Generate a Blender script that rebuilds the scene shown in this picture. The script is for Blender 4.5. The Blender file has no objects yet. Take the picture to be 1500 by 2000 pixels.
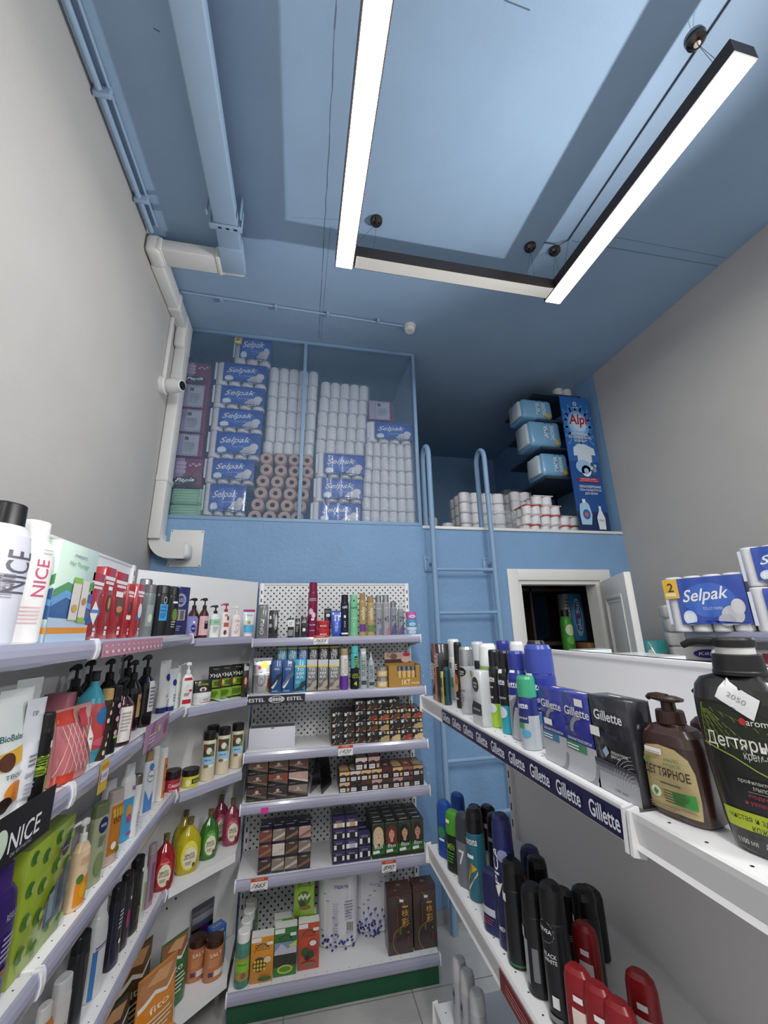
import bpy, bmesh, math, random
from mathutils import Vector, Matrix
random.seed(7)
SC = bpy.context.scene
COL = SC.collection
# ---------------------------------------------------------------- camera, world, lights
CR = ((0.97916316, 0.03641464, 0.19978357), (-0.2020856, 0.27172403, 0.94091841), (-0.02002279, -0.96168603, 0.27342104))
CF, CH = 783.1, 1.687
cam = bpy.data.cameras.new('camera'); camo = bpy.data.objects.new('camera', cam); COL.objects.link(camo)
cam.sensor_fit = 'HORIZONTAL'; cam.sensor_width = 36; cam.lens = 36 * CF / 1500; cam.clip_start = .02
camo.matrix_world = Matrix([[r[0], -r[1], -r[2], 0] for r in CR] + [[0, 0, 0, 1]])
camo.location = (0, 0, CH)
SC.camera = camo
SC.view_settings.view_transform = 'Standard'; SC.view_settings.look = 'None'
SC.view_settings.gamma = 1; SC.view_settings.use_curve_mapping = False
SC.view_settings.exposure = 0.33
SC.cycles.max_bounces = 6; SC.cycles.diffuse_bounces = 3; SC.cycles.transparent_max_bounces = 12
SC.cycles.use_denoising = True
w_ = bpy.data.worlds.new('shop_ambient'); SC.world = w_; w_.use_nodes = True
w_.node_tree.nodes['Background'].inputs[0].default_value = (.93, .96, 1, 1)
w_.node_tree.nodes['Background'].inputs[1].default_value = .33
def lamp(name, loc, tgt, size, sy, power, kind='AREA', col=(1, .98, .95)):
    l = bpy.data.lights.new(name, kind); o = bpy.data.objects.new(name, l); COL.objects.link(o)
    l.energy = power; l.color = col; o.location = loc
    if kind == 'AREA': l.shape = 'RECTANGLE'; l.size = size; l.size_y = sy
    else: l.shadow_soft_size = size
    if kind == 'SPOT': l.spot_size = sy; l.spot_blend = .9
    d = Vector(tgt) - Vector(loc); o.rotation_euler = d.to_track_quat('-Z', 'Y').to_euler()
    return o
# unseen fill lamps added behind the viewer to brighten the shelf goods, and the upward wash from the opening at the right
lamp('added_fill_lamp', (-.1, -1.3, 3.55), (-.1, -.6, 0), .1, 1.6, 42)
lamp('added_fill_lamp', (1.5, -1.3, 3.55), (1.2, -.4, 0), .1, 1.6, 42)
lamp('uplighter', (2.58, 1.12, 2.4), (-.6, .6, 3.7), .03, 1.62, 185, 'SPOT', (1, .98, .96))

# ---------------------------------------------------------------- helpers
def ray(px, py):
    v = (px - 750, py - 1000, CF)
    return Vector([sum(r[i] * v[i] for i in range(3)) for r in CR])
CP = Vector((0, 0, CH))
def hitp(px, py, p0, n):
    d = ray(px, py); n = Vector(n); return CP + d * ((Vector(p0) - CP).dot(n) / d.dot(n))
def hx(px, py, x): return hitp(px, py, (x, 0, 0), (1, 0, 0))
def hy(px, py, y): return hitp(px, py, (0, y, 0), (0, 1, 0))
def hz(px, py, z): return hitp(px, py, (0, 0, z), (0, 0, 1))
def lin(c):
    c = c / 255
    return c / 12.92 if c <= .04045 else ((c + .055) / 1.055) ** 2.4
MC = {}
def M(hexc, rough=.45, kind=''):
    """procedural material by colour: paper / plastic, 'm' metal, 'e' light, 'g' clear liquid, 'f' film, 'c' coated"""
    k = (hexc, rough, kind)
    if k in MC: return MC[k]
    m = bpy.data.materials.new('mat_' + hexc + kind); m.use_nodes = True; nt = m.node_tree
    b = nt.nodes['Principled BSDF']
    col = [lin(int(hexc[i:i + 2], 16)) for i in (0, 2, 4)] + [1]
    b.inputs['Base Color'].default_value = col; b.inputs['Roughness'].default_value = rough
    if kind == 'm': b.inputs['Metallic'].default_value = .9
    if kind == 'c': b.inputs['Coat Weight'].default_value = .6; b.inputs['Coat Roughness'].default_value = .08
    if kind == 'g': b.inputs['Transmission Weight'].default_value = .35; b.inputs['Coat Weight'].default_value = .5
    if kind == 'e':
        b.inputs['Emission Color'].default_value = (1, .965, .93, 1); b.inputs['Emission Strength'].default_value = rough
        b.inputs['Roughness'].default_value = .5
    if kind == 'f':
        t = nt.nodes.new('ShaderNodeBsdfTransparent'); mx = nt.nodes.new('ShaderNodeMixShader')
        out = nt.nodes['Material Output']; mx.inputs[0].default_value = .14
        nt.links.new(t.outputs[0], mx.inputs[1]); nt.links.new(b.outputs[0], mx.inputs[2]); nt.links.new(mx.outputs[0], out.inputs[0])
    if kind == '' or kind == 'w':
        n = nt.nodes.new('ShaderNodeTexNoise'); n.inputs['Scale'].default_value = 60
        r = nt.nodes.new('ShaderNodeMapRange'); r.inputs['To Min'].default_value = max(0, rough - .06); r.inputs['To Max'].default_value = rough + .06
        nt.links.new(n.outputs[0], r.inputs[0]); nt.links.new(r.outputs[0], b.inputs['Roughness'])
    MC[k] = m
    return m
def plaster(name, hexc, rough, scales, strength, var=.06, dist=.004):
    m = bpy.data.materials.new(name); m.use_nodes = True; nt = m.node_tree; N = nt.nodes; L = nt.links
    b = N['Principled BSDF']; b.inputs['Roughness'].default_value = rough
    tc = N.new('ShaderNodeTexCoord'); prev = None
    for i, (sc, st, det) in enumerate(scales):
        n = N.new('ShaderNodeTexNoise'); n.inputs['Scale'].default_value = sc; n.inputs['Detail'].default_value = det
        L.new(tc.outputs['Object'], n.inputs['Vector'])
        bp = N.new('ShaderNodeBump'); bp.inputs['Strength'].default_value = st * strength; bp.inputs['Distance'].default_value = dist
        L.new(n.outputs[0], bp.inputs['Height'])
        if prev: L.new(prev.outputs[0], bp.inputs['Normal'])
        prev = bp
    L.new(prev.outputs[0], b.inputs['Normal'])
    n = N.new('ShaderNodeTexNoise'); n.inputs['Scale'].default_value = 3.2; n.inputs['Detail'].default_value = 5; L.new(tc.outputs['Object'], n.inputs['Vector'])
    cr = N.new('ShaderNodeValToRGB'); c = [lin(int(hexc[i:i + 2], 16)) for i in (0, 2, 4)]
    cr.color_ramp.elements[0].position = .3; cr.color_ramp.elements[1].position = .7
    cr.color_ramp.elements[0].color = [x * (1 - var) for x in c] + [1]; cr.color_ramp.elements[1].color = [min(1, x * (1 + var)) for x in c] + [1]
    L.new(n.outputs[0], cr.inputs[0]); L.new(cr.outputs[0], b.inputs['Base Color'])
    return m
def pegboard():
    m = bpy.data.materials.new('pegboard'); m.use_nodes = True; nt = m.node_tree; N = nt.nodes; L = nt.links
    b = N['Principled BSDF']; b.inputs['Roughness'].default_value = .4
    tc = N.new('ShaderNodeTexCoord'); sx = N.new('ShaderNodeSeparateXYZ'); L.new(tc.outputs['Object'], sx.inputs[0])
    def math_(op, a, bb=0, c=None):
        n = N.new('ShaderNodeMath'); n.operation = op
        for i, v in enumerate((a, bb)):
            if isinstance(v, (int, float)): n.inputs[i].default_value = v
            else: L.new(v, n.inputs[i])
        return n.outputs[0]
    P = .0265
    def cell(ox, oz):
        fx = math_('SUBTRACT', math_('FRACT', math_('DIVIDE', math_('ADD', sx.outputs[0], ox + 10 * P), P)), .5)
        fz = math_('SUBTRACT', math_('FRACT', math_('DIVIDE', math_('ADD', sx.outputs[2], oz + 10 * P), P * 1.0)), .5)
        return math_('LESS_THAN', math_('ADD', math_('MULTIPLY', fx, fx), math_('MULTIPLY', fz, fz)), .021)
    P = .037
    s = math_('ADD', cell(0, 0), cell(P / 2, P / 2))
    mx = N.new('ShaderNodeMix'); mx.data_type = 'RGBA'; L.new(s, mx.inputs[0])
    mx.inputs[6].default_value = (.78, .79, .8, 1); mx.inputs[7].default_value = (.02, .02, .022, 1)
    L.new(mx.outputs[2], b.inputs['Base Color'])
    return m
PEG = pegboard()

TXT = {}
def text2d(s, bold=0):
    k = (s, bold)
    if k in TXT: return TXT[k]
    c = bpy.data.curves.new('t', 'FONT'); c.body = s; c.resolution_u = 3; c.offset = max(.004, bold * .4)
    o = bpy.data.objects.new('t', c); COL.objects.link(o)
    dg = bpy.context.evaluated_depsgraph_get(); me = bpy.data.meshes.new_from_object(o.evaluated_get(dg))
    vs = [(v.co.x, v.co.y) for v in me.vertices]; fs = [tuple(p.vertices) for p in me.polygons]
    bpy.data.objects.remove(o); bpy.data.curves.remove(c); bpy.data.meshes.remove(me)
    x0 = min(v[0] for v in vs); x1 = max(v[0] for v in vs); y0 = min(v[1] for v in vs); y1 = max(v[1] for v in vs)
    vs = [((x - x0) / (x1 - x0) - .5, (y - y0) / (y1 - y0) - .5) for x, y in vs]
    TXT[k] = (vs, fs); return TXT[k]
# 2-D print elements: x in -.5..+.5 of the width, z in 0..1 of the height
def R_(x0, z0, x1, z1, c): return ('p', [(x0, z0), (x1, z0), (x1, z1), (x0, z1)], c)
def P_(pts, c): return ('p', pts, c)
def E_(cx, cz, rx, rz, c, n=20): return ('p', [(cx + rx * math.cos(6.2832 * i / n), cz + rz * math.sin(6.2832 * i / n)) for i in range(n)], c)
def T_(s, cx, cz, w, h, c, rot=0, bold=0, sk=0): return ('t', s, cx, cz, w, h, c, rot, bold, sk)
def lines(x0, x1, z0, z1, n, c, seed=0):
    r = random.Random(seed); o = []
    for i in range(n):
        z = z0 + (z1 - z0) * (i + .5) / n; hh = (z1 - z0) / n * .22; e = x1 - (x1 - x0) * r.random() * .35
        o.append(R_(x0, z - hh, e, z + hh, c))
    return o
def ring_(cx, cz, rx, rz, t, c, n=28, a0=0, a1=6.2832):
    o = []
    for i in range(n):
        a = a0 + (a1 - a0) * i / n; b = a0 + (a1 - a0) * (i + 1) / n
        o.append(('p', [(cx + rx * math.cos(a), cz + rz * math.sin(a)), (cx + rx * math.cos(b), cz + rz * math.sin(b)),
                        (cx + rx * (1 - t) * math.cos(b), cz + rz * (1 - t) * math.sin(b)), (cx + rx * (1 - t) * math.cos(a), cz + rz * (1 - t) * math.sin(a))], c, 'same'))
    return o
class MB:
    def __init__(s): s.v = []; s.f = []; s.m = []; s.mats = []; s.sm = []
    def mi(s, m):
        if isinstance(m, str): m = M(m)
        if m not in s.mats: s.mats.append(m)
        return s.mats.index(m)
    def add(s, vs, fs, m, smooth=False):
        b = len(s.v); s.v += [tuple(v) for v in vs]; i = s.mi(m)
        for f in fs: s.f.append(tuple(b + k for k in f)); s.m.append(i); s.sm.append(smooth)
    def box(s, a, b, m, mt=None):
        (x0, y0, z0), (x1, y1, z1) = a, b
        vs = [(x0, y0, z0), (x1, y0, z0), (x1, y1, z0), (x0, y1, z0), (x0, y0, z1), (x1, y0, z1), (x1, y1, z1), (x0, y1, z1)]
        if mt: vs = [mt @ Vector(v) for v in vs]
        s.add(vs, [(0, 3, 2, 1), (4, 5, 6, 7), (0, 1, 5, 4), (1, 2, 6, 5), (2, 3, 7, 6), (3, 0, 4, 7)], m)
    def rbox(s, a, b, m, r=.004, mt=None, seg=2):
        """box with rounded edges"""
        bm = bmesh.new(); bmesh.ops.create_cube(bm, size=1)
        for v in bm.verts: v.co = Vector([(a[i] + b[i]) / 2 + v.co[i] * (b[i] - a[i]) for i in range(3)])
        bmesh.ops.bevel(bm, geom=list(bm.edges), offset=r, segments=seg, profile=.5, affect='EDGES')
        vs = [mt @ v.co if mt else v.co.copy() for v in bm.verts]; bm.verts.index_update()
        s.add(vs, [[v.index for v in f.verts] for f in bm.faces], m, True); bm.free()
    def prism(s, poly, z0, z1, m, ax='z'):
        n = len(poly)
        def P(p, t): return (p[0], p[1], t) if ax == 'z' else ((t, p[0], p[1]) if ax == 'x' else (p[0], t, p[1]))
        s.add([P(p, z0) for p in poly] + [P(p, z1) for p in poly],
              [tuple(range(n - 1, -1, -1)), tuple(range(n, 2 * n))] + [(i, (i + 1) % n, n + (i + 1) % n, n + i) for i in range(n)], m)
    def loft(s, prof, m, n=2, seg=28, c=(0, 0), cap0=True, cap1=True, zones=None, scal=0):
        """prof: (z, rx, ry) rings of a superellipse; zones: [(z_top, material)]"""
        rings = []
        for z, rx, ry in prof:
            rg = []
            for i in range(seg):
                a = 6.28318 * i / seg; ca, sa = math.cos(a), math.sin(a)
                k = 1 + (scal * math.cos(scal_n * a) if scal else 0)
                rg.append((c[0] + rx * k * math.copysign(abs(ca) ** (2 / n), ca), c[1] + ry * k * math.copysign(abs(sa) ** (2 / n), sa), z))
            rings.append(rg)
        for j in range(len(rings) - 1):
            mm = m
            if zones:
                zc = (prof[j][0] + prof[j + 1][0]) / 2
                for zt, zm in zones:
                    if zc <= zt: mm = zm; break
            s.add(rings[j] + rings[j + 1], [(i, (i + 1) % seg, seg + (i + 1) % seg, seg + i) for i in range(seg)], mm, True)
        if cap0: s.add(rings[0], [tuple(range(seg - 1, -1, -1))], zones[0][1] if zones else m)
        if cap1: s.add(rings[-1], [tuple(range(seg))], m)
    def tube(s, pts, r, m, seg=10, close=False):
        pts = [Vector(p) for p in pts]; rings = []; up = None
        for i, p in enumerate(pts):
            d = (pts[min(i + 1, len(pts) - 1)] - pts[max(i - 1, 0)]).normalized()
            if up is None: up = d.orthogonal().normalized()
            up = (up - d * up.dot(d)).normalized(); q = d.cross(up)
            rr = r[i] if isinstance(r, (list, tuple)) else r
            rings.append([p + up * rr * math.cos(6.2832 * k / seg) + q * rr * math.sin(6.2832 * k / seg) for k in range(seg)])
        vs = [v for rg in rings for v in rg]
        fs = [(j * seg + k, j * seg + (k + 1) % seg, (j + 1) * seg + (k + 1) % seg, (j + 1) * seg + k) for j in range(len(rings) - 1) for k in range(seg)]
        s.add(vs, fs, m, True); s.add(rings[0], [tuple(range(seg - 1, -1, -1))], m); s.add(rings[-1], [tuple(range(seg))], m)
    def bar(s, a, b, w, h, m, up=(0, 0, 1)):
        a, b = Vector(a), Vector(b); d = (b - a).normalized(); u = Vector(up)
        q = d.cross(u).normalized(); u = q.cross(d).normalized()
        vs = [p + q * (w / 2) * sx + u * (h / 2) * sz for p in (a, b) for sx, sz in ((-1, -1), (1, -1), (1, 1), (-1, 1))]
        s.add(vs, [(0, 1, 2, 3), (7, 6, 5, 4), (0, 4, 5, 1), (1, 5, 6, 2), (2, 6, 7, 3), (3, 7, 4, 0)], m)
    def prints(s, el, W, H, fn, cx=None, cz=None, rough=.4, eps=.00028, z0=0, kind=''):
        """el: list of print elements; fn(x, z, off) -> 3-D point on the surface"""
        lay = 0
        for e in el:
            if not (len(e) > 3 and e[-1] == 'same'): lay += 1
            if e[0] == 'p': vs = [(p[0] * W, p[1] * H) for p in e[1]]; fs = [tuple(range(len(vs)))]; c = e[2]
            else:
                _, t, tx, tz, w, h, c, rot, bold, sk = e
                v0, fs = text2d(t, bold); ca, sa = math.cos(math.radians(rot)), math.sin(math.radians(rot)); vs = []
                ww, hh = (w * W, h * H) if rot % 180 == 0 else (h * H, w * W)
                if rot % 90: ww, hh = w * W, h * H
                for x, y in v0:
                    x, y = (x + y * sk) * ww, y * hh
                    vs.append((tx * W + x * ca - y * sa, tz * H + x * sa + y * ca))
            mat = M(c, rough, kind) if isinstance(c, str) else c
            if cx or cz:
                bm = bmesh.new(); bv = [bm.verts.new((x, 0, z)) for x, z in vs]
                for f in fs:
                    try: bm.faces.new([bv[k] for k in f])
                    except ValueError: pass
                bmesh.ops.triangulate(bm, faces=bm.faces[:])
                for cuts, no in ((cx, (1, 0, 0)), (cz, (0, 0, 1))):
                    k = 0 if no[0] else 1
                    lo = min(v[k] for v in vs); hi = max(v[k] for v in vs)
                    for q in cuts or ():
                        if lo + 1e-5 < q < hi - 1e-5:
                            bmesh.ops.bisect_plane(bm, geom=bm.verts[:] + bm.edges[:] + bm.faces[:], plane_co=(q * no[0], 0, q * no[2]), plane_no=no)
                bm.verts.index_update()
                vs = [(v.co.x, v.co.z) for v in bm.verts]; fs = [[v.index for v in f.verts] for f in bm.faces]; bm.free()
            s.add([fn(x, z, eps * (lay + .6)) for x, z in vs], fs, mat, bool(cx))
    def build(s, name, parent=None, loc=None, rz=0, smooth_ang=None):
        me = bpy.data.meshes.new(name); me.from_pydata(s.v, [], s.f)
        for m in s.mats: me.materials.append(m)
        me.polygons.foreach_set('material_index', s.m); me.polygons.foreach_set('use_smooth', s.sm); me.update()
        o = bpy.data.objects.new(name, me); COL.objects.link(o)
        if parent: o.parent = parent
        if loc is not None: o.location = loc
        o.rotation_euler.z = rz
        return o
scal_n = 20
USED = set()
def tag(o, label, cat, group=None, kind=None):
    label = ' '.join(label.split())
    if label in USED and not group: print('DUPLABEL', label)
    USED.add(label); nwords = len(label.split())
    if nwords > 16 or nwords < 4: print('LEN', nwords, label)
    o['label'] = label; o['category'] = cat
    if group: o['group'] = group
    if kind: o['kind'] = kind
    return o
def thing(name, loc, rz, label, cat, group=None):
    o = bpy.data.objects.new(name, None); COL.objects.link(o); o.location = loc; o.rotation_euler.z = rz; o.empty_display_size = .02
    return tag(o, label, cat, group)
def struct(mb, name):
    o = mb.build(name); o['kind'] = 'structure'; return o
def copy_tree(o, parent=None):
    c = o.copy(); COL.objects.link(c)
    if parent: c.parent = parent
    for ch in list(o.children): copy_tree(ch, c)
    return c
ORD = ['first', 'second', 'third', 'fourth', 'fifth', 'sixth', 'seventh', 'eighth', 'ninth', 'tenth']
# ---------------------------------------------------------------- the room
XL, XR, YB, ZC, ZP = -.937, 2.63, 2.80, 3.924, 2.40
BLUE = plaster('blue_wall_plaster', '7ca2c9', .55, [(9, .5, 2), (38, 1.0, 4), (120, .4, 3)], .75, .05, .006)
CEIL = plaster('blue_ceiling_paint', '94afcb', .6, [(14, .3, 2), (90, .3, 3)], .35, .04)
GREY = plaster('grey_wall_plaster', 'b4b2af', .7, [(6, .5, 2), (70, .8, 5)], .45, .03)
def tiles():
    m = bpy.data.materials.new('floor_tiles'); m.use_nodes = True; nt = m.node_tree; N = nt.nodes; L = nt.links; b = N['Principled BSDF']
    tc = N.new('ShaderNodeTexCoord'); br = N.new('ShaderNodeTexBrick'); br.offset = 0; br.inputs['Scale'].default_value = 1
    br.inputs['Brick Width'].default_value = .6; br.inputs['Row Height'].default_value = .6; br.inputs['Mortar Size'].default_value = .003
    n = N.new('ShaderNodeTexNoise'); n.inputs['Scale'].default_value = 2.5; n.inputs['Detail'].default_value = 8; n.inputs['Distortion'].default_value = 1.5
    cr = N.new('ShaderNodeValToRGB'); cr.color_ramp.elements[0].position = .35; cr.color_ramp.elements[1].position = .6
    cr.color_ramp.elements[0].color = (.42, .41, .4, 1); cr.color_ramp.elements[1].color = (.56, .55, .53, 1)
    L.new(tc.outputs['Object'], n.inputs['Vector']); L.new(n.outputs[0], cr.inputs[0]); L.new(tc.outputs['Object'], br.inputs['Vector'])
    L.new(cr.outputs[0], br.inputs['Color1']); L.new(cr.outputs[0], br.inputs['Color2']); br.inputs['Mortar'].default_value = (.2, .2, .2, 1)
    L.new(br.outputs[0], b.inputs['Base Color']); b.inputs['Roughness'].default_value = .3
    return m
a = MB(); a.box((XL - .1, -2.6, -.1), (5.5, 4.95, 0), tiles()); struct(a, 'floor')
a = MB(); a.box((XL - .1, -2.6, ZC), (5.5, 4.95, ZC + .1), CEIL)
struct(a, 'ceiling')
a = MB(); a.box((XL - .1, -2.6, 0), (XL, YB, ZC), GREY); struct(a, 'wall_left')
a = MB(); a.box((XL - .1, YB, 0), (XL, 4.95, ZC), BLUE); struct(a, 'wall_left')
a = MB(); a.box((XR, 1.28, 0), (XR + .1, YB, ZC), GREY); struct(a, 'wall_right')
a = MB(); a.box((XR, YB, 0), (XR + .1, 4.95, ZC), BLUE); struct(a, 'wall_right')
DX0, DX1, DZ = 1.617, 2.325, 2.0
a = MB(); a.box((XL, YB, 0), (DX0, YB + .12, ZP), BLUE); a.box((DX1, YB, 0), (XR, YB + .12, ZP), BLUE); a.box((DX0, YB, DZ), (DX1, YB + .12, ZP), BLUE)
struct(a, 'wall_back')
a = MB(); a.box((XL, 4.85, 0), (XR, 4.95, ZC), BLUE); struct(a, 'wall_back')
a = MB(); a.box((XL, YB + .12, ZP - .15), (XR, 4.85, ZP), '8f8f8f'); struct(a, 'floor')
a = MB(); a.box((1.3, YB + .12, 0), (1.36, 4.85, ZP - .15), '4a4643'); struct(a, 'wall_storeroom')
a = MB(); a.rbox((.885, YB - .012, ZP - .018), (2.622, YB + .03, ZP + .004), M('e4e4e2', .35), .002); struct(a, 'trim_1')
a = MB(); a.box((-.2, YB - .012, 0), (DX0 - .085, YB, .07), '9a9b9c'); struct(a, 'baseboard_back')
# joints of the ceiling boards
a = MB()
def crack(x0, y0, x1, y1, w, amp, n=40):
    pts = []
    for i in range(n + 1):
        t = i / n; pts.append((x0 + (x1 - x0) * t + random.uniform(-amp, amp), y0 + (y1 - y0) * t))
    for p, q in zip(pts, pts[1:]): a.bar((p[0], p[1], ZC - .0006), (q[0], q[1], ZC - .0006), w * random.uniform(.4, 1.3), .001, M('5b7186', .8))
crack(.05, .4, .08, 2.78, .003, .003); crack(.10, 1.8, .095, 2.78, .0015, .001)
a.bar((1.55, 1.62, ZC - .0006), (2.62, 1.60, ZC - .0006), .006, .001, M('6d8aac', .8)); a.bar((1.6, 1.55, ZC - .0006), (2.62, 1.54, ZC - .0006), .003, .001, M('6d8aac', .8))
for p in ((985, 0, 1035, 20), (345, 35, 352, 42), (300, 55, 312, 62), (226, 200, 228, 212)):
    q0 = hz(p[0], p[1], ZC); q1 = hz(p[2], p[3], ZC); a.bar((q0.x, q0.y, ZC - .0006), (q1.x, q1.y, ZC - .0006), .004, .001, M('55697e', .8))
o = a.build('ceiling_joints'); o.name = 'trim_2'; o['kind'] = 'structure'
# ---------------------------------------------------------------- door
WHT = M('e6e5e1', .4)
a = MB()
a.rbox((DX0 - .085, YB - .018, 0), (DX0, YB, DZ + .085), WHT, .003); a.rbox((DX0, YB - .018, DZ), (DX1 + .1, YB, DZ + .085), WHT, .003)
a.rbox((DX1, YB - .018, 0), (DX1 + .1, YB, DZ), WHT, .003)
a.box((DX0, YB, 0), (DX0 + .03, YB + .12, DZ), WHT); a.box((DX1 - .03, YB, 0), (DX1, YB + .12, DZ), WHT); a.box((DX0 + .03, YB, DZ - .03), (DX1 - .03, YB + .12, DZ), WHT)
fr = a.build('door_1'); fr['kind'] = 'structure'
dl = bpy.data.objects.new('door_2', None); COL.objects.link(dl); dl['kind'] = 'structure'
hing = Vector((DX1 - .02, YB - .03, 0)); end = Vector((2.0, 2.19, 0)); dv = end - hing; dl.location = hing; dl.rotation_euler.z = math.atan2(dv.y, dv.x)
a = MB(); W_ = .675
a.rbox((0, 0, .01), (W_, .04, 1.985), M('dcdbd8', .4), .003)
for z0, z1 in ((.2, .95), (1.08, 1.86)):
    for k, (i, t) in enumerate(((0, .022), (.035, .012))):
        x0, x1, q0, q1 = .12 + i, W_ - .12 - i, z0 + i, z1 - i
        for s_ in (-.004 - .004 * (1 - k), .04):
            d_ = .008
            a.rbox((x0, s_, q0), (x0 + t, s_ + d_, q1), WHT, .002); a.rbox((x1 - t, s_, q0), (x1, s_ + d_, q1), WHT, .002)
            a.rbox((x0 + t, s_, q0), (x1 - t, s_ + d_, q0 + t), WHT, .002); a.rbox((x0 + t, s_, q1 - t), (x1 - t, s_ + d_, q1), WHT, .002)
a.build('door_panel', dl)
a = MB(); a.tube([(W_ - .06, -.005, 1.0), (W_ - .06, -.05, 1.0), (W_ - .17, -.055, 1.0)], .009, M('b9bbbd', .25, 'm')); a.build('door_handle', dl)
# ---------------------------------------------------------------- suspended lamps
def strip(name, x0, x1, y0, y1, lit, label, along):
    t = thing(name, ((x0 + x1) / 2, (y0 + y1) / 2, 3.64), 0, label, 'lamp', None)
    hx_, hy_ = (x1 - x0) / 2, (y1 - y0) / 2; a = MB(); blk = M('2b2422', .45); th = .006
    a.box((-hx_, -hy_, .004), (-hx_ + th, hy_, .07), blk); a.box((hx_ - th, -hy_, .004), (hx_, hy_, .07), blk)
    a.box((-hx_ + th, -hy_, .004), (hx_ - th, -hy_ + th, .07), blk); a.box((-hx_ + th, hy_ - th, .004), (hx_ - th, hy_, .07), blk)
    a.box((-hx_ + th, -hy_ + th, .064), (hx_ - th, hy_ - th, .07), blk); a.build('housing', t)
    a = MB(); a.box((-hx_ + th, -hy_ + th, .0), (hx_ - th, hy_ - th, .012), M('ffffff', LIT, 'e') if lit else M('dcdad2', .5)); o = a.build('diffuser', t)
    if not lit: o['label'] = 'unlit cream diffuser'
    return t
LIT = 19.0
strip('linear_pendant_lamp', .13, .232, -.3, 1.81, True, 'bright suspended linear lamp in a dark housing, nearest the duct', 'y')
strip('linear_pendant_lamp', 1.455, 1.565, .648, 1.825, True, 'bright suspended linear lamp in a dark housing, nearest the right wall', 'y')
strip('linear_pendant_lamp', .236, 1.452, 1.715, 1.80, False, 'switched-off linear lamp joining the two bright strips', 'x')
def rose(px, py, targets, label):
    p = hz(px, py, ZC); t = thing('ceiling_rose', (p.x, p.y, ZC), 0, label, 'lamp mount', None)
    a = MB(); a.loft([(-.034, .012, .012), (-.03, .022, .022), (-.018, .033, .033), (-.001, .036, .036)], M('57504c', .12, 'm'), seg=24); a.build('cup', t)
    for q in targets:
        a = MB(); d = Vector(q) - Vector((p.x, p.y, ZC)); a.tube([(0, 0, -.03), d], .0008, M('3a3f46', .4, 'm'), 6); a.build('wire', t)
rose(735, 430, [(.34, 1.757, 3.712), (.24, 1.70, 3.712)], 'dark chrome ceiling cup above the left end of the unlit lamp')
rose(1035, 481, [(1.30, 1.757, 3.712), (1.36, 1.757, 3.712)], 'dark chrome ceiling cup above the right end of the unlit lamp')
rose(1083, 488, [(1.48, 1.76, 3.712), (1.54, 1.76, 3.712)], 'dark chrome ceiling cup beside the far end of the right strip')
rose(1358, 76, [(1.48, .72, 3.712), (1.54, .72, 3.712)], 'shiny chrome ceiling cup beside the near end of the right strip')
a = MB(); p0 = hz(1110, 468, ZC); p1 = hz(1425, 0, ZC)
a.tube([(p1.x, p1.y - .3, ZC - .004), (p1.x, p1.y, ZC - .004), (p0.x, p0.y, ZC - .004)], .004, M('2f3b4a', .5), 6)
a.tube([(p0.x, p0.y, ZC - .004), (p0.x - .05, p0.y + .03, ZC - .02), (p0.x - .14, p0.y + .04, ZC - .006)], .003, M('2f3b4a', .5), 6)
a.tube([(p0.x, p0.y, ZC - .006), (p0.x + .0, p0.y + .06, ZC - .12), (1.51, 1.72, 3.712)], .0015, M('55504a', .5), 6)
tag(a.build('power_cable'), 'thin dark cable running along the ceiling beside the right lamp', 'cable')
# ---------------------------------------------------------------- ducting
DB = M('98b0c9', .5); DW = M('dededb', .4)
t = thing('ventilation_duct', (-.9, 2.73, 2.1), 0, 'flat white and blue-painted air duct from ceiling down the corner', 'duct')
T0 = Vector((-.9, 2.73, 2.1))
def part(a, name, parent, off=T0, lab=None):
    a.v = [tuple(Vector(v) - off) for v in a.v]; o = a.build(name, parent)
    if lab: o['label'] = lab
    return o
a = MB(); a.rbox((-.522, -.6, 3.785), (-.40, 2.0, 3.86), DB, .008); part(a, 'ceiling_run', t, lab='duct run painted ceiling blue')
a = MB(); a.rbox((-.526, 1.93, 3.781), (-.396, 2.105, 3.864), DB, .004)
a.rbox((-.5252, 2.07, 3.7816), (-.3968, 2.133, 3.8634), DW, .024, seg=4); part(a, 'elbow', t)
a = MB(); a.rbox((-.86, 2.005, 3.785), (-.50, 2.125, 3.86), DW, .006); a.rbox((-.875, 2.0, 3.78), (-.845, 2.13, 3.865), DW, .006); a.rbox((-.555, 2.0, 3.78), (-.53, 2.13, 3.865), DW, .006); part(a, 'cross_run', t)
a = MB(); a.rbox((XL + .002, 2.0, 3.765), (-.85, 2.14, 3.89), DW, .03, seg=4); part(a, 'elbow', t)
a = MB(); a.rbox((XL + .002, 2.12, 3.768), (-.866, 2.68, 3.888), DW, .006); a.rbox((XL + .002, 2.45, 3.762), (-.86, 2.49, 3.892), DW, .005); part(a, 'wall_run', t)
a = MB(); a.rbox((XL + .002, 2.63, 3.62), (-.862, 2.795, 3.892), DW, .02, seg=3); part(a, 'elbow', t)
a = MB(); a.rbox((XL + .002, 2.675, 2.24), (-.866, 2.79, 3.66), DW, .006)
for z in (3.38, 2.62): a.rbox((XL + .002, 2.67, z), (-.861, 2.795, z + .035), DW, .004)
part(a, 'downpipe', t)
a = MB()
a.prism([(XL + .002, 2.28)] + [(XL + .002 + .13 * (1 - math.cos(math.radians(g))), 2.245 - .125 * math.sin(math.radians(g))) for g in range(0, 91, 15)] +
        [(-.72, 2.12), (-.72, 2.225), (-.835, 2.225), (-.861, 2.245), (-.861, 2.28)], 2.70, 2.795, DW, 'y'); part(a, 'elbow', t)
a = MB(); a.rbox((-.81, 2.705, 2.12), (-.69, 2.797, 2.226), DW, .03, seg=5); part(a, 'outlet', t)
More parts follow.
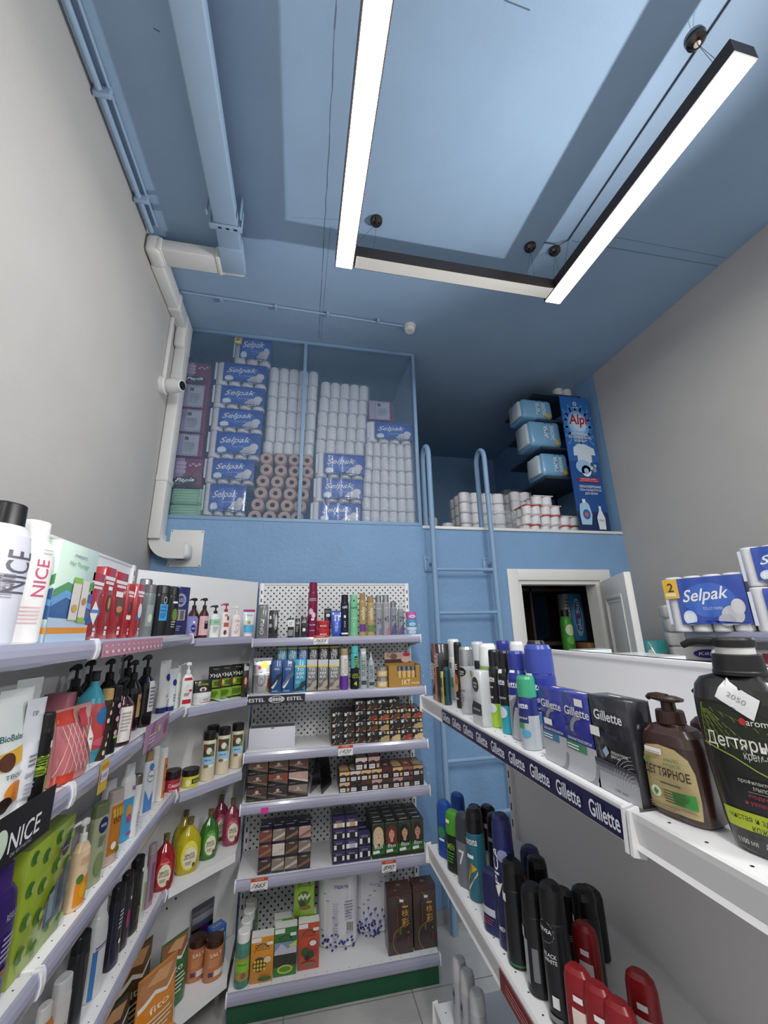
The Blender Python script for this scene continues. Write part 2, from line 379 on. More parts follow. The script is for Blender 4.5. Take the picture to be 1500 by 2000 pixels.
a = MB(); a.rbox((-.84, YB - .004, 2.08), (-.635, YB - .0005, 2.325), DW, .001)
for x in (-.83, -.645):
    for z in (2.09, 2.315): a.box((x - .003, YB - .006, z - .003), (x + .003, YB - .004, z + .003), '333333')
part(a, 'wall_plate', t)
a = MB(); q = hz(455, 445, 3.78)
a.rbox((-.545, q.y - .01, 3.772), (-.377, q.y + .02, 3.782), DB, .001)
for x in (-.545, -.383): a.rbox((x, q.y - .005, 3.776), (x + .006, q.y + .015, ZC - .001), DB, .001)
a.box((-.55, q.y - .07, 3.78), (-.544, q.y - .05, ZC - .001), DB); a.box((-.38, q.y - .07, 3.78), (-.374, q.y - .05, ZC - .001), DB)
for k in range(3): a.box((-.50 + k * .04, q.y, 3.7705), (-.482 + k * .04, q.y + .01, 3.7715), '1c2630')
part(a, 'hanger_bracket', t)
# conduit along the left wall and ceiling edge
a = MB(); a.tube([(XL + .03, -1, ZC - .03), (XL + .03, 2.0, ZC - .03)], .014, DB, 10); a.tube([(XL + .075, -1, ZC - .013), (XL + .062, 1.98, ZC - .010)], .007, DB, 8)
for y in (.9, 1.35, 1.8): a.rbox((XL + .008, y, ZC - .055), (XL + .075, y + .02, ZC - .0005), DB, .003)
tag(a.build('conduit_pipe'), 'pair of blue painted pipes in the corner of ceiling and left wall', 'pipe')
t = thing('smoke_detector', (.765, 2.5, ZC), 0, 'round white smoke detector on the blue ceiling', 'smoke detector')
a = MB(); a.loft([(-.05, .028, .028), (-.046, .036, .036), (-.03, .042, .042), (-.028, .036, .036), (-.02, .036, .036), (-.018, .046, .046), (-.001, .048, .048)], M('e3e3e0', .4), seg=28); a.build('housing', t)
a = MB(); a.tube([(XL + .07, 2.45, ZC - .012), (.71, 2.495, ZC - .012)], .008, DB, 8)
for x in (-.62, -.25, .12, .5): a.rbox((x, 2.455, ZC - .024), (x + .02, 2.50, ZC - .0005), DB, .002)
tag(a.build('conduit_pipe'), 'thin blue conduit crossing the ceiling to the smoke detector', 'pipe')
# security camera on its white trunking
p = hx(314, 752, XL)
t = thing('security_camera', (XL, p.y, p.z), 0, 'white turret security camera with dark lens on the left wall', 'camera')
mt = Matrix.Rotation(math.radians(90), 4, 'Y')
a = MB(); a.loft([(.001, .06, .06), (.03, .06, .06), (.035, .055, .055)], DW, seg=28); a.v = [tuple(mt @ Vector(v)) for v in a.v]; a.build('mount', t)
a = MB(); m2 = Matrix.Translation((.06, -.005, -.005)) @ Matrix.Rotation(math.radians(62), 4, 'Z') @ Matrix.Rotation(math.radians(100), 4, 'Y')
a.loft([(-.04, .025, .025), (-.03, .042, .042), (0, .05, .05), (.03, .046, .046), (.075, .036, .036), (.078, .032, .032)], DW, seg=28); a.v = [tuple(Matrix.Translation((.065, 0, 0)) @ Matrix.Rotation(math.radians(-20), 4, 'Z') @ Matrix.Rotation(math.radians(95), 4, 'Y') @ Vector(v)) for v in a.v]; h_ = a.build('camera_head', t)
a = MB(); a.loft([(.0785, .029, .029), (.0805, .029, .029)], M('0c0c0d', .1), seg=24); a.v = [tuple(Matrix.Translation((.065, 0, 0)) @ Matrix.Rotation(math.radians(-20), 4, 'Z') @ Matrix.Rotation(math.radians(95), 4, 'Y') @ Vector(v)) for v in a.v]; a.build('lens', h_)
a = MB(); a.rbox((XL + .001, p.y - .012, p.z + .06), (XL + .022, p.y + .014, 3.765), DW, .003)
tag(a.build('cable_trunking'), 'narrow white cable trunking above the security camera', 'trunking')
# ---------------------------------------------------------------- loft cage
FB = M('86a6c6', .45)
t = thing('storage_cage', (XL, YB, ZP), 0, 'blue steel storage cage of expanded mesh on the loft', 'cage'); T1 = Vector((XL, YB, ZP)); c_ = .026
y0, y1, z0, z1 = YB + .005, YB + .005 + c_, ZP + .003, ZC - .002
for x in (XL + .012, -.033, .862): a = MB(); a.rbox((x, y0, z0 + c_), (x + c_, y1, z1 - c_), FB, .002); part(a, 'post', t, T1)
a = MB(); a.rbox((XL + .012, y0, z0), (.888, y1, z0 + c_), FB, .002); part(a, 'rail', t, T1)
a = MB(); a.rbox((XL + .012, y0, z1 - c_), (.888, y1, z1), FB, .002); part(a, 'rail', t, T1)
a = MB(); a.rbox((.862, y1, z1 - c_), (.888, 4.8, z1), FB, .002); part(a, 'rail', t, T1)
a = MB(); a.rbox((.862, y1, z0), (.888, 4.8, z0 + c_), FB, .002); part(a, 'rail', t, T1)
def mesh_panel(u0, u1, v0, v1, fn, s=.023, w=.0014):
    """diamond mesh: two families of slanted strands clipped to the frame"""
    a = MB(); k = .55; L = (u1 - u0)
    n = int((L + (v1 - v0) / k) / s) + 1
    for sg in (1, -1):
        for i in range(n):
            c = i * s  # line u = c - (v)/k or mirrored
            pts = []
            for v in (0, v1 - v0):
                pts.append((c - v / k, v))
            (ua, va), (ub, vb) = pts
            if ub < 0: tt = ua / (ua - ub); vb = va + (vb - va) * tt; ub = 0
            if ua > L: tt = (ua - L) / (ua - ub); va = va + (vb - va) * tt; ua = L
            if ua <= ub + 1e-6 or va >= vb: continue
            if sg < 0: ua, ub = L - ua, L - ub
            p, q = fn(u0 + ua, v0 + va), fn(u0 + ub, v0 + vb); p, q = Vector(p), Vector(q)
            nrm = Vector(fn(0, 0, 1)) - Vector(fn(0, 0, 0)); d = (q - p).normalized(); e = d.cross(nrm).normalized() * w / 2; h = nrm * (.0006 + .0002 * sg)
            a.add([p - e + h, p + e + h, q + e + h, q - e + h, p - e - h, p + e - h, q + e - h, q - e - h],
                  [(0, 1, 2, 3), (7, 6, 5, 4), (0, 4, 5, 1), (1, 5, 6, 2), (2, 6, 7, 3), (3, 7, 4, 0)], FB)
    return a
fy = lambda u, v, n=0: (u, y1 + .001 + n, v)
part(mesh_panel(XL + .014, -.02, z0 + .01, z1 - .01, fy), 'mesh_panel', t, T1)
part(mesh_panel(-.02, .875, z0 + .01, z1 - .01, fy), 'mesh_panel', t, T1)
fx_ = lambda u, v, n=0: (.875 + n, u, v)
part(mesh_panel(y1, 4.8, z0 + .01, z1 - .01, fx_, .03), 'mesh_panel', t, T1)
# ---------------------------------------------------------------- ladder
LYY = 2.70
xa, xb = hy(851, 1150, LYY).x, hy(970, 1150, LYY).x
t = thing('loft_ladder', ((xa + xb) / 2, LYY, 0), 0, 'blue steel wall ladder with hooped handrails up to the loft', 'ladder'); xm = (xa + xb) / 2
for x in (xa - xm, xb - xm):
    a = MB(); pts = [(x, 0, 0), (x, 0, 1.5), (x, 0, 2.90)]
    r = .075; pts += [(x, r - r * math.cos(math.radians(g)), 2.94 + 1.3 * r * math.sin(math.radians(g))) for g in range(0, 181, 18)] + [(x, 2 * r, 2.9), (x, 2 * r, 2.404)]
    a.tube(pts, .0195, FB, 12); a.build('handrail', t)
    a = MB(); a.rbox((x - .045, .088, 2.06), (x + .045, .0985, 2.17), FB, .002); a.tube([(x, .09, 2.115), (x, .0, 2.12)], .013, FB, 8)
    for zz in (2.075, 2.155): a.rbox((x - .035, .08, zz - .006), (x - .023, .09, zz + .006), FB, .001); a.rbox((x + .023, .08, zz - .006), (x + .035, .09, zz + .006), FB, .001)
    a.build('wall_bracket', t)
for k in range(7):
    a = MB(); z = 2.065 - .3 * k; a.tube([(xa - xm, 0, z), (xb - xm, 0, z)], .0125, FB, 10); a.build('rung', t)
# ---------------------------------------------------------------- shelving
SW = M('e9e9ea', .35); RAIL = M('a9a9be', .22, 'c'); DARK = M('222222', .5)
def dots(a, x0, x1, y, z, step=.05):
    n = int((x1 - x0) / step)
    for i in range(n + 1):
        x = x0 + (x1 - x0) * i / n; k = .0022
        a.add([(x + k * math.cos(g * 1.0472), y + k * math.sin(g * 1.0472), z + .0004) for g in range(6)], [(0, 1, 2, 3, 4, 5)], DARK)
def shelf(parent, x0, x1, zt, depth, yoff=0, rail='rail', y2=0, guards=False, name='shelf'):
    """board with lip; local frame: x along, y=yoff front edge, +y to the panel"""
    a = MB(); yf = yoff
    a.rbox((x0 + .004, yf + .004, zt - .022), (x1 - .004, yf + depth, zt), SW, .0025)
    for xx in (x0 + .002, x1 - .006):
        a.prism([(yf + .006, zt - .01), (yf + .012, zt - .045), (yf + depth, zt - .075), (yf + depth, zt - .01)], xx, xx + .004, SW, 'x')
    dots(a, x0 + .04, x1 - .04, yf + .022, zt)
    s = a.build(name, parent)
    a = MB()
    if rail == 'rail':
        pr = [(yf + .004, zt + .003), (yf - .004, zt + .003), (yf - .009, zt - .008), (yf - .011, zt - .02), (yf - .009, zt - .034), (yf - .006, zt - .041), (yf + .003, zt - .044), (yf + .004, zt - .03)]
        a.prism(pr, x0 + .004, x1 - .004, RAIL, 'x')
        for xx in (x0, x1 - .006): a.prism([(p[0] + (.003 if p[0] > yf else -.003), p[1] + (.003 if p[1] > zt - .02 else -.003)) for p in pr], xx, xx + .006, M('f0f0f2', .3), 'x')
    else:
        pr = [(yf + .004, zt + .002), (yf - .003, zt + .002), (yf - .003, zt - .006), (yf + .001, zt - .036), (yf - .003, zt - .042), (yf + .004, zt - .042)]
        a.prism(pr, x0 + .001, x1 - .001, M('dadadb', .3), 'x')
        for xx in (x0, x1 - .005): a.prism([(yf + .01, zt + .006), (yf - .007, zt + .003), (yf - .01, zt - .05), (yf + .01, zt - .055)], xx, xx + .005, SW, 'x')
    a.build('price_rail', s)
    return s
def upright(parent, x, y0, y1, h, face=-1):
    a = MB(); a.rbox((x - .014, y0, 0), (x + .014, y1, h), SW, .002)
    z = .1
    while z < h - .03:
        a.box((x - .0035, y0 - .0008, z), (x + .0035, y0 + .001, z + .022), DARK); z += .05
    return a.build('upright', parent)
def unit(label, loc, rz, L, panel, H, shelves, peg=True, rail='rail', plinth=None, group=None, extra=0):
    t = thing('shelving_unit', loc, rz, label, 'shelf', group)
    a = MB(); a.box((0, panel, .05), (L, panel + .018, H), PEG if peg else SW); a.rbox((-.0, panel - .004, H - .012), (L, panel + .02, H), SW, .002); a.build('back_panel', t)
    upright(t, .0165, panel - .012, panel + .03, H); upright(t, L - .0165, panel - .012, panel + .03, H)
    out = []
    for z, yo in shelves: out.append(shelf(t, 0, L, z, panel - yo - .013, yo, rail))
    return t, out
# back unit: x -.252...748, shelves' fronts at y 2.5 / 2.45 / 2.40
BX0, BY = -.253, 2.45
bu, bs = unit('white pegboard shelving unit against the blue wall with green plinth', (BX0, BY, 0), 0, 1.0, .296, 1.97,
              [(1.63, .05), (1.34, 0), (1.06, 0), (.83, 0), (.515, 0), (.125, -.05)])
a = MB(); a.rbox((.006, -.035, .0), (.994, -.02, .078), M('1c5a3a', .45), .002); a.box((.006, -.02, .0), (.02, .28, .078), '1c5a3a'); a.box((.98, -.02, .0), (.994, .28, .078), '1c5a3a')
o = a.build('plinth', bu); o['label'] = 'dark green plinth board'
for (z, yo) in ((1.63, .05), (1.34, 0), (.83, 0)):
    a = MB(); a.tube([(.992, yo + .2, z + .01), (.992, yo + .19, z + .085), (.992, yo + .01, z + .075), (.992, yo - .006, z + .05), (.992, yo + .004, z + .01)], .0016, M('d8d8da', .2, 'm'), 6); a.build('end_guard', bu)
# left units: front at x -.51, running in +y
lu1, ls1 = unit('white shelving unit along left wall, far module beside the corner', (-.51, 1.21, 0), math.radians(90), .995, .30, 2.0, [(1.665, 0), (1.342, 0), (1.0, 0), (.64, 0), (.16, 0)], peg=False)
lu2, ls2 = unit('white shelving unit along left wall, nearest the viewer', (-.51, .205, 0), math.radians(90), 1.0, .30, 2.0, [(1.665, 0), (1.342, 0), (1.0, 0), (.64, 0), (.16, 0)], peg=False)
# corner unit between them
t = thing('corner_shelving_unit', (-.5, 2.4, 0), 0, 'white angled shelving unit filling the corner between two racks', 'shelf'); T2 = Vector((-.5, 2.4, 0))
cu = t
a = MB(); A_ = Vector((-.795, 2.225, 0)); B_ = Vector((-.262, 2.735, 0)); d_ = (B_ - A_).normalized(); n_ = Vector((-d_.y, d_.x, 0)) * .016
a.add([A_ + Vector((0, 0, .05)), B_ + Vector((0, 0, .05)), B_ + n_ + Vector((0, 0, .05)), A_ + n_ + Vector((0, 0, .05)),
       A_ + Vector((0, 0, 1.985)), B_ + Vector((0, 0, 1.975)), B_ + n_ + Vector((0, 0, 1.975)), A_ + n_ + Vector((0, 0, 1.985))],
      [(0, 3, 2, 1), (4, 5, 6, 7), (0, 1, 5, 4), (1, 2, 6, 5), (2, 3, 7, 6), (3, 0, 4, 7)], SW)
n0 = Vector((d_.y, -d_.x, 0))
for s_, z in ((.3, .5), (.38, .46), (.42, .49), (.34, .44), (.5, .52)):
    p = A_ + d_ * s_ + n0 * .0006; a.box((p.x - .003, p.y - .003, z), (p.x + .003, p.y + .003, z + .008), DARK)
part(a, 'back_panel', t, T2)
for z, ra in ((1.645, 1), (1.33, 1), (.985, 1), (.635, 0), (.16, 0)):
    P0, P1 = Vector((-.495, 2.215, 0)), Vector((-.259, 2.49 if z > 1.5 else 2.44, 0))
    a = MB(); a.prism([(P0.x, P0.y), (P1.x, P1.y), (-.259, 2.71), (-.266, 2.722), (-.785, 2.228)], z - .022, z, SW); so = part(a, 'shelf', t, T2)
    dd = (P1 - P0).normalized(); nn = Vector((dd.y, -dd.x, 0)); a = MB()
    prf = [(-.001, .003), (.008, .003), (.012, -.014), (.011, -.034), (-.001, -.042)] if ra else [(-.001, .001), (.003, .001), (.003, -.034), (-.001, -.034)]
    vs = [P0 + nn * q[0] + Vector((0, 0, z + q[1])) for q in prf] + [P1 + nn * q[0] + Vector((0, 0, z + q[1])) for q in prf]; k = len(prf)
    a.add(vs, [tuple(range(k - 1, -1, -1)), tuple(range(k, 2 * k))] + [(i, (i + 1) % k, k + (i + 1) % k, k + i) for i in range(k)], RAIL if ra else SW)
    a.v = [tuple(Vector(v) - T2) for v in a.v]; a.build('price_rail', so)
# right double-sided unit, far module and near module
RSH = [(1.435, 0), (.975, 0), (.56, 0), (.16, 0)]
ru1, rs1 = unit('white double-sided shelving unit at right, far module', (.457, 1.552, 0), math.radians(-90), .985, .322, 1.607, RSH, peg=False, rail='lip')
ru2, rs2 = unit('white double-sided shelving unit at right, near module', (.457, .562, 0), math.radians(-90), .985, .322, 1.607, RSH, peg=False, rail='lip')
for u_ in (ru1, ru2):
    shelf(u_, 0, .985, 1.435, .30, .345, 'none', name='rear_shelf')
# the unit along the right wall
wu, ws = unit('white shelving unit against the right wall carrying toilet paper', (2.2, 2.03, 0), math.radians(-90), 1.0, .38, 1.66, [(1.62, 0), (1.2, 0), (.16, 0)], peg=False)
# ---------------------------------------------------------------- product builders
# profile entries: (z, rx, ry) as fractions of height / half width / half depth
KIND = dict(
 can=dict(n=2, body=[(0, .92), (.012, 1), (.79, 1), (.815, .93), (.83, .84)], cap=[(.825, .86), (.985, .84), (1, .72)]),
 bigcap=dict(n=2, body=[(0, .93), (.012, 1), (.66, 1), (.70, .96), (.715, .9)], cap=[(.71, .97), (.80, .97), (.96, .93), (1, .8)]),
 foam=dict(n=2, body=[(0, .93), (.012, 1), (.68, 1), (.74, .9), (.78, .76), (.79, .74)], cap=[(.785, .8), (.97, .78), (1, .66)]),
 mousse=dict(n=2, body=[(0, .93), (.012, 1), (.66, 1), (.72, .8), (.74, .55)], cap=[(.735, .6), (.80, .55), (.86, .3), (1, .16)]),
 stick=dict(n=2.4, body=[(0, .9), (.02, 1), (.60, 1), (.62, .97)], cap=[(.61, 1), (.86, .97), (.95, .85), (1, .55)]),
 deo=dict(n=2, body=[(0, .9), (.012, 1), (.66, 1), (.72, .97), (.74, .9)], cap=[(.735, .96), (.90, .93), (.97, .8), (1, .5)]),
 shampoo=dict(n=2.6, body=[(0, .88), (.02, 1), (.62, 1), (.76, .9), (.82, .72), (.84, .6)], cap=[(.835, .62), (.99, .58), (1, .52)]),
 slim=dict(n=3, body=[(0, .9), (.015, 1), (.78, 1), (.83, .93), (.84, .86)], cap=[(.838, .94), (.985, .9), (1, .8)]),
 flask=dict(n=2.3, body=[(0, .7), (.015, .78), (.12, .93), (.35, 1), (.55, .97), (.70, .74), (.79, .4), (.83, .25), (.90, .22)], cap=[(.885, .24), (.90, .27), (.975, .25), (1, .31)]),
 pump=dict(n=2.5, body=[(0, .93), (.015, 1), (.56, 1), (.64, .92), (.71, .62), (.74, .36)], cap=[(.735, .38), (.82, .36), (.83, .2)]),
 pumpround=dict(n=2, body=[(0, .93), (.015, 1), (.52, 1), (.60, .9), (.68, .55), (.72, .34)], cap=[(.715, .4), (.81, .38), (.82, .2)]),
 saltb=dict(n=2, body=[(0, .93), (.012, 1), (.72, 1), (.80, .86), (.82, .8)], cap=[(.815, .86), (.985, .86), (1, .8)]),
 jar=dict(n=2, body=[(0, .9), (.04, .97), (.62, 1), (.66, .97)], cap=[(.65, 1.02), (.97, 1.02), (1, .96)]),
 wide=dict(n=2, body=[(0, .93), (.012, 1), (.78, 1), (.82, .92), (.84, .84)], cap=[(.838, .92), (.985, .92), (1, .84)]),
)
def interp(pr, z):
    for (a, ra), (b, rb) in zip(pr, pr[1:]):
        if a <= z <= b: return ra + (rb - ra) * (z - a) / max(1e-9, b - a)
    return pr[-1][1] if z > pr[-1][0] else pr[0][1]
def bottle(name, label, cat, loc, rz, kind, w, h, body, cap, el=(), asp=1.0, zones=None, group=None, rough=.3, mk='', capk='', nozzle=0, tilt=0, bare=False, lz=None, clear=False):
    K = KIND[kind]; n = K['n'] if asp < .999 else 2; rx, ry = w / 2, w / 2 * asp
    t = thing(name, loc, rz, label, cat, group)
    if tilt: t.rotation_euler.y = tilt
    pr = [p for p in K['body']]
    if zones:
        zs = [q for q, _ in zones]; pr = sorted(set(pr + [(z, interp(K['body'], z)) for z in zs if z < pr[-1][0]]))
    a = MB(); bm_ = M(body, rough, mk)
    a.loft([(z * h, r * rx, r * ry) for z, r in pr], bm_, n=n, zones=[(z * h, M(c, rough, mk)) for z, c in zones] + [(9, bm_)] if zones else None)
    a.build('bottle_body' if kind not in ('jar',) else 'jar_body', t)
    if cap and not bare:
        a = MB(); cm = M(cap, .32, capk)
        ck = ry / rx if asp < .999 and kind in ('stick', 'slim', 'deo', 'shampoo') else 1
        a.loft([(z * h, r * rx, r * rx * (ck if ck != 1 else 1)) for z, r in K['cap']], cm, n=n if ck != 1 else 2)
        nm = 'cap'
        if kind in ('pump', 'pumpround'):
            nm = 'pump'; r0 = rx * .14; z0 = .82 * h
            a.loft([(z0, r0, r0), (.93 * h, r0, r0)], cm, seg=14)
            ca, sa = math.cos(nozzle), math.sin(nozzle); R = max(rx * .5, .013)
            a.loft([(.925 * h, R * .9, R * .55), (.955 * h, R * 1.0, R * .6), (.985 * h, R * .9, R * .5), (h, R * .4, R * .25)], cm, seg=18)
            a.tube([(0, 0, .962 * h), (ca * R * 1.2, sa * R * 1.2, .966 * h), (ca * R * 2.1, sa * R * 2.1, .945 * h), (ca * R * 2.3, sa * R * 2.3, .925 * h)], [R * .4, R * .34, R * .26, R * .2], cm, 10)
        a.build(nm, t)
    if el:
        W = 2.4 * rx if n == 2 else 1.86 * rx
        def fn(x, z, off):
            r = interp(K['body'], min(z / h, K['body'][-1][0]))
            if n == 2:
                g = x / rx; return ((r * rx + off) * math.sin(g), -(r * ry + off) * math.cos(g), z)
            q = min(.985, abs(x) / rx); y = (1 - q ** n) ** (1 / n)
            return (x * r, -(r * ry * y + off * 1.6), z)
        cx = [W * (i / 10 - .5) for i in range(1, 10)]; cz = [z * h for z, _ in K['body'][1:-1]]
        a = MB(); a.prints(list(el), W, h, fn, cx, cz); a.build('label_print', t)
    return t
def carton(name, label, cat, loc, rz, w, d, h, col, front=(), left=(), right=(), top=(), group=None, rough=.4, sidec=None, topc=None, mk='c'):
    """printed cardboard box, one mesh; origin at the middle of the base"""
    a = MB(); m = M(col, rough, mk); x, y = w / 2, d / 2
    a.rbox((-x, -y, 0), (x, y, h), m, min(.0009, w * .03), seg=1)
    F = list(front); L_ = list(left); R2 = list(right); T2_ = list(top)
    if sidec: L_ = [R_(-.495, .004, .495, .996, sidec)] + L_; R2 = [R_(-.495, .004, .495, .996, sidec)] + R2
    if topc: T2_ = [R_(-.495, .004, .495, .996, topc)] + T2_
    if F: a.prints(F, w, h, lambda u, v, o: (u, -y - o, v), rough=rough, kind=mk)
    if L_: a.prints(L_, d, h, lambda u, v, o: (-x - o, -u, v), rough=rough, kind=mk)
    if R2: a.prints(R2, d, h, lambda u, v, o: (x + o, u, v), rough=rough, kind=mk)
    if T2_: a.prints(T2_, w, d, lambda u, v, o: (u, v - y, h + o), rough=rough, kind=mk)
    o = a.build(name, None, loc, rz); return tag(o, label, cat, group)
def squeeze(name, label, cat, loc, rz, w, h, body, cap, el=(), group=None, d=None):
    """tube standing on its cap: round at the cap, flat at the crimp"""
    t = thing(name, loc, rz, label, cat, group); a = MB(); d = d or w * .62; pr = []
    for z, rx, ry in ((.10, .72, .8), (.13, .80, 1), (.35, .86, .9), (.6, .93, .6), (.85, .98, .25), (.94, 1, .08), (1, 1, .07)): pr.append((z * h, rx * w / 2, ry * d / 2))
    a.loft(pr, M(body, .3, 'c'), n=2); a.build('tube_body', t)
    a = MB(); a.loft([(0, w * .33, d * .4), (.10 * h, w * .33, d * .4), (.102 * h, w * .3, d * .36)], M(cap, .35)); a.build('cap', t)
    if el:
        f = [(z / h, rx, ry) for z, rx, ry in pr]
        def fn(x, z, off):
            q = z / h; rx = interp([(p[0], p[1]) for p in f], q); ry = interp([(p[0], p[2]) for p in f], q)
            s = min(.97, abs(2 * x / w)); return (math.copysign(s, x) * rx, -(ry * math.sqrt(1 - s * s) + off * 2), z)
        a = MB(); a.prints(list(el), w, h, fn, [w * (i / 8 - .5) for i in range(1, 8)], [z * h for z in (.13, .35, .6, .85, .94)]); a.build('label_print', t)
    return t
def pouch(name, label, cat, loc, rz, w, h, d, body, el=(), group=None, lean=0, mk='c', rough=.3):
    """stand-up bag: bulged foot, flat crimped top"""
    a = MB(); pr = []
    for z, rx, ry in ((0, .9, .8), (.02, .96, .95), (.2, 1, 1), (.5, .98, .75), (.8, .97, .3), (.9, 1, .06), (1, 1, .05)): pr.append((z * h, rx * w / 2, ry * d / 2))
    a.loft(pr, M(body, rough, mk), n=2.6, seg=32)
    def fn(x, z, off):
        q = z / h; rx = interp([(p[0] / h, p[1]) for p in pr], q); ry = interp([(p[0] / h, p[2]) for p in pr], q)
        s = min(.97, abs(2 * x / w)); return (math.copysign(s, x) * rx, -(ry * (1 - s ** 2.6) ** (1 / 2.6) + off * 2), z)
    if el: a.prints(list(el), w, h, fn, [w * (i / 8 - .5) for i in range(1, 8)], [z * h for z in (.02, .2, .5, .8, .9)], rough=rough, kind=mk)
    o = a.build(name, None, loc, rz); o.rotation_euler.x = lean
    return tag(o, label, cat, group)
# rows: pixel -> place on a shelf; the plane lies d behind the shelf front
S49, C49 = math.sin(math.radians(40)), math.cos(math.radians(40))
ROWS = dict(B1=(1.63, 'B', 2.5), B2=(1.34, 'B', 2.45), B3=(1.06, 'B', 2.45), B4=(.83, 'B', 2.45), B5=(.515, 'B', 2.45), B6=(.125, 'B', 2.40),
            L1=(1.665, 'L', -.51), L2=(1.342, 'L', -.51), L3=(1.0, 'L', -.51), L4=(.64, 'L', -.51), L5=(.16, 'L', -.51),
            R1=(1.435, 'R', .457), R2=(.975, 'R', .457), R3=(.56, 'R', .457),
            C1=(1.645, 'C', 0), C2=(1.33, 'C', 0), C3=(.985, 'C', 0), C4=(.635, 'C', 0), C5=(.16, 'C', 0))
def place(row, px0, px1, pt, pb, d, w=None, h=None, rz=None):
    z, side, f = ROWS[row]; cx, cy = (px0 + px1) / 2, (pt + pb) / 2
    if side == 'B': p0, n, r = (0, f + d, 0), (0, 1, 0), 0
    elif side == 'L': p0, n, r = (f - d, 0, 0), (1, 0, 0), math.radians(90)
    elif side == 'R': p0, n, r = (f + d, 0, 0), (1, 0, 0), math.radians(-90)
    else:
        n = Vector((.755, -.655, 0)); p0 = Vector((-.38, 2.35, 0)) - n * d; r = math.radians(38)
    p = hitp(cx, cy, p0, n); top = hitp(cx, pt, p0, n).z
    a, b = ray(px0, cy).normalized(), ray(px1, cy).normalized()
    ww = 2 * (p - CP).length * math.tan(math.acos(min(1, a.dot(b))) / 2)
    if side == 'B' and w is None: ww = abs(hitp(px1, cy, p0, n).x - hitp(px0, cy, p0, n).x)
    H = h or top - z
    if DBG: print('%s %4.0f pos %.3f %.3f w %.3f h %.3f' % (row, cx, p.x, p.y, w or ww, H))
    return (p.x, p.y, z + .0006), (r if rz is None else math.radians(rz)), w or ww, H
DBG = False
# ---------------------------------------------------------------- goods on the shelves
WH, BK = 'f2f2f0', '141416'
def bt(row, bb, d, kind, body, cap, label, name='shampoo_bottle', cat='bottle', el=(), w=None, h=None, rz=None, jit=True, **k):
    loc, r, ww, hh = place(row, *bb, d, w, h, rz)
    if jit: r += random.uniform(-.08, .08)
    return bottle(name, label, cat, loc, r, kind, ww, hh, body, cap, el, **k)
def cb(row, bb, dep, col, label, name='carton', cat='box', d0=.02, w=None, h=None, rz=None, zadd=0, **k):
    z, side, f = ROWS[row]; px0, px1, pt, pb = bb; cy = (pt + pb) / 2
    if side == 'B': p0, n = (0, f + d0, 0), (0, 1, 0)
    elif side == 'L': p0, n = (f - d0, 0, 0), (1, 0, 0)
    elif side == 'R': p0, n = (f + d0, 0, 0), (1, 0, 0)
    else: n = Vector((.755, -.655, 0)); p0 = Vector((-.38, 2.35, 0)) - n * d0
    A, B = hitp(px0, cy, p0, n), hitp(px1, cy, p0, n); top = hitp((px0 + px1) / 2, pt, p0, n).z
    ww = w or (A - B).length
    if side in 'LRB': ww = w or math.hypot(A.x - B.x, A.y - B.y)
    c = (A + B) / 2; nn = Vector(n).normalized(); nn = nn if side in 'LC' else (-nn if side == 'R' else -nn)
    c = c - nn * dep / 2 if side in 'LC' else c + Vector(n).normalized() * dep / 2
    r = {'B': 0, 'L': 90, 'R': -90, 'C': 38}[side] if rz is None else rz
    if DBG: print('box %s %4.0f pos %.3f %.3f w %.3f h %.3f' % (row, px0, c.x, c.y, ww, top - z))
    return carton(name, label, cat, (c.x, c.y, z + .0006 + zadd), math.radians(r), ww * .99, dep, h or top - z - zadd, col, **k)
sticker = lambda x=.2, z=.5: [R_(x, z, x + .22, z + .05, WH)]
tx = lambda s, cz, w, h, c=WH, cx=0, rot=0, bold=.02: T_(s, cx, cz, w, h, c, rot, bold)

# --- back unit, first shelf
cb('B1', (503, 522, 1181, 1238), .05, '6f7072', 'tall grey carton with silver writing at left end, back rack top shelf', name='hair_gel_box', d0=.05, front=[tx('ONLY', .36, .36, .48, 'd8d8d8', rot=90), R_(.05, .45, .2, .56, WH), tx('ESTEL', .93, .5, .03)])
cb('B1', (525, 543, 1192, 1238), .04, '232325', 'black carton printed with a grey face, back rack top shelf', name='cosmetics_box', d0=.05, front=[E_(.24, .55, .2, .26, '8f8f8f'), E_(.3, .6, .13, .2, 'c9c9c9'), tx('alpha', .45, .5, .12, rot=90, cx=-.3), R_(-.42, .68, -.25, .8, WH)])
cb('B1', (562, 574, 1207, 1238), .035, BK, 'small black carton with white band lettered ST, back rack', name='cosmetics_box', d0=.06, front=[R_(-.5, .55, .5, .9, 'f5f5f5'), tx('ST', .7, .6, .16, BK), R_(-.4, .1, .4, .4, '8a8a8c')])
cb('B1', (576, 586, 1208, 1238), .05, BK, 'black box at left of a pair beside the magenta can', name='cosmetics_box', d0=.06, front=[tx('STUDIO', .75, .7, .08), *lines(-.3, .3, .3, .6, 4, 'aaaaaa')])
cb('B1', (587.5, 600, 1205, 1238), .05, '1a1a1c', 'black box with white sticker touching the magenta can', name='cosmetics_box', d0=.04, front=[R_(-.2, .3, .25, .45, WH), tx('HAIR', .75, .7, .08)])
bt('B1', (601.5, 620, 1138, 1236), .06, 'can', '7d1246', '7a1044', 'tall magenta hairspray can, tallest on the back rack', name='spray_can', cat='spray can',
   el=[E_(-.16, .46, .2, .055, 'e9c9d8'), E_(.1, .39, .18, .05, 'e9c9d8'), ('p', [(-.1, .47), (.15, .44), (.1, .39), (-.16, .42)], 'e9c9d8'), tx('Прелесть', .66, .62, .025), tx('PROFESSIONAL', .69, .6, .02), R_(-.1, .3, .15, .335, WH), tx('VOLUME', .22, .5, .02), tx('300', .12, .4, .015)])
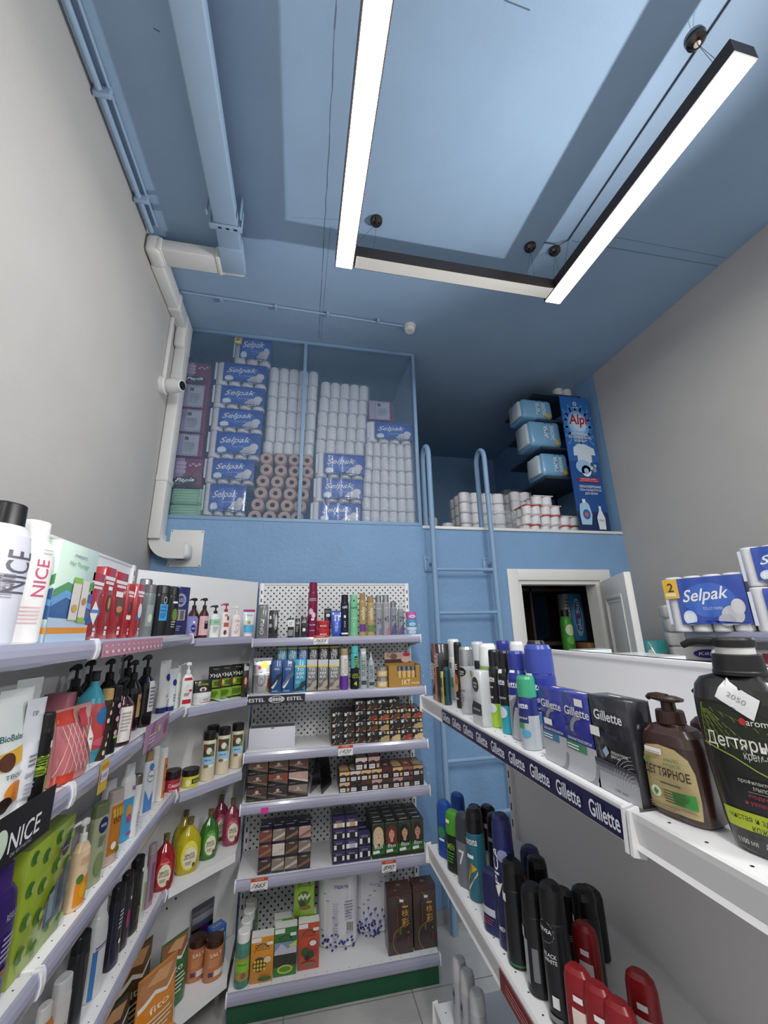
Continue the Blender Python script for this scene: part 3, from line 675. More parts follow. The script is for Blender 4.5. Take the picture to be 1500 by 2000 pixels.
for z_, l_ in ((0, 'lower'), (1, 'upper')):
    p, r, w_, h_ = place('B1', 622, 641, 1214, 1236, .06)
    t = bottle('hair_mask_jar', l_ + ' red jar of two stacked between magenta can and blue tube', 'jar', (p[0], p[1], p[2] + z_ * .048), 0, 'jar', .073, .047, 'c22a35', 'd0323c', [tx('MASK', .35, .5, .2)])
squeeze('cream_tube', 'black tube standing behind the bright blue tube, back rack', 'tube', (hy(640, 1215, 2.62).x, 2.625, 1.6306), 0, .045, .17, '17171a', '101012', [R_(-.2, .7, .3, .8, WH)])
squeeze('cream_tube', 'bright blue squeeze tube on its cap, back rack top shelf', 'tube', (hy(657.5, 1212, 2.54).x, 2.545, 1.6306), 0, .072, .152, '2f58c4', '2a4fb4', [tx('taft', .82, .3, .08), R_(.12, .75, .36, .83, WH), E_(0, .5, .03, .02, WH), *lines(-.2, .2, .2, .4, 4, 'c8d4f4')])
for bb, bc, cc, lb, el in (
    ((665, 681, 1162, 1237), '171c33', '12162a', 'navy hairspray can beside the mint green can', [tx('taft', .70, .55, .07), R_(-.1, .44, .1, .5, WH), *[E_(0, .35 - .04 * i, .06, .008, WH) for i in range(4)], R_(-.35, .05, .35, .09, WH)]),
    ((682.5, 699, 1162, 1237), '7cc79a', '86cfa4', 'mint green hairspray can between navy and gold cans', [E_(0, .85, .1, .025, '1e2a26'), tx('taft', .68, .6, .06, '22443a'), tx('VOLUME', .43, .6, .03), *[E_(0, .3 - .04 * i, .05, .008, WH) for i in range(3)]]),
    ((701, 714.5, 1159, 1236), 'b39a66', 'a58a5a', 'taller gold hairspray can with purple label block', [T_('wellaflex', 0, .52, .5, .3, 'f1e7cc', 90, .01), R_(-.4, .1, .4, .27, '6d3c8f')]),
    ((716, 731, 1165, 1236), 'b8a070', 'a58c60', 'shorter gold hairspray can with green label block', [T_('wellaflex', 0, .55, .5, .3, 'f1e7cc', 90, .01), R_(-.4, .1, .4, .27, '6f8a4c')]),
    ((732.5, 746, 1163, 1236), '9aa0a6', 'a9adb1', 'silver hairspray can with violet streaks beside the gold cans', [T_('29', 0, .35, .5, .14, '3b3e52', 0), P_([(-.1, .02), (.3, .02), (.3, .2), (0, .14), (-.1, .2)], '77739a'), tx('SYOSS', .66, .6, .03, 'e8e8ec')]),
    ((747, 760.5, 1163, 1236), 'a3a3a9', 'adb0b4', 'silver hairspray can with pink streaks at its foot', [T_('45', 0, .4, .5, .14, '3b3e52'), P_([(-.1, .02), (.3, .02), (.3, .2), (0, .14), (-.1, .2)], 'b87088'), tx('SYOSS', .68, .6, .03, 'e8e8ec')]),
    ((762, 774.5, 1175, 1236), '9095a0', 'a2a6ac', 'short silver can with violet foot beside slim mousse can', [T_('29', 0, .5, .5, .16, '2f3142'), P_([(-.4, .02), (.4, .02), (.3, .4), (-.2, .25)], '5f5784')])):
    bt('B1', bb, .05, 'can', bc, cc, lb, name='spray_can', cat='spray can', el=el, capk='m' if 'silver' in lb else '')
bt('B1', (776, 789, 1172, 1236), .05, 'mousse', '9297a0', 'c9cccf', 'slim silver mousse can with tapered white nozzle, top shelf', name='mousse_can', cat='spray can', el=[T_('29', 0, .45, .5, .14, '2f3142'), P_([(-.4, .02), (.4, .02), (.3, .35), (-.2, .2)], '5f5784')])
q = hy(804, 1225, 2.54)
for k, (c, l) in enumerate((('8ab7dc', 'bottom blue tub in the stack of three small tubs'), ('5aa3d6', 'middle blue tub in the stack of three small tubs'), ('d768b4', 'topmost pink tub in the stack of three small tubs'))):
    bottle('hair_mask_tub', l, 'tub', (q.x, 2.545, 1.6306 + k * .047), 0, 'jar', .066, .046, c, 'e2e6ee' if k == 0 else c, [E_(0, .38, .3, .2, 'dfe9f6'), tx('Silk', .38, .3, .15, '31508c')])
# --- second shelf
pouch('colour_mask_pouch', 'silver foil pouch printed with yellow splash and a line drawing', 'pouch', (hy(512, 1316, 2.52).x, 2.52, 1.3412), 0, .105, .185, .05, 'c9cacc',
      [E_(.12, .8, .17, .1, 'e9dd38'), E_(-.15, .72, .08, .05, 'd9385c'), tx('ESTEL', .9, .4, .03, '444'+'444', cx=-.15), *ring_(-.02, .4, .22, .2, .1, '3c3a3c', 18), *ring_(.0, .33, .1, .09, .15, '3c3a3c', 12), P_([(.3, .1), (.42, .12), (.42, .45), (.33, .4)], 'e0513f'), P_([(.25, .05), (.38, .05), (.36, .2)], 'e8c93a'), P_([(-.42, .5), (.42, .56), (.42, .6), (-.42, .56)], 'eeeeee')], mk='m', rough=.28)
for i, (x0, x1, c, sw, lb) in enumerate(((530.5, 550.5, '23508c', '14181f', 'navy blue dye carton with black wave beside the foil pouch'), (552, 573.5, '24538f', '5d6b80', 'navy blue dye carton with grey wave, second from the pouch'))):
    cb('B2', (x0, x1, 1289, 1349), .05, c, lb, name='hair_dye_box', front=[P_([(-.5, .3), (-.3, .36), (.0, .55), (.3, .58), (.5, .66), (.5, .52), (.3, .46), (0, .3), (-.3, .2), (-.5, .18)], sw), tx('ESTEL', .72, .5, .05), P_([(-.5, .18), (-.2, .28), (.1, .42), (.0, .3), (-.3, .14)], 'dfe6ee'), *lines(-.4, .4, .04, .1, 2, '9fb6d4')] + ([R_(-.05, .88, .3, .95, WH)] if i else []))
def tonika(x0, x1, base, lb, y0=1288, y1=1348, d0=.02, wave='b3a58e', tall=None, wh=WH):
    f = [R_(-.5, .76 if not tall else .86, .5, .81 if not tall else .9, 'e7cf3a')] + ([R_(-.5, .81, .5, .995, 'd0d2d4')] if base == '77787a' else []) + \
        [tx('ТО', .69 if not tall else .8, .62, .09, wh, bold=.03), tx('НИ', .57 if not tall else .72, .62, .09, wh, bold=.03), tx('КА', .46 if not tall else .64, .62, .09, wh, bold=.03),
         P_([(-.5, .1), (-.1, .16), (.1, .3), (.5, .36), (.5, .2), (.2, .1), (.5, .06), (-.5, .04)], wave), *lines(-.4, .1, .26, .36, 3, 'c9c9c9')]
    return cb('B2', (x0, x1, y0, y1), .05, base, lb, name='hair_tonic_box', d0=d0, h=tall, front=f, topc='4a4a4c' if base == '77787a' else None)
tonika(575.5, 597, '35a6cc', 'light blue tonic carton, left of the three grey tonic cartons', wave='1d2c36')
tonika(599, 619, '77787a', 'grey tonic carton with yellow band, left of three alike')
tonika(621, 640.5, '77787a', 'grey tonic carton with yellow band, middle of three alike')
tonika(642.5, 662.5, '77787a', 'grey tonic carton with yellow band, right of three alike')
for x0, c, lb in ((541, '3a96b8', 'teal tonic carton in the rear row, leftmost, second shelf'), (561.5, '3a96b8', 'teal tonic carton in the rear row, second from left'), (582, '2d62ae', 'royal blue tonic carton in the rear row beside teal ones'),
                  (602.5, '2e2f33', 'dark tonic carton in the rear row, left of three dark ones'), (623, '2e2f33', 'dark tonic carton in the rear row, middle of three dark ones'), (643.5, '2e2f33', 'dark tonic carton in the rear row, right of three dark ones')):
    tonika(x0, x0 + 18.5, c, lb, 1256, 1330, .11, wave='1c1d20', tall=.262)
bt('B2', (664.5, 680, 1267, 1345), .05, 'wide', 'e6e3dc', 'b29a6c', 'white shampoo bottle with gold cap and purple lower third', name='shampoo_bottle', el=[T_('Delicare', 0, .54, .5, .42, 'b7afa0', 90)], zones=[(.33, '6a3aa0'), (.9, 'e6e3dc')])
bt('B2', (684.5, 701, 1262, 1344), .055, 'can', '16191c', '52bfc2', 'turquoise and black hair mousse can with lime lettering', name='spray_can', cat='spray can', zones=[(.48, '16191c'), (.82, '4fb9bd')], el=[R_(-.08, .48, .22, .76, '16191c'), T_('CEDRA', .07, .62, .24, .22, 'cde03c', 90, .02), tx('LOCK', .33, .6, .05, 'cde03c'), tx('YOUR CURL', .27, .7, .035, 'cde03c'), tx('4', .13, .3, .1, 'cde03c')])
bt('B2', (702.5, 716.5, 1267, 1343), .05, 'can', 'aab4b4', 'c3c8c8', 'pale silver hairspray can with SUJET written upright', name='spray_can', cat='spray can', el=[T_('SUJET', 0, .52, .5, .42, '4c585a', 90), R_(-.3, .86, .3, .93, WH), R_(-.3, .1, .3, .2, '3c484a')])
bt('B2', (718, 731.5, 1274, 1343), .05, 'mousse', 'a6b0b2', 'b9c1c2', 'pale silver mousse bottle with SUJET written upright', name='mousse_can', cat='spray can', el=[T_('SUJET', 0, .45, .42, .4, '4c585a', 90), R_(-.3, .08, .3, .17, '3c484a')])
q = hy(746.5, 1322, 2.5)
for k, l in enumerate(('lower gold-lidded jar of two stacked beside the display carton', 'upper gold-lidded jar of two stacked beside the display carton')):
    bottle('cosmetics_jar', l, 'jar', (q.x, 2.505, 1.3412 + k * .057), 0, 'jar', .066, .056, 'd3b57d', 'c9cacb', [R_(-.45, .1, .45, .58, 'dcc189'), tx('1KT', .35, .5, .3, 'f7efdc', bold=.03)], capk='m')
# display carton with tubes
t = thing('display_carton', (hy(791, 1330, 2.52).x - .012, 2.535, 1.3412), 0, 'gold open display carton holding small silver-capped tubes, second shelf', 'box')
a = MB(); G_ = M('b0843c', .45); W2, D2 = .098, .055
a.box((-W2, -D2, 0), (W2, -D2 + .002, .048), G_); a.box((-W2, -D2, 0), (-W2 + .002, D2, .12), G_); a.box((W2 - .002, -D2, 0), (W2, D2, .12), G_); a.box((-W2, D2 - .002, 0), (W2, D2, .125), G_); a.box((-W2 + .002, -D2 + .002, 0), (W2 - .002, D2 - .002, .002), G_)
a.box((-W2, -D2, .048), (-W2 + .055, -D2 + .002, .118), G_); a.box((W2 - .028, -D2, .048), (W2, -D2 + .002, .118), G_)
a.prints([tx('1KT', .24, .26, .28, 'f1e3b8', cx=.05, bold=.03), tx('WALKER', .18, .26, .1, 'f1e3b8', cx=.33)], .196, .1, lambda u, v, o: (u, -D2 - o, v)); a.build('tray', t)
a = MB(); a.box((-W2, D2 - .004, .125), (W2 - .03, D2 - .002, .185), M('c4a89a', .5)); a.prints([P_([(-.5, 0), (.35, 0), (.35, .35), (-.5, .35)], '4a2f2a'), E_(-.2, .62, .12, .28, '8a5a48'), E_(.22, .78, .12, .2, 'b81f52'), E_(.2, .3, .16, .3, 'e0b9a6'), *ring_(-.28, .75, .14, .2, .2, '7a5648', 16)], .196, .06, lambda u, v, o: (u, D2 - .004 - o, .125 + v)); a.build('display_header', t)
for i in range(4):
    for j in range(2):
        a = MB(); x, y = -.026 + i * .029, -.03 + j * .034; a.loft([(.003, .0125, .0125), (.085, .0125, .0125)], M('e2c27f', .3), c=(x, y), seg=16); b_ = a.build('tube', t)
        a = MB(); a.loft([(.085, .0115, .0115), (.108, .011, .011), (.11, .009, .009)], M('b7bcc6', .25, 'm'), c=(x, y), seg=16); a.build('tube_cap', b_)
# rail prints and tags on the back unit
def on_rail(shelf_obj, x0, x1, zt, yf, h, el, bg, name='price_tag', dz=0):
    a = MB(); w = x1 - x0; a.box((x0, yf - .0135, zt - h + dz), (x1, yf - .0125, zt + dz), M(bg, .35))
    a.prints(el, w, h, lambda u, v, o: ((x0 + x1) / 2 + u, yf - .0135 - o, zt - h + dz + v)); return a.build(name, shelf_obj)
act = lambda num: [R_(-.5, .72, .5, 1, 'c84a2c'), tx('АКЦИЯ', .86, .5, .14, 'f6d9c8'), T_(num, 0, .4, .7, .36, '2a2d3a', 0, 0, .25), R_(-.3, .06, .3, .1, '777777')]
on_rail(bs[0], .345, .43, 1.642, .05, .05, act('3655'), 'eeecea')
o = on_rail(bs[1], .003, .305, 1.338, 0, .042, [tx('ESTEL', .5, .27, .42, cx=-.34), tx('ESTEL', .5, .27, .42, cx=.32), *ring_(0, .5, .14, .4, .12, WH, 24), tx('88888', .5, .22, .42, cx=0)], '2b2b33', 'brand_strip')
on_rail(bs[2], .49, .57, 1.068, 0, .05, act('1920'), 'eeecea')
on_rail(bs[3], .105, .14, .815, 0, .025, [], 'e0349a', 'sticky_note')
on_rail(bs[4], .075, .155, .523, 0, .05, act('1665'), 'eeecea'); on_rail(bs[4], .72, .795, .52, 0, .05, act('890'), 'eeecea')
# --- stacks of dye boxes
def dye(kind, shade, c1, w, d, h):
    a = MB(); y = d / 2
    if kind == 'A':
        a.rbox((-w / 2, -y, 0), (w / 2, y, h), M('17120f', .4, 'c'), .0006, seg=1)
        el = [P_([(-.3, .02), (.5, .02), (.5, .56), (.1, .54), (-.2, .34)], c1), *ring_(-.5, .5, .35, .42, .12, 'c9b89a', 8, 4.9, 6.2), R_(-.42, .66, -.2, .92, 'd8d8d6'), E_(.1, .8, .04, .06, WH), R_(.2, .12, .42, .16, 'cfcfcf')]
        if shade in ('blonde', 'copper', 'chestnut', 'sandy'): el.append(R_(.28, .68, .46, .94, 'e6cf70'))
        top = [P_([(-.5, .1), (.5, .1), (.5, .6), (-.5, .8)], c1)]
    elif kind == 'B':
        a.rbox((-w / 2, -y, 0), (w / 2, y, h), M('1c1414', .35, 'c'), .0006, seg=1)
        el = [P_([(-.48, .96), (.48, .96), (.48, .12), (-.48, .5)], c1), P_([(-.48, .6), (.48, .3), (.48, .12), (-.48, .5)], 'd9cfc6' if shade in ('pearl', 'rose') else '6d5648'), E_(0, .7, .09, .13, 'c9a891'), tx('DELUXE', .55, .4, .08, 'e0cfc0'), *lines(-.45, 0, .08, .2, 2, '8a7a70')]
        top = [R_(-.47, .05, .47, .5, '2a2020')]
    elif kind == 'C':
        a.rbox((-w / 2, -y, 0), (w / 2, y, h), M('2a1722', .35, 'c'), .0006, seg=1)
        el = [P_([(-.48, .62), (-.1, .74), (.2, .6), (.48, .72), (.48, .97), (-.48, .97)], c1), R_(-.42, .08, .06, .42, WH), *[R_(-.38 + .05 * i, .16, -.36 + .05 * i, .36, '333333') for i in range(8)], R_(.2, .12, .42, .45, c1)]
        top = [R_(-.48, .03, .48, .97, '7a5a48'), P_([(-.4, .1), (.4, .1), (.45, .6), (0, .9), (-.45, .5)], c1), E_(0, .4, .2, .12, 'd8ab8c')]
    elif kind == 'D':
        a.rbox((-w / 2, -y, 0), (w / 2, y, h), M('1b1c33', .35, 'c'), .0006, seg=1)
        el = [P_([(-.48, .16), (.48, .16), (.48, .97), (-.48, .97)], c1), P_([(-.48, .3), (.48, .75), (.48, .5), (-.48, .16)], 'cbbfb0' if shade in ('ash', 'pearl') else '8b6c58'), tx('SYOSS', .9, .4, .08)]
        top = [R_(-.45, .3, .2, .36, 'b9bccc'), R_(.1, .5, .35, .56, WH)]
    else:
        a.rbox((-w / 2, -y, 0), (w / 2, y, h), M('2a2440', .35, 'c'), .0006, seg=1)
        el = [R_(-.45, .3, .45, .72, c1), R_(-.38, .3, -.18, .7, WH), R_(.28, .3, .44, .7, WH), tx('nectra', .86, .5, .16, 'a99bd0'), R_(-.48, .02, .48, .1, '5c4690')]
        top = [R_(-.48, .03, .48, .3, '4b3c78'), R_(-.3, .5, .3, .56, 'b3a7d6')]
    a.prints(el, w, h, lambda u, v, o: (u, -y - o, v), kind='c', rough=.35); a.prints(top, w, d, lambda u, v, o: (u, v - y, h + o), kind='c', rough=.35)
    return a
DY = {}
def dyebox(kind, shade, c1, w, d, h, x, y, z, label, group):
    k = (kind, shade, w, h)
    if k not in DY: o = DY[k] = dye(kind, shade, c1, w, d, h).build('hair_dye_box')
    else: o = DY[k].copy(); COL.objects.link(o)
    o.location = (x, y, z); tag(o, label, 'box', group); return o
SH = dict(black=('1d1b1b'), cocoa='3a2620', chestnut='6b3d25', copper='9a5230', auburn='7e3a24', sandy='b59a6c', blonde='d0b384', red='9c3522', brown='4e3424', rose='c59a8f', pearl='d8cbbd', ash='8d7c70', maroon='5a2227', golden='d9b574')
x0, x1 = hy(647.5, 1425, 2.475).x, hy(826, 1425, 2.475).x; bw = (x1 - x0) / 8; bh = .0545
lay = [['cocoa', 'brown', 'cocoa', 'cocoa', 'sandy', 'blonde', 'red', 'blonde'], ['black', 'cocoa', 'brown', 'chestnut', 'sandy', 'cocoa', 'cocoa', 'sandy'], ['black', 'cocoa', 'black', 'auburn', 'copper', 'chestnut', 'copper', 'red'], [0, 0, 'cocoa', 'brown', 'black', 'cocoa', 0, 0]]
for r, row in enumerate(lay):
    for c, s in enumerate(row):
        if s: dyebox('A', s, SH[s], bw * .985, .15, bh * .99, x0 + bw * (c + .5), 2.55 + .004 * ((c * 7 + r) % 3), 1.0606 + bh * r, f'small dye box with {s} swatch, column {ORD[c]} from left, layer {ORD[r]} up, third shelf', 'dye boxes stacked on the third shelf')
a = MB(); a.rbox((-.123, -.04, 0), (.123, .04, .102), M('dcdde6', .5), .001, seg=1); a.prints([E_(0, .97, .04, .03, '77787c')], .246, .102, lambda u, v, o: (u, -.04 - o, v))
a.prints([R_(-.48, .1, .48, .9, '6b6660')], .246, .08, lambda u, v, o: (u, v - .04, .102 + o))
p = hy(532, 1425, 2.5); tag(a.build('cardboard_box', None, (p.x, 2.56, 1.0606), .0), 'plain white carton with finger notch on the third shelf', 'box')
x0, x1 = hy(482, 1530, 2.475).x, hy(602, 1530, 2.475).x; bw = (x1 - x0) / 3; bh = .077 * .98; bh = .0755
x0 = max(x0, -.243)
for r, row in enumerate([['cocoa', 'black', 'ash'], ['brown', 'auburn', 'rose'], ['chestnut', 'brown', 'maroon']]):
    for c, s in enumerate(row): dyebox('B', s, SH[s], bw * .985, .17, bh * .8 * .99, x0 + bw * (c + .5), 2.565, .8306 + bh * .8 * r, f'wide dye carton with {s} strand print, column {ORD[c]}, layer {ORD[r]} up, fourth shelf left', 'wide dye cartons on the fourth shelf')
t = thing('display_stand', (hy(628, 1530, 2.55).x, 2.57, .8306), math.radians(66), 'black folded A-frame card standing between two dye stacks', 'sign')
for s_ in (-1, 1):
    a = MB(); mt = Matrix.Translation((0, s_ * .034, 0)) @ Matrix.Rotation(s_ * .15, 4, 'X'); a.box((-.075, -.0015, 0.0004), (.075, .0015, .2), M('101012', .25, 'c'), mt); a.build('panel', t)
x0, x1 = hy(662.5, 1530, 2.475).x, hy(828, 1530, 2.475).x; bw = (x1 - x0) / 8; bh = .0495
lay = [['blonde', 'black', 'brown', 'rose', 'brown', 'rose', 'brown', 'black'], ['golden', 'pearl', 'golden', 'golden', 'maroon', 'golden', 'copper', 'sandy']]
for r, row in enumerate(lay):
    for c, s in enumerate(row): dyebox('C', s, SH[s], bw * .985, .15, bh * .99, x0 + bw * (c + .5), 2.55, .8306 + bh * r, f'plum dye box with {s} strip, column {ORD[c]}, layer {ORD[r]} up, fourth shelf right', 'plum dye boxes on the fourth shelf')
for c, s in ((1.55, 'pearl'), (2.75, 'rose')): dyebox('C', s, SH[s], bw * .985 * 1.15, .15, bh * 1.25, x0 + bw * (c + .5), 2.55, .8306 + bh * 2, f'plum dye box with {s} strip lying on top of fourth-shelf stack', 'plum dye boxes on the fourth shelf')
x0, x1 = hy(504.5, 1665, 2.475).x, hy(607, 1665, 2.475).x; bw = (x1 - x0) / 4; bh = .0625
for r, row in enumerate([['cocoa', 'ash', 'ash', 'brown'], ['auburn', 'pearl', 'brown', 'ash'], ['auburn', 'ash', 'cocoa', 'rose']]):
    for c, s in enumerate(row): dyebox('D', s, SH[s], bw * .96, .13, bh * .99, x0 + bw * (c + .5), 2.54, .5156 + bh * r, f'navy dye box with {s} hair print, column {ORD[c]}, layer {ORD[r]} up, fifth shelf', 'navy dye boxes on the fifth shelf')
x0, x1 = hy(649, 1665, 2.475).x, hy(724.5, 1665, 2.475).x; bw = (x1 - x0) / 3; bh = .0485
for c, n in enumerate((4, 4, 2)):
    for r in range(n):
        s = [['black', 'black', 'cocoa', 'sandy'], ['cocoa', 'ash', 'black', 'golden'], ['black', 'black']][c][r]
        dyebox('E', s, {'ash': 'b9c4dc', 'golden': 'c8a878', 'sandy': 'd8c49a'}.get(s, '17151f'), bw * .97, .15, bh * .99 * (1.2 if c == 2 else 1), x0 + bw * (c + .5), 2.55, .5156 + bh * r * (1.2 if c == 2 else 1), f'violet dye box with {s} panel, column {ORD[c]}, layer {ORD[r]} up, fifth shelf', 'violet dye boxes on the fifth shelf')
x0, x1 = hy(726, 1630, 2.475).x, hy(828, 1630, 2.475).x; bw = (x1 - x0) / 4
FI = [('blonde', 'd8c19a', 'e8c9ab'), ('auburn', '7a2f2a', 'd9a98c'), ('black-haired', '1b1512', 'd8a37e'), ('dark brown', '331c1a', 'cf9678')]
for c, (nm, hr, sk) in enumerate(FI):
    for r in range(4):
        el = [R_(-.49, .02, .49, .95, '2c3a22'), E_(0, .66, .40, .24, hr), E_(-.2, .5, .2, .2, hr), E_(.24, .5, .18, .2, hr), R_(-.1, .42, .12, .56, sk), E_(.01, .65, .22, .15, sk), E_(-.08, .68, .035, .012, '2a1c18'), E_(.1, .68, .035, .012, '2a1c18'), E_(.01, .59, .06, .012, '9a3a3a'), P_([(-.19, .7), (.0, .8), (.2, .7), (.1, .84), (-.1, .84)], hr),
              P_([(-.49, .02), (.49, .02), (.49, .42), (.25, .34), (0, .30), (-.49, .36)], '35702f'), tx('fito', .33, .62, .11, bold=.02), P_([(-.42, .22), (.05, .24), (.1, .16), (-.42, .14)], WH), E_(.25, .24, .16, .05, '1f5a28'), R_(-.49, .02, .49, .12, '24331c')]
        carton('hair_dye_box', f'green dye carton with {nm} woman portrait, fifth shelf, {ORD[r]} from the front', 'box', (x0 + bw * (c + .5), 2.50 + .052 * r, .5156), 0, bw * .97, .048, .157, '1e2a18', el if r == 0 else (), group='green dye cartons with portraits', topc='1a1c18', top=[R_(-.3, .4, .3, .6, 'c8c8c0')])
# --- base shelf of the back unit
for i in range(4):
    bottle('bath_salt_bottle', ['teal bath salt bottle with white cap, frontmost of its row', 'white-capped bath salt bottle, second from front on base shelf', 'white-capped bath salt bottle, third from front on base shelf', 'white-capped bath salt bottle, rearmost on base shelf'][i], 'bottle', (-.195 + .004 * i, 2.445 + .072 * i, .1256), 0, 'saltb', .066, .198, ['4d8a78', '8f5a50', '5a8a6a', '6a9a7a'][i], WH,
           [R_(-.5, .15, .5, .55, 'b09a50' if i == 0 else 'b0a080'), R_(-.42, .3, .42, .5, '8cc63f'), tx('Taiwan', .44, .5, .04, '2a5a1a'), E_(.1, .24, .14, .06, '9a6a3a'), E_(-.18, .22, .1, .05, 'c0a060')], rough=.2, mk='c')
def saltbox(x, y, z, w, h, c1, ttl, el, label, rz=0):
    return carton('bath_salt_box', label, 'box', (x, y, z), math.radians(rz), w, .05, h, c1, [R_(-.49, .88, .49, .995, c1), R_(-.49, .89, -.05, .99, WH), *ring_(0, .6, .36, .26, .06, '3d3a28', 20, 0.4, 2.9), tx(ttl, .8, .62, .085, '3a2f1e', bold=.03), tx('ДЛЯ ВАНН', .72, .5, .04, '3a2f1e'), *el, R_(.2, .82, .46, .89, WH)], topc='f0f0ea')
pg = lambda x0_, x1_, py, y: (hy(x0_, py, y).x, hy(x1_, py, y).x)
a0, a1 = pg(489, 534.5, 1865, 2.43); saltbox((a0 + a1) / 2, 2.455, .1256, a1 - a0 - .003, .168, 'e0962c', 'СОЛЬ', [E_(-.1, .4, .3, .16, '4f4420'), *[E_(-.3 + .14 * (i % 4), .3 + .09 * (i // 4), .05, .035, 'e9c33a') for i in range(12)], E_(.25, .5, .16, .07, 'e8dcb4'), E_(.15, .1, .3, .05, '4c6b2c')], 'orange bath salt box with sunflowers on the base shelf')
a0, a1 = pg(535, 580, 1855, 2.445); saltbox((a0 + a1) / 2, 2.47, .1256, a1 - a0 - .003, .18, '2f7d38', 'СОЛЬ', [R_(-.49, .4, .49, .7, '7f9cc4'), P_([(-.49, .5), (-.2, .68), (.1, .55), (.49, .72), (.49, .4), (-.49, .4)], 'c8cbd4'), R_(-.49, .2, .49, .45, '26301f'), R_(-.49, .005, .49, .2, '2e7d34'), E_(0, .14, .34, .09, 'e0c840'), E_(0, .14, .26, .06, '4f9a3a'), P_([(.1, .62), (.49, .7), (.49, .6)], 'e9e03c')], 'green bath salt box with mountains and yellow oval, base shelf')
a0, a1 = pg(581.5, 624, 1845, 2.455); saltbox((a0 + a1) / 2, 2.48, .1256, a1 - a0 - .003, .178, 'cf5032', 'СОЛЬ', [E_(.2, .45, .26, .2, 'b83a28'), E_(-.15, .38, .2, .1, '2f5a26'), E_(.1, .32, .16, .09, '26461f'), E_(-.05, .26, .14, .06, '3a1c20'), E_(0, .12, .36, .05, '8a6a50'), E_(.2, .56, .16, .06, WH)], 'red-orange bath salt box with leaves, base shelf')
for x_, lb_ in ((hy(553, 1790, 2.53).x, 'green and white bath salt box standing in the second row'), (hy(601, 1790, 2.53).x, 'white bath salt box in second row carrying a light green one')):
    carton('bath_salt_box', lb_, 'box', (x_, 2.54, .1256), 0, .085, .05, .178, '57a03c', [R_(-.49, .86, -.05, .99, WH)], topc='f0f0ea')
saltbox(hy(594, 1770, 2.53).x, 2.535, .3045, .098, .17, '9cc83c', 'СОЛЬ', [E_(0, .42, .34, .18, '5a7a2c'), *[E_(-.25 + .1 * i, .44 + .05 * (i % 2), .06, .05, 'dfe6c8') for i in range(6)], E_(.05, .2, .3, .05, '8a6a40'), E_(-.1, .3, .16, .06, '3a4a20')], 'light green bath salt box standing on other salt boxes', rz=-4)
def towelpack(x, y, w, h, lb, el):
    t = thing('paper_towel_pack', (x, y, .1256), math.radians(-8), lb, 'paper towels'); r = w / 4
    for s in (-1, 1):
        a = MB(); a.loft([(.002, r * .8, r * .8), (.008, r * .93, r * .93), (h - .008, r * .93, r * .93), (h - .002, r * .8, r * .8)], M('f0f0f2', .6), c=(s * r, 0), seg=24); o = a.build('roll', t)
    a = MB(); a.loft([(0, w * .4, r * .8), (.012, w * .49, r * .98), (.03, w / 2, r), (h - .03, w / 2, r), (h - .012, w * .49, r * .98), (h, w * .4, r * .8)], M('e8e8ee', .3, 'c'), n=2.7, seg=40); a.build('wrapper', t)
    def fn(x_, z_, off):
        q = min(.97, abs(2 * x_ / w)); f = 1 - .02 * (z_ < .03) - .02 * (z_ > h - .03); return (x_ * .985, -(r * f * (1 - q ** 2.7) ** (1 / 2.7) + off * 3 + .0006), z_)
    a = MB(); a.prints([e for e in el if e[2] not in ('ebebf0', 'e6e6ee')], w, h, fn, [w * (i / 20 - .5) for i in range(1, 20)]); a.build('label_print', t)
FL = lambda sd, n, c='3b3d8c': [E_(random.Random(sd + i).uniform(-.45, .45), random.Random(sd * 3 + i).uniform(.03, .25) ** 1.1, .035, .02, c, 6) for i in range(n)]
def bfly(x, z, s, c='3b3d8c'): return [P_([(x, z), (x - s, z + s * .6), (x - s * .9, z - s * .2)], c), P_([(x, z), (x + s, z + s * .6), (x + s * .9, z - s * .2)], c)]
towelpack(hy(663, 1770, 2.57).x - .006, 2.60, .205, .30, 'paper towel pack printed with butterflies and barcode, base shelf', [R_(-.5, .0, .5, .995, 'ebebf0'), tx('Нәзіктік', .86, .36, .06, '3b3d8c', cx=.1), *FL(3, 26), *[b for i in range(9) for b in bfly(-.38 + (i * .29) % .8, .3 + (i * .17) % .6, .03)], R_(.22, .3, .42, .44, WH), *[R_(.24 + i * .016, .31, .248 + i * .016, .43, '222222') for i in range(11)], *lines(.2, .42, .5, .75, 6, '8a8aa0'), *lines(-.1, .06, .2, .75, 16, 'b0b0c0')])
towelpack(hy(730, 1750, 2.6).x + .004, 2.655, .19, .30, 'paper towel pack with blue flowers beside the tall brown boxes', [R_(-.5, .0, .5, .995, 'e6e6ee'), *FL(11, 40), *[E_(-.35 + (i * .13) % .7, .2 + (i * .071) % .25, .03, .025, '5a5cb0', 6) for i in range(16)], *[b for i in range(8) for b in bfly(-.4 + (i * .31) % .8, .45 + (i * .19) % .5, .035)], tx('Нәзіктік', .82, .3, .045, '77779a', cx=.05)])
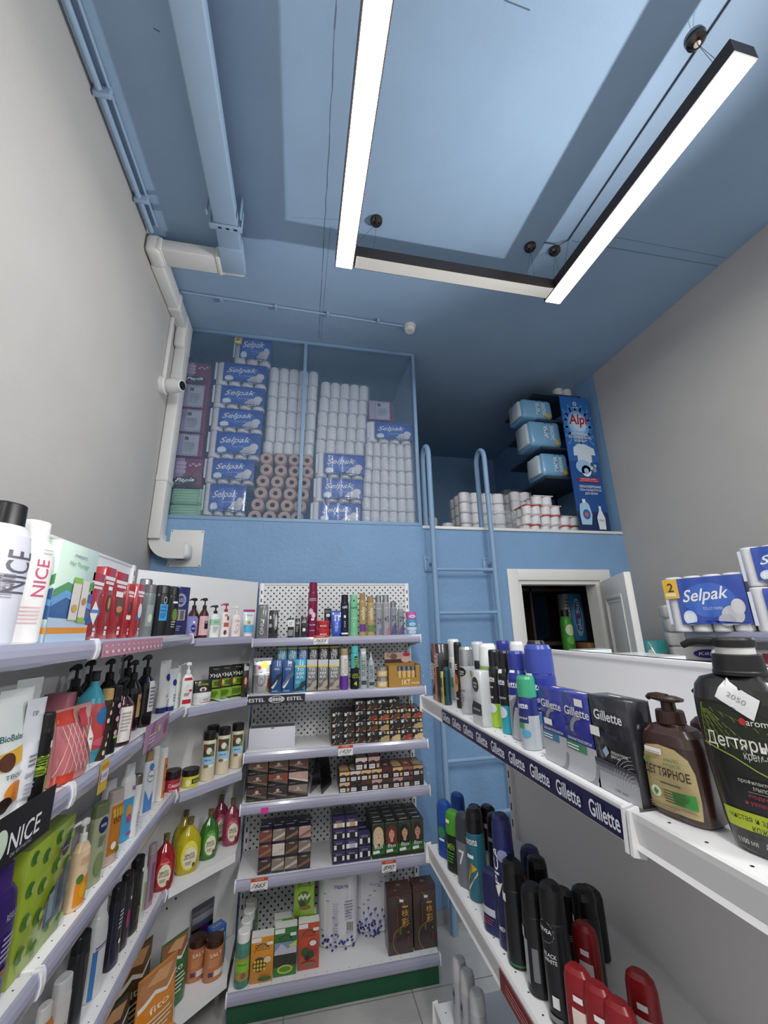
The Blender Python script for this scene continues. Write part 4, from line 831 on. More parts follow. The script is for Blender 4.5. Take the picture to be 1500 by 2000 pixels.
def brownbox(px0, px1, y, lb):
    a0, a1 = pg(px0, px1, 1790, y)
    carton('gift_box', lb, 'box', ((a0 + a1) / 2, y + .04, .1256), 0, a1 - a0 - .002, .08, .262, '3a2420',
           [R_(-.5, .9, .5, .995, '4a2e28'), *ring_(-.32, .62, .55, .3, .03, 'a8773a', 26, -1.2, 1.3), *ring_(.1, .2, .42, .22, .05, 'b07c3c', 22, 1.3, 4.6), T_('一', .2, .72, .24, .03, 'c99a3c', 0, .03), T_('枝', .2, .62, .3, .1, 'c99a3c', 0, .03), T_('彩', .2, .48, .3, .13, 'c99a3c', 0, .03), tx('黑', .84, .1, .03, 'd0b080'), R_(-.02, .8, .14, .84, WH), *[E_(-.12, .72 - .03 * i, .015, .006, 'c88a6a') for i in range(10)], *[E_(.3, .25 - .03 * i, .02, .008, 'b04a3a') for i in range(5)], E_(-.02, .36, .04, .06, '4f6a2c'), E_(.3, .33, .04, .02, '5a7a2c')],
           topc='50332c', top=[tx('三', .5, .2, .2, 'e0d0c0')], right=[*ring_(0, .5, .4, .3, .03, 'a8773a', 16, 1, 4)])
brownbox(757.5, 806, 2.44, 'tall brown box with gold Asian characters, left of two')
brownbox(807.5, 853, 2.445, 'tall brown box with gold Asian characters, right of two')
# --- corner shelves
bt('C1', (366, 389, 1168, 1240), .12, 'pumpround', '43201c', '171010', 'brown pump bottle behind the lilac tube, corner top shelf', name='pump_bottle', el=[R_(-.4, .05, .4, .5, 'e3b7bb')], nozzle=3.4)
squeeze('cream_tube', 'lilac squeeze tube with round blue emblem, corner top shelf', 'tube', place('C1', 364, 384.5, 1202, 1240, .035)[0], math.radians(48), .055, .108, '8f8fd0', '8585c8', [E_(.05, .45, .3, .17, '1f2f86'), tx('NIVEA', .45, .4, .08, cx=.05), R_(0, .68, .25, .78, WH)])
bt('C1', (388, 408, 1168, 1240), .075, 'pumpround', '43201c', '171010', 'brown pump bottle with pink label and black square, corner', name='pump_bottle', el=[R_(-.5, .07, .5, .54, 'e3b7bb'), R_(-.05, .22, .35, .42, '181414'), tx('FITO', .38, .25, .05, cx=.15)], nozzle=3.4)
bt('C1', (409, 430, 1182, 1240), .055, 'pump', 'dfeee2', '1c1c1c', 'white and green pump bottle with black pump, corner top', name='pump_bottle', zones=[(.38, 'eef2ee'), (.56, 'a5d6b0'), (.9, 'eef2ee')], el=[tx('Body', .47, .4, .05, '4f7a58'), *lines(-.3, .3, .15, .35, 4, 'a8b8a8')], nozzle=3.2, asp=.6)
bt('C1', (430.5, 450, 1178, 1240), .05, 'pump', 'f0efec', 'b52a52', 'white lotion bottle with crimson cap and fruit print', name='lotion_bottle', el=[R_(-.3, .3, .3, .42, 'c65a4a'), E_(.15, .55, .14, .07, 'a8402a'), E_(-.1, .14, .18, .07, '8a2f28'), *lines(-.3, .3, .6, .68, 2, '7a4a40')], asp=.6, nozzle=3)
bt('C1', (451.5, 471, 1184, 1240), .05, 'pump', 'f1e7e6', 'e8e6e4', 'pale pink lotion bottle beside the crimson-capped one', name='lotion_bottle', el=[tx('Creme', .52, .5, .07, 'd0566a'), *ring_(.05, .3, .2, .1, .2, 'd98a94', 14), *lines(-.3, .3, .1, .2, 2, 'd0a0a6')], asp=.6, nozzle=3)
squeeze('cream_tube', 'white and aqua tube with magenta crimp at the corner end', 'tube', place('C1', 473, 499, 1178, 1236, .05)[0], math.radians(25), .07, .152, 'dfe9ea', 'e8e8e8', [R_(-.5, .9, .5, .99, 'b0307a'), R_(-.5, .14, .5, .42, '58b0dc'), E_(-.05, .5, .2, .1, 'd0c38a'), E_(-.05, .5, .1, .05, '7a9a5a'), tx('Foot', .78, .5, .06, '6a8a9a')])
bt('C2', (353, 378, 1294, 1376), .03, 'pump', 'f0f0ee', 'efefef', 'white pump bottle with red bands on corner second shelf', name='pump_bottle', el=[R_(-.38, .6, .38, .66, 'c02634'), R_(-.38, .1, .38, .19, 'c02634'), E_(-.05, .45, .2, .07, 'e2e2e2'), *lines(-.3, .3, .26, .34, 3, 'b0545c'), R_(.1, .36, .38, .4, 'c02634')], asp=.55, nozzle=2.6)
p, r, w_, h_ = place('C2', 380, 407, 1339, 1368, .055)
bottle('cream_jar', 'white round cream jar below the black henna box', 'jar', p, r, 'jar', .088, .055, 'e9e9e8', 'f2f2f2', [E_(-.2, .35, .08, .2, 'd8d8dc'), R_(-.2, .18, .4, .24, 'c03a44'), *lines(-.1, .3, .3, .55, 3, '9a9aa0')])
carton('henna_box', 'black box with yellow arched lettering on top of white jar', 'box', (p[0] - .004, p[1] + .004, p[2] + .0565), math.radians(30), .084, .06, .052, '1a1614', [tx('ROYAL', .68, .6, .2, 'c8d23a', bold=.03), E_(0, .25, .2, .2, 'e8e0d8'), E_(0, .2, .1, .15, '7a4a3a')])
for i, (a0, a1) in enumerate(((411, 430), (432, 452), (454, 474))):
    loc = place('C2', a0, a1, 1290, 1353 - i * 1, .075 - i * .005)[0]
    pouch('henna_sachet', ['left green and black henna sachet of the three on corner shelf', 'middle green and black henna sachet of the three on corner shelf', 'right green and black henna sachet of the three on corner shelf'][i], 'sachet', loc, math.radians(28), .072, .168, .014, '17150f',
          [R_(-.49, .38, .49, .60, '7ea32c'), R_(-.49, .05, .49, .33, '86b02e'), E_(-.3, .5, .13, .07, 'e0d050'), tx('ХНА', .72, .86, .12, bold=.04), tx('Henna', .92, .4, .03, 'bdbdb0'), *lines(-.1, .4, .42, .57, 4, '3a4a18'), *lines(-.4, .3, .1, .28, 5, '4d6a1c'), P_([(.2, .38), (.49, .38), (.49, .62), (.3, .7)], '5a3020')])
carton('hair_dye_box', 'dark narrow carton with woman portrait right of the henna sachets', 'box', (-.275, 2.49, 1.3306), math.radians(20), .03, .03, .17, '1a1210', [E_(0, .45, .4, .2, '5a2c22'), E_(0, .48, .22, .11, 'd8a68a'), R_(-.4, .8, .4, .92, 'b8c4d0')])
pouch('small_sachet', 'small white and blue sachet lying at the edge of corner shelf', 'sachet', (-.355, 2.395, 1.334), math.radians(49), .075, .05, .006, 'dfe4ea', [E_(0, .5, .2, .2, '4a7ac0')], lean=math.radians(-84))
def flatjar(px0, px1, pt, pb, d, c, cc, lb, el):
    p, r, w_, h_ = place('C3', px0, px1, pt, pb, d); return bottle('body_scrub_jar', lb, 'jar', p, r, 'jar', w_, h_ * .82, c, cc, el)
flatjar(321, 353, 1494, 1545, .03, 'b03040', '2a1416', 'red scrub jar with dark lid on the corner third shelf', [tx('Сандал', .4, .7, .18, 'f0dcdc'), *lines(-.3, .3, .08, .25, 2, 'e8b8b8')])
flatjar(355, 389, 1494, 1533, .04, 'd9d23a', '1a1a16', 'yellow scrub jar with black lid on the corner third shelf', [R_(-.1, .2, .4, .48, '3a3a24'), tx('SUGAR', .34, .36, .14, 'e8e060', cx=.15), E_(-.28, .3, .12, .2, 'f0eec0')])
for i, (a0, a1, t_, b_, d, lb) in enumerate(((392.5, 422, 1427, 1521, .035, 'cream coloured bath bottle, front left of four with black lids'), (422.5, 448.5, 1423, 1513, .045, 'cream coloured bath bottle, middle front of four with black lids'),
                                            (450, 475, 1416, 1504, .05, 'cream coloured bath bottle, right end of four with black lids'), (401, 427, 1414, 1500, .115, 'cream coloured bath bottle standing behind the other three'))):
    bt('C3', (a0, a1, t_, b_), d, 'wide', 'dccfb2', '171717', lb, name='bath_milk_bottle', rz=12, h=.21 if i < 3 else .215, w=.066, el=[R_(-.34, .28, .34, .76, 'e9ecea'), R_(-.34, .50, .34, .76, '3f4a34'), E_(.02, .62, .16, .07, 'e8e6da'), E_(-.2, .68, .12, .05, '8a4a34'), E_(.2, .56, .12, .05, '7f8a4a'), R_(-.34, .34, .34, .5, '9fcbe6'), tx('Milk', .43, .4, .035, '3a6a9a'), E_(-.1, .31, .15, .03, '8a6a40')])
def soap(a0, a1, t_, b_, d, c, lc, lb, w=.09, h=.2):
    return bt('C4', (a0, a1, t_, b_), d, 'flask', c, '6a5a34', lb, name='liquid_soap_bottle', w=w, h=h, rz=22, asp=.62, mk='g', rough=.12, 
              el=[E_(0, .34, .36, .27, lc), E_(.02, .30, .30, .2, 'e8e2c8'), tx('мыло', .36, .4, .06, '4a4430'), tx('для душа', .30, .46, .05, '4a4430'), tx('Аромат', .52, .4, .03, WH), *lines(-.18, .16, .18, .25, 3, '9a9474'), E_(.2, .17, .06, .04, '7a4a2a')])
soap(303, 341, 1602, 1740, .02, 'b01c24', 'c43034', 'red liquid soap bottle with cork-like cap, lower corner shelf')
soap(345, 392, 1582, 1712, .045, 'd8c81c', 'e4d83c', 'yellow liquid soap bottle in front, lower corner shelf', w=.108, h=.21)
soap(341, 378, 1578, 1690, .155, 'd0bf1a', 'e4d83c', 'yellow liquid soap bottle standing behind the front yellow one')
soap(389.5, 428.5, 1564, 1686, .055, '3f7f2a', '4f9a34', 'green liquid soap bottle between yellow and pink bottles')
soap(435, 471, 1547, 1658, .06, 'a8405c', 'c05070', 'pink liquid soap bottle at right end of lower corner shelf')
soap(416, 446, 1543, 1640, .15, '9a3a54', 'c05070', 'pink liquid soap bottle behind the green and pink ones', w=.085)
# base corner shelf
def salt(a0, a1, t_, b_, d, lb): return bt('C5', (a0, a1, t_, b_), d, 'wide', 'c07a50', '3a1e12', lb, name='bath_salt_bottle', rz=30, w=.085, h=.15, asp=.7, el=[tx('SALT', .64, .55, .09, 'f2e0cc'), *lines(-.3, .3, .35, .55, 4, 'e0a070'), R_(-.05, .12, .4, .26, 'e8d8cc'), R_(-.3, .14, -.1, .24, '4a3a6a')])
salt(389, 443, 1833, 1942, .03, 'orange bath salt bottle with brown cap, front of corner base')
salt(366, 402, 1817, 1917, .10, 'orange bath salt bottle with brown cap, behind the front one')
carton('bath_salt_box', 'blue carton with gold ornament on the corner base shelf', 'box', (-.33, 2.535, .1606), math.radians(40), .07, .05, .15, '2b5fa8', [R_(-.42, .1, .42, .8, '8fb2c8'), tx('Море', .9, .6, .1, 'e8d070')], topc='3468b4', top=[tx('Соль', .5, .7, .3, 'd8c050')])
pouch('bath_salt_pouch', 'tall silver pouch with purple print at back of corner base', 'pouch', (-.405, 2.562, .1606), math.radians(43.7), .12, .235, .034, '8c8c94', [R_(-.48, .02, .48, .62, '2a2430'), E_(.05, .5, .28, .14, '8a3fa0'), R_(-.48, .72, .48, .82, 'd8d8dc')], mk='m', rough=.3)
def fpouch(loc, rz, w, h, c, top, lb, lean=0): return pouch('body_scrub_pouch', lb, 'pouch', loc, math.radians(rz), w, h, .06, c, [P_([(-.49, .62), (-.1, .72), (.2, .66), (.49, .8), (.49, .97), (-.49, .97)], top), P_([(-.49, .6), (-.1, .7), (.2, .64), (.49, .78), (.49, .81), (.2, .68), (-.1, .75), (-.49, .66)], 'e6e4da'), P_([(-.3, .85), (.2, .78), (.4, .92), (0, .95)], 'c99a68'), tx('fito', .55, .5, .08, 'e8e4cc'), *lines(-.3, .4, .2, .48, 5, 'd8d4b8')], lean=lean)
fpouch((-.475, 2.345, .1606), 50, .13, .235, '2c6a34', '8a5a3c', 'green scrub pouch with torn-edge photo band, corner base')
fpouch((-.49, 2.165, .1606), 55, .175, .25, 'd8862c', 'b0784c', 'orange scrub pouch with sand-coloured top band, corner base')
fpouch((-.59, 2.20, .1606), 55, .15, .30, '4a3a20', '6a4a30', 'brown scrub pouch rising behind the orange pouch')
fpouch((-.60, 2.03, .1606), 60, .15, .235, '1f3a22', '4a3028', 'dark green scrub pouch left of the orange pouch')
a = MB(); a.loft([(0, .06, .03), (.02, .075, .04), (.07, .08, .045), (.12, .07, .03), (.14, .05, .01)], M('e08a24', .35, 'c'), n=2.3)
for i in range(9):
    g = -1.9 + i * .42; a.loft([(.02, .012, .006), (.05, .014, .008), (.085, .008, .005), (.105, .001, .001)], M('d83a1c', .35, 'c'), c=(.07 * math.sin(g * .8), -.042 - .004 * math.cos(g)), seg=10)
    b0 = len(a.v) - 40; mt = Matrix.Translation((.0, 0, .07)) @ Matrix.Rotation(g * .55, 4, 'Y') @ Matrix.Translation((0, 0, -.02))
    for k in range(b0, len(a.v)): a.v[k] = tuple(mt @ Vector(a.v[k]))
tag(a.build('snack_shaped_sachet', None, (-.43, 2.02, .1606), math.radians(50)), 'orange sachet ringed with red chili shapes at the picture bottom', 'sachet')
# --- left rows
def Lw(row, px0, px1, pt, pb, d, kind, c, cc, lb, **k): return bt(row, (px0, px1, pt, pb), d, kind, c, cc, lb, **k)
Lw('L1', -66, 30, 1012, 1262, .06, 'shampoo', 'dcdde8', '141416', 'large lilac-white bottle with black cap at far left edge', el=[T_('NICE', .18, .5, .55, .3, '5c5a68', 90, .005), T_('Professional', -.1, .4, .5, .16, '6b6878', 90), R_(-.25, .12, -.12, .3, '5c5a68')], asp=.75, h=.27, w=.1, name='shampoo_bottle', rz=70)
Lw('L1', 10, 82, 1030, 1262, .055, 'shampoo', 'f4f2f0', 'f1f0ee', 'large white bottle with pink upright lettering, top left shelf', el=[T_('NICE', .08, .52, .36, .3, 'd0557c', 90, .008), *[R_(-.3 + .0 * i, .16 + .03 * i, .22, .168 + .03 * i, 'e6b4bf') for i in range(5)], R_(.0, .72, .3, .725, '999999'), R_(.0, .75, .3, .755, '999999')], asp=.72, w=.086, h=.256, rz=68)
waves = [P_([(-.5, .38), (-.25, .5), (0, .56), (.25, .48), (.5, .52), (.5, .22), (-.5, .24)], '2f5f9c'), P_([(-.5, .5), (-.2, .6), (.1, .56), (.5, .66), (.5, .56), (.1, .47), (-.2, .52), (-.5, .42)], '4f9a5c'), P_([(-.5, .42), (-.2, .52), (.1, .46), (.5, .4), (.5, .34), (.1, .4), (-.2, .44), (-.5, .34)], '66a3d8'), P_([(-.5, .24), (0, .2), (.5, .17), (.5, .12), (-.5, .12)], 'b7cfe6'), R_(-.498, .085, .498, .145, 'e3941f'), R_(-.498, .0, .498, .085, 'b4cfe8')]
cb('L1', (101, 180, 1075, 1253), .10, 'cfe6d8', 'pale green gift carton with blue waves and orange stripe', name='gift_carton', d0=.02,
   front=[*waves, tx('Hair Therapy', .79, .5, .06, '8ab08e'), tx('SYNERGETIC', .88, .34, .03, '4a5a55'), R_(-.08, .22, .14, .66, 'ddd8cf'), R_(-.08, .60, .14, .66, '8cc03c'), R_(.15, .2, .34, .64, 'e0d9d0'), R_(.15, .2, .34, .25, '8cc03c'), E_(.03, .34, .07, .04, 'd0a050'), E_(.25, .42, .06, .04, 'c08040')],
   left=[*waves, R_(-.2, .5, .25, .78, 'b9bdb8'), *lines(-.2, .3, .86, .93, 3, '8a9a90')], h=.226)
def redbox(px0, px1, pt, pb, d0, lb, em, **k):
    cb('L1', (px0, px1, pt, pb), .05, 'a31c24', lb, name='razor_gift_box', d0=d0, front=[R_(-.5, .82, .5, .87, 'efe6e2'), R_(-.4, .76, .4, .8, 'e8d8d8'), *em, R_(.1, .06, .3, .12, 'f0dcdc'), R_(.1, .14, .3, .18, 'f0dcdc')], **k)
redbox(172, 196, 1117, 1250, .02, 'red boxed set with white diamond emblem beside the pale carton', [P_([(-.5, .3), (.5, .5), (.5, .38), (-.5, .2)], '2a5a9c'), P_([(0, .58), (.4, .44), (.1, .22), (-.3, .38)], WH), R_(-.3, .4, .4, .45, '4a86c0')])
redbox(198, 218, 1106, 1250, .03, 'tallest red boxed set, second of five on top left shelf', [E_(.2, .5, .24, .13, '2a2018'), E_(.2, .5, .1, .08, 'd8862c'), R_(-.1, .68, .3, .73, WH)])
redbox(220, 243, 1116, 1249, .035, 'red boxed set with black oval emblem, third of five', [E_(.05, .48, .34, .14, '28201c'), E_(.05, .44, .24, .05, 'd87a2c'), R_(-.4, .62, .2, .7, WH)])
redbox(246, 257, 1140, 1248, .03, 'shorter red boxed set with white sticker, fourth of five', [E_(.1, .56, .3, .12, '28201c'), R_(-.4, .34, .4, .42, WH)])
redbox(265, 277, 1140, 1248, .02, 'shorter red boxed set with blue corner, last of five', [P_([(-.5, .4), (.5, .55), (.5, .4), (-.5, .3)], '2a5a9c'), E_(.1, .5, .3, .14, 'e8e4e0')])
Lw('L1', 268, 289, 1129, 1248, .085, 'slim', '2b2e36', '8a8d92', 'dark shampoo bottle with silver cap behind the red sets', capk='m', asp=.6, rz=50, w=.05)
Lw('L1', 278, 297, 1140, 1247, .04, 'slim', '6e7678', '5c6062', 'grey translucent bottle between red sets and black bottle', asp=.6, rz=50, w=.045, mk='c', el=[R_(-.3, .2, .3, .6, '8d9694'), E_(.1, .35, .2, .08, 'b8c8b0')])
Lw('L1', 300, 326, 1142, 1246, .045, 'slim', '101113', '141517', 'black shower gel bottle with hanging sky-blue tag', asp=.6, rz=50, w=.066, name='shower_gel_bottle', el=[R_(-.25, .3, .3, .62, '2f9fe0'), tx('AXE', .57, .4, .06, BK), tx('Магія', .5, .4, .05, BK), *lines(-.2, .25, .34, .46, 4, '1a6aa8'), *ring_(.03, .7, .12, .07, .25, 'b8c0c8', 16)])
Lw('L1', 327, 344, 1146, 1245, .05, 'slim', '17191a', '121313', 'black shower gel bottle with green fruit print', asp=.6, rz=50, w=.05, name='shower_gel_bottle', el=[E_(.1, .42, .28, .13, '6a8a3c'), R_(-.2, .66, .3, .7, WH), *lines(-.2, .3, .15, .3, 3, 'b8b8b8')])
cb('L1', (349, 359, 1145, 1242), .05, '262a66', 'navy gift carton with silver crest at end of left shelf', name='gift_carton', d0=.02, w=.095, rz=48, front=[*ring_(.05, .72, .28, .14, .35, '9094a8', 18), tx('AXE', .72, .3, .08, 'b8bcc8', cx=.05), R_(-.3, .3, .35, .52, 'a8a0a0'), R_(-.2, .32, .0, .5, '5c5658'), R_(.08, .32, .28, .5, '5c5658'), *lines(-.3, .3, .08, .2, 3, '8084b0')])
# second left shelf
def tube2(px, pt, pb, row, d, w, h, c, lb, el, rz=80, name='cream_tube', cap='efefef'):
    loc = place(row, px - 10, px + 10, pt, pb, d)[0]; return squeeze(name, lb, 'tube', loc, math.radians(rz), w, h, c, cap, el)
fr_ = [tx('BioBalance', .62, .8, .05, '2f6a6a'), P_([(-.5, .5), (.5, .56), (.5, .44), (-.5, .36)], 'e0b43a'), E_(-.2, .44, .2, .07, '5a3020'), E_(.1, .2, .3, .08, 'e08a2c'), E_(-.15, .12, .2, .06, '2a1a14'), tx('ТВОЙ', .33, .5, .04, '3a3a3a')]
tube2(8, 1350, 1620, 'L2', .05, .085, .235, 'e8ecea', 'white tube with fruit print at far left of second shelf', fr_)
tube2(32, 1345, 1600, 'L2', .085, .075, .245, 'e2e8e4', 'white tube with orange print behind the silvery tube', fr_)
tube2(54, 1370, 1570, 'L2', .03, .052, .21, 'dfe1e6', 'silvery white tube with fine grey lettering, second left shelf', [tx('ПР_', .86, .4, .05, '8a8a92'), *lines(-.2, .3, .38, .5, 3, '7a7a84'), tx('ШАМПУНЬ', .32, .6, .04, '6a6a74'), *lines(-.3, .2, .12, .26, 4, 'a0a0aa')])
Lw('L2', 62, 93, 1400, 1545, .025, 'slim', '121312', '1a1a1a', 'black bottle with lime VOLUME lettering, second left shelf', name='hair_spray_bottle', w=.036, h=.175, el=[T_('VOLUME & STYLE', -.25, .42, .7, .22, 'b4d43c', 90, .01), R_(.05, .6, .4, .68, WH), R_(.05, .12, .4, .3, '8aa82c')], rz=75)
carton('perfume_box', 'dusty pink carton beside the black and lime bottle', 'box', (-.63, hx(100, 1460, -.63).y, 1.3426), math.radians(90), .042, .06, .185, 'b56a78', [R_(-.45, .7, .45, .72, 'c88894')])
# diamond pattern gift pouch
t_ = hx(126, 1485, -.55)
pouch('cosmetics_gift_pouch', 'clear and coral gift pouch with diamond lattice and ribbon', 'pouch', (-.548, t_.y, 1.3426), math.radians(80), .128, .165, .065, 'd9938c',
      [R_(-.49, .78, -.05, .97, 'd8452c'), R_(-.05, .78, .49, .97, 'd0a098'), R_(-.49, .02, -.1, .14, 'd8452c'), *[R_(-.49, .14, .49, .78, 'c9737a')], *[P_([(-.49 + i * .12, .14), (-.475 + i * .12, .14), (-.475 + i * .12 + .32, .78) if -.475 + i * .12 + .32 < .49 else (.49, .78), (-.49 + i * .12 + .32, .78) if -.49 + i * .12 + .32 < .49 else (.475, .78)], 'ecc4bc') for i in range(6)],
       *[P_([(.49 - i * .12, .14), (.475 - i * .12, .14), (.475 - i * .12 - .32, .78) if .475 - i * .12 - .32 > -.49 else (-.49, .78), (.49 - i * .12 - .32, .78) if .49 - i * .12 - .32 > -.49 else (-.475, .78)], 'ecc4bc') for i in range(6)],
       P_([(.26, .3), (.4, .5), (.28, .7), (.14, .5)], 'e8ddd2'), tx('Avon', .5, .14, .04, '7a6a60', cx=.27), R_(.0, .7, .2, .96, 'b8303a')])
Lw('L2', 148, 200, 1325, 1480, .06, 'flask', '3f9fb4', '1a1a1c', 'turquoise bottle with coral and blue label, second left shelf', el=[R_(-.45, .14, .45, .64, 'c04a48'), E_(-.1, .5, .2, .1, '2a6a9c'), E_(.15, .38, .22, .14, 'b82a6a'), E_(0, .22, .3, .05, 'd8607a'), E_(.25, .55, .12, .05, '2a6a9c')], w=.088, h=.235, name='shower_gel_bottle', capk='')
for px, pt, pb, d, w, h, lab, extra in ((137, 1305, 1480, .19, .07, .245, 'black pump bottle with sprayer behind the coral pouch', 0), (165, 1300, 1470, .20, .07, .25, 'black pump bottle directly behind the turquoise bottle', 0), (207, 1286, 1450, .15, .068, .25, 'black pump bottle behind the floral bottles', 0),
                                          (243, 1283, 1430, .13, .07, .255, 'black pump bottle behind the amber bottle with red label', 0), (256, 1290, 1425, .085, .068, .24, 'glossy black pump bottle with tan label', 1), (283, 1280, 1408, .06, .07, .255, 'glossy black pump bottle with white label, by the white tubes', 2), (236, 1335, 1443, .04, .072, .20, 'amber pump bottle with white and red split label', 3)):
    el = {0: [], 1: [R_(-.1, .18, .35, .5, 'c9a466'), tx('PR', .4, .2, .06, '4a3a20', cx=.1)], 2: [R_(-.2, .2, .3, .62, 'd8d8dc'), *lines(-.15, .25, .25, .55, 6, '77777c')], 3: [R_(-.42, .06, .06, .56, 'e8e2dc'), R_(.06, .06, .42, .56, 'c4584c'), *lines(-.35, 0, .2, .5, 6, 'b0a8a0')]}[extra]
    if extra == 0: el = [R_(-.3, .15, .3, .5, '2a2224')]
    bt('L2', (px - 14, px + 14, pt, pb), d, 'pumpround', '120e0e' if extra < 3 else '35120e', '0d0d0e', lab, name='pump_bottle', w=w, h=h, el=el, mk='c', rough=.15, nozzle=3.3, rz=75)
Lw('L2', 196, 211, 1345, 1462, .025, 'slim', '3a2a1c', 'b89a62', 'slim dark bottle with floral spots and tan cap', w=.032, h=.185, name='body_lotion_bottle', el=[E_(-.2 + .12 * (i % 4), .1 + .11 * i, .1, .035, 'd8cbb4') for i in range(7)])
Lw('L2', 211, 228, 1340, 1455, .028, 'slim', '15110f', '17130f', 'slim black bottle printed with pink blossoms, second left shelf', w=.036, h=.185, name='body_lotion_bottle', el=[*[E_(-.15 + .2 * (i % 2), .3 + .1 * i, .14, .04, 'd8a0b8') for i in range(6)], R_(-.3, .22, .3, .26, '8ac03c')])
squeeze('cream_tube', 'tall white tube with round blue emblem, second left shelf', 'tube', (-.575, hx(316, 1370, -.575).y, 1.3426), math.radians(70), .075, .215, 'e6e4e2', '1f2a6a', [E_(.15, .66, .22, .07, '1f2f86'), P_([(-.1, .3), (.1, .36), (.0, .28)], '7a9a5a'), *lines(.0, .3, .12, .25, 3, '8a8a94')])
squeeze('cream_tube', 'shorter white tube with blue emblem beside the tall one', 'tube', (-.55, hx(333, 1370, -.55).y, 1.3426), math.radians(62), .055, .175, 'e2e4e6', '24307a', [E_(.1, .66, .24, .08, '1f2f86'), *lines(-.1, .3, .2, .4, 3, '8a8a94')])
Lw('L2', 340, 352, 1296, 1380, .03, 'shampoo', 'dfe6dc', 'c8d8c8', 'pale green-white bottle at the end of second left shelf', w=.045, h=.185, asp=.6, el=[tx('Dove', .6, .5, .05, '5a8a5a'), *lines(-.3, .3, .2, .4, 3, '9ab09a')], jit=False)
# third left shelf
Lw('L3', -75, 38, 1640, 1940, .06, 'shampoo', '3a1f72', '4a2580', 'big purple shampoo bottle at far left of third shelf', w=.098, h=.235, asp=.6, el=[tx('REVLON', .62, .4, .05, 'c8c0d8', cx=.22), *lines(0, .42, .3, .5, 5, 'b8b0cc'), R_(.05, .2, .4, .26, '8a7040')], rz=80)
cb('L3', (44, 140, 1580, 1810), .06, 'a8bf2c', 'lime green gift carton printed with avocados, third left shelf', name='gift_carton', d0=.035, h=.235, w=.19,
   front=[*[E_(-.38 + .26 * (i % 4), .9 - .24 * (i // 4) - .07 * (i % 2), .08, .06, '4f8a34') for i in range(16)], *[E_(-.36 + .26 * (i % 4), .9 - .24 * (i // 4) - .07 * (i % 2), .045, .035, 'b9cc5c') for i in range(16)], P_([(-.05, .2), (.3, .2), (.42, .34), (.42, .62), (.1, .5), (-.05, .38)], '5c7080'), R_(.0, .24, .12, .46, '8fa4b0'), R_(.2, .26, .3, .55, '3e4a54'), E_(.22, .78, .09, .07, '4a4658'), tx('Avocado', .78, .14, .02, WH, cx=.22)], topc='8fa828')
Lw('L3', 138, 176, 1577, 1770, .035, 'pump', 'e6c8a4', 'f0efea', 'peach body lotion pump bottle with orange fruit print', w=.05, h=.2, asp=.7, name='body_lotion_bottle', el=[P_([(-.4, .3), (.4, .36), (.4, .05), (-.4, .05)], 'e8901c'), E_(.05, .2, .2, .08, 'e8b020'), E_(-.2, .34, .2, .05, '4f7a30'), *[R_(-.3, .5 + i * .02, .25, .506 + i * .02, 'd0a88a') for i in range(5)]], nozzle=2.8, rz=70)
Lw('L3', 174, 202, 1558, 1722, .04, 'slim', 'a9b08c', '6f7a58', 'olive green bottle with navy oval emblem, third shelf', w=.052, h=.2, asp=.6, name='body_lotion_bottle', el=[E_(.05, .72, .34, .1, '1f2a5c'), tx('NIVEA', .72, .4, .04, cx=.05), *lines(-.2, .3, .46, .6, 5, '5c6448'), E_(.0, .25, .3, .14, '7f8f5c')], rz=70)
Lw('L3', 192, 212, 1560, 1690, .1, 'slim', 'd8d8dc', 'e4e4e4', 'white bottle with violet emblem behind the orange one', w=.05, h=.2, asp=.6, name='body_lotion_bottle', el=[E_(.05, .6, .34, .1, '3a2f7c')], rz=70)
Lw('L3', 205, 234, 1540, 1672, .04, 'slim', 'c8b4a4', 'b8aca4', 'clear bottle with orange EXO tropical label, third shelf', w=.054, h=.2, asp=.6, name='shower_gel_bottle', el=[R_(-.45, .14, .45, .8, 'c27a24'), tx('EXO', .58, .5, .07, '3a2410', bold=.03), *[E_(-.3 + .2 * (i % 4), .72 - .05 * (i // 4), .09, .04, 'd8b040') for i in range(8)], E_(-.15, .26, .18, .05, 'f0ead8'), E_(.2, .18, .14, .04, '5a7a30')], rz=66)
Lw('L3', 229, 262, 1487, 1654, .055, 'shampoo', '4fa8d8', 'eeeeee', 'sky blue children shampoo bottle with white neck', w=.058, h=.235, asp=.62, zones=[(.55, '4fa8d8'), (.9, 'f0f0f0')], el=[E_(0, .38, .22, .08, 'e8a040'), E_(.05, .28, .16, .06, 'd04a7a'), T_('Миф', .2, .66, .3, .09, '8a3f9c', 0, .03), R_(.0, .07, .38, .11, 'd04a7a')], rz=66)
Lw('L3', 256, 277, 1490, 1590, .035, 'slim', 'dfe0df', '9a8f84', 'slim white bottle with metallic cap beside the blue one', w=.036, h=.19, name='micellar_bottle', capk='m', el=lines(-.2, .2, .15, .4, 5, 'a8a8a8'))
Lw('L3', 276, 298, 1462, 1590, .055, 'shampoo', 'e6eaf0', 'b09468', 'white and blue shampoo bottle with gold cap', w=.055, h=.22, asp=.62, el=[E_(0, .6, .3, .09, 'f4f4f4'), *ring_(0, .6, .32, .1, .12, '20304a', 18), T_('Nivea', 0, .6, .4, .05, '20304a'), P_([(-.4, .05), (.4, .05), (.4, .35), (0, .22), (-.4, .4)], '5a8fd0'), E_(0, .85 - .1, .25, .05, '4a8ad0')], rz=66)
Lw('L3', 291, 303, 1460, 1578, .07, 'slim', 'ecebea', 'e8e8e8', 'plain white bottle near the end of third left shelf', w=.04, h=.21, rz=66)
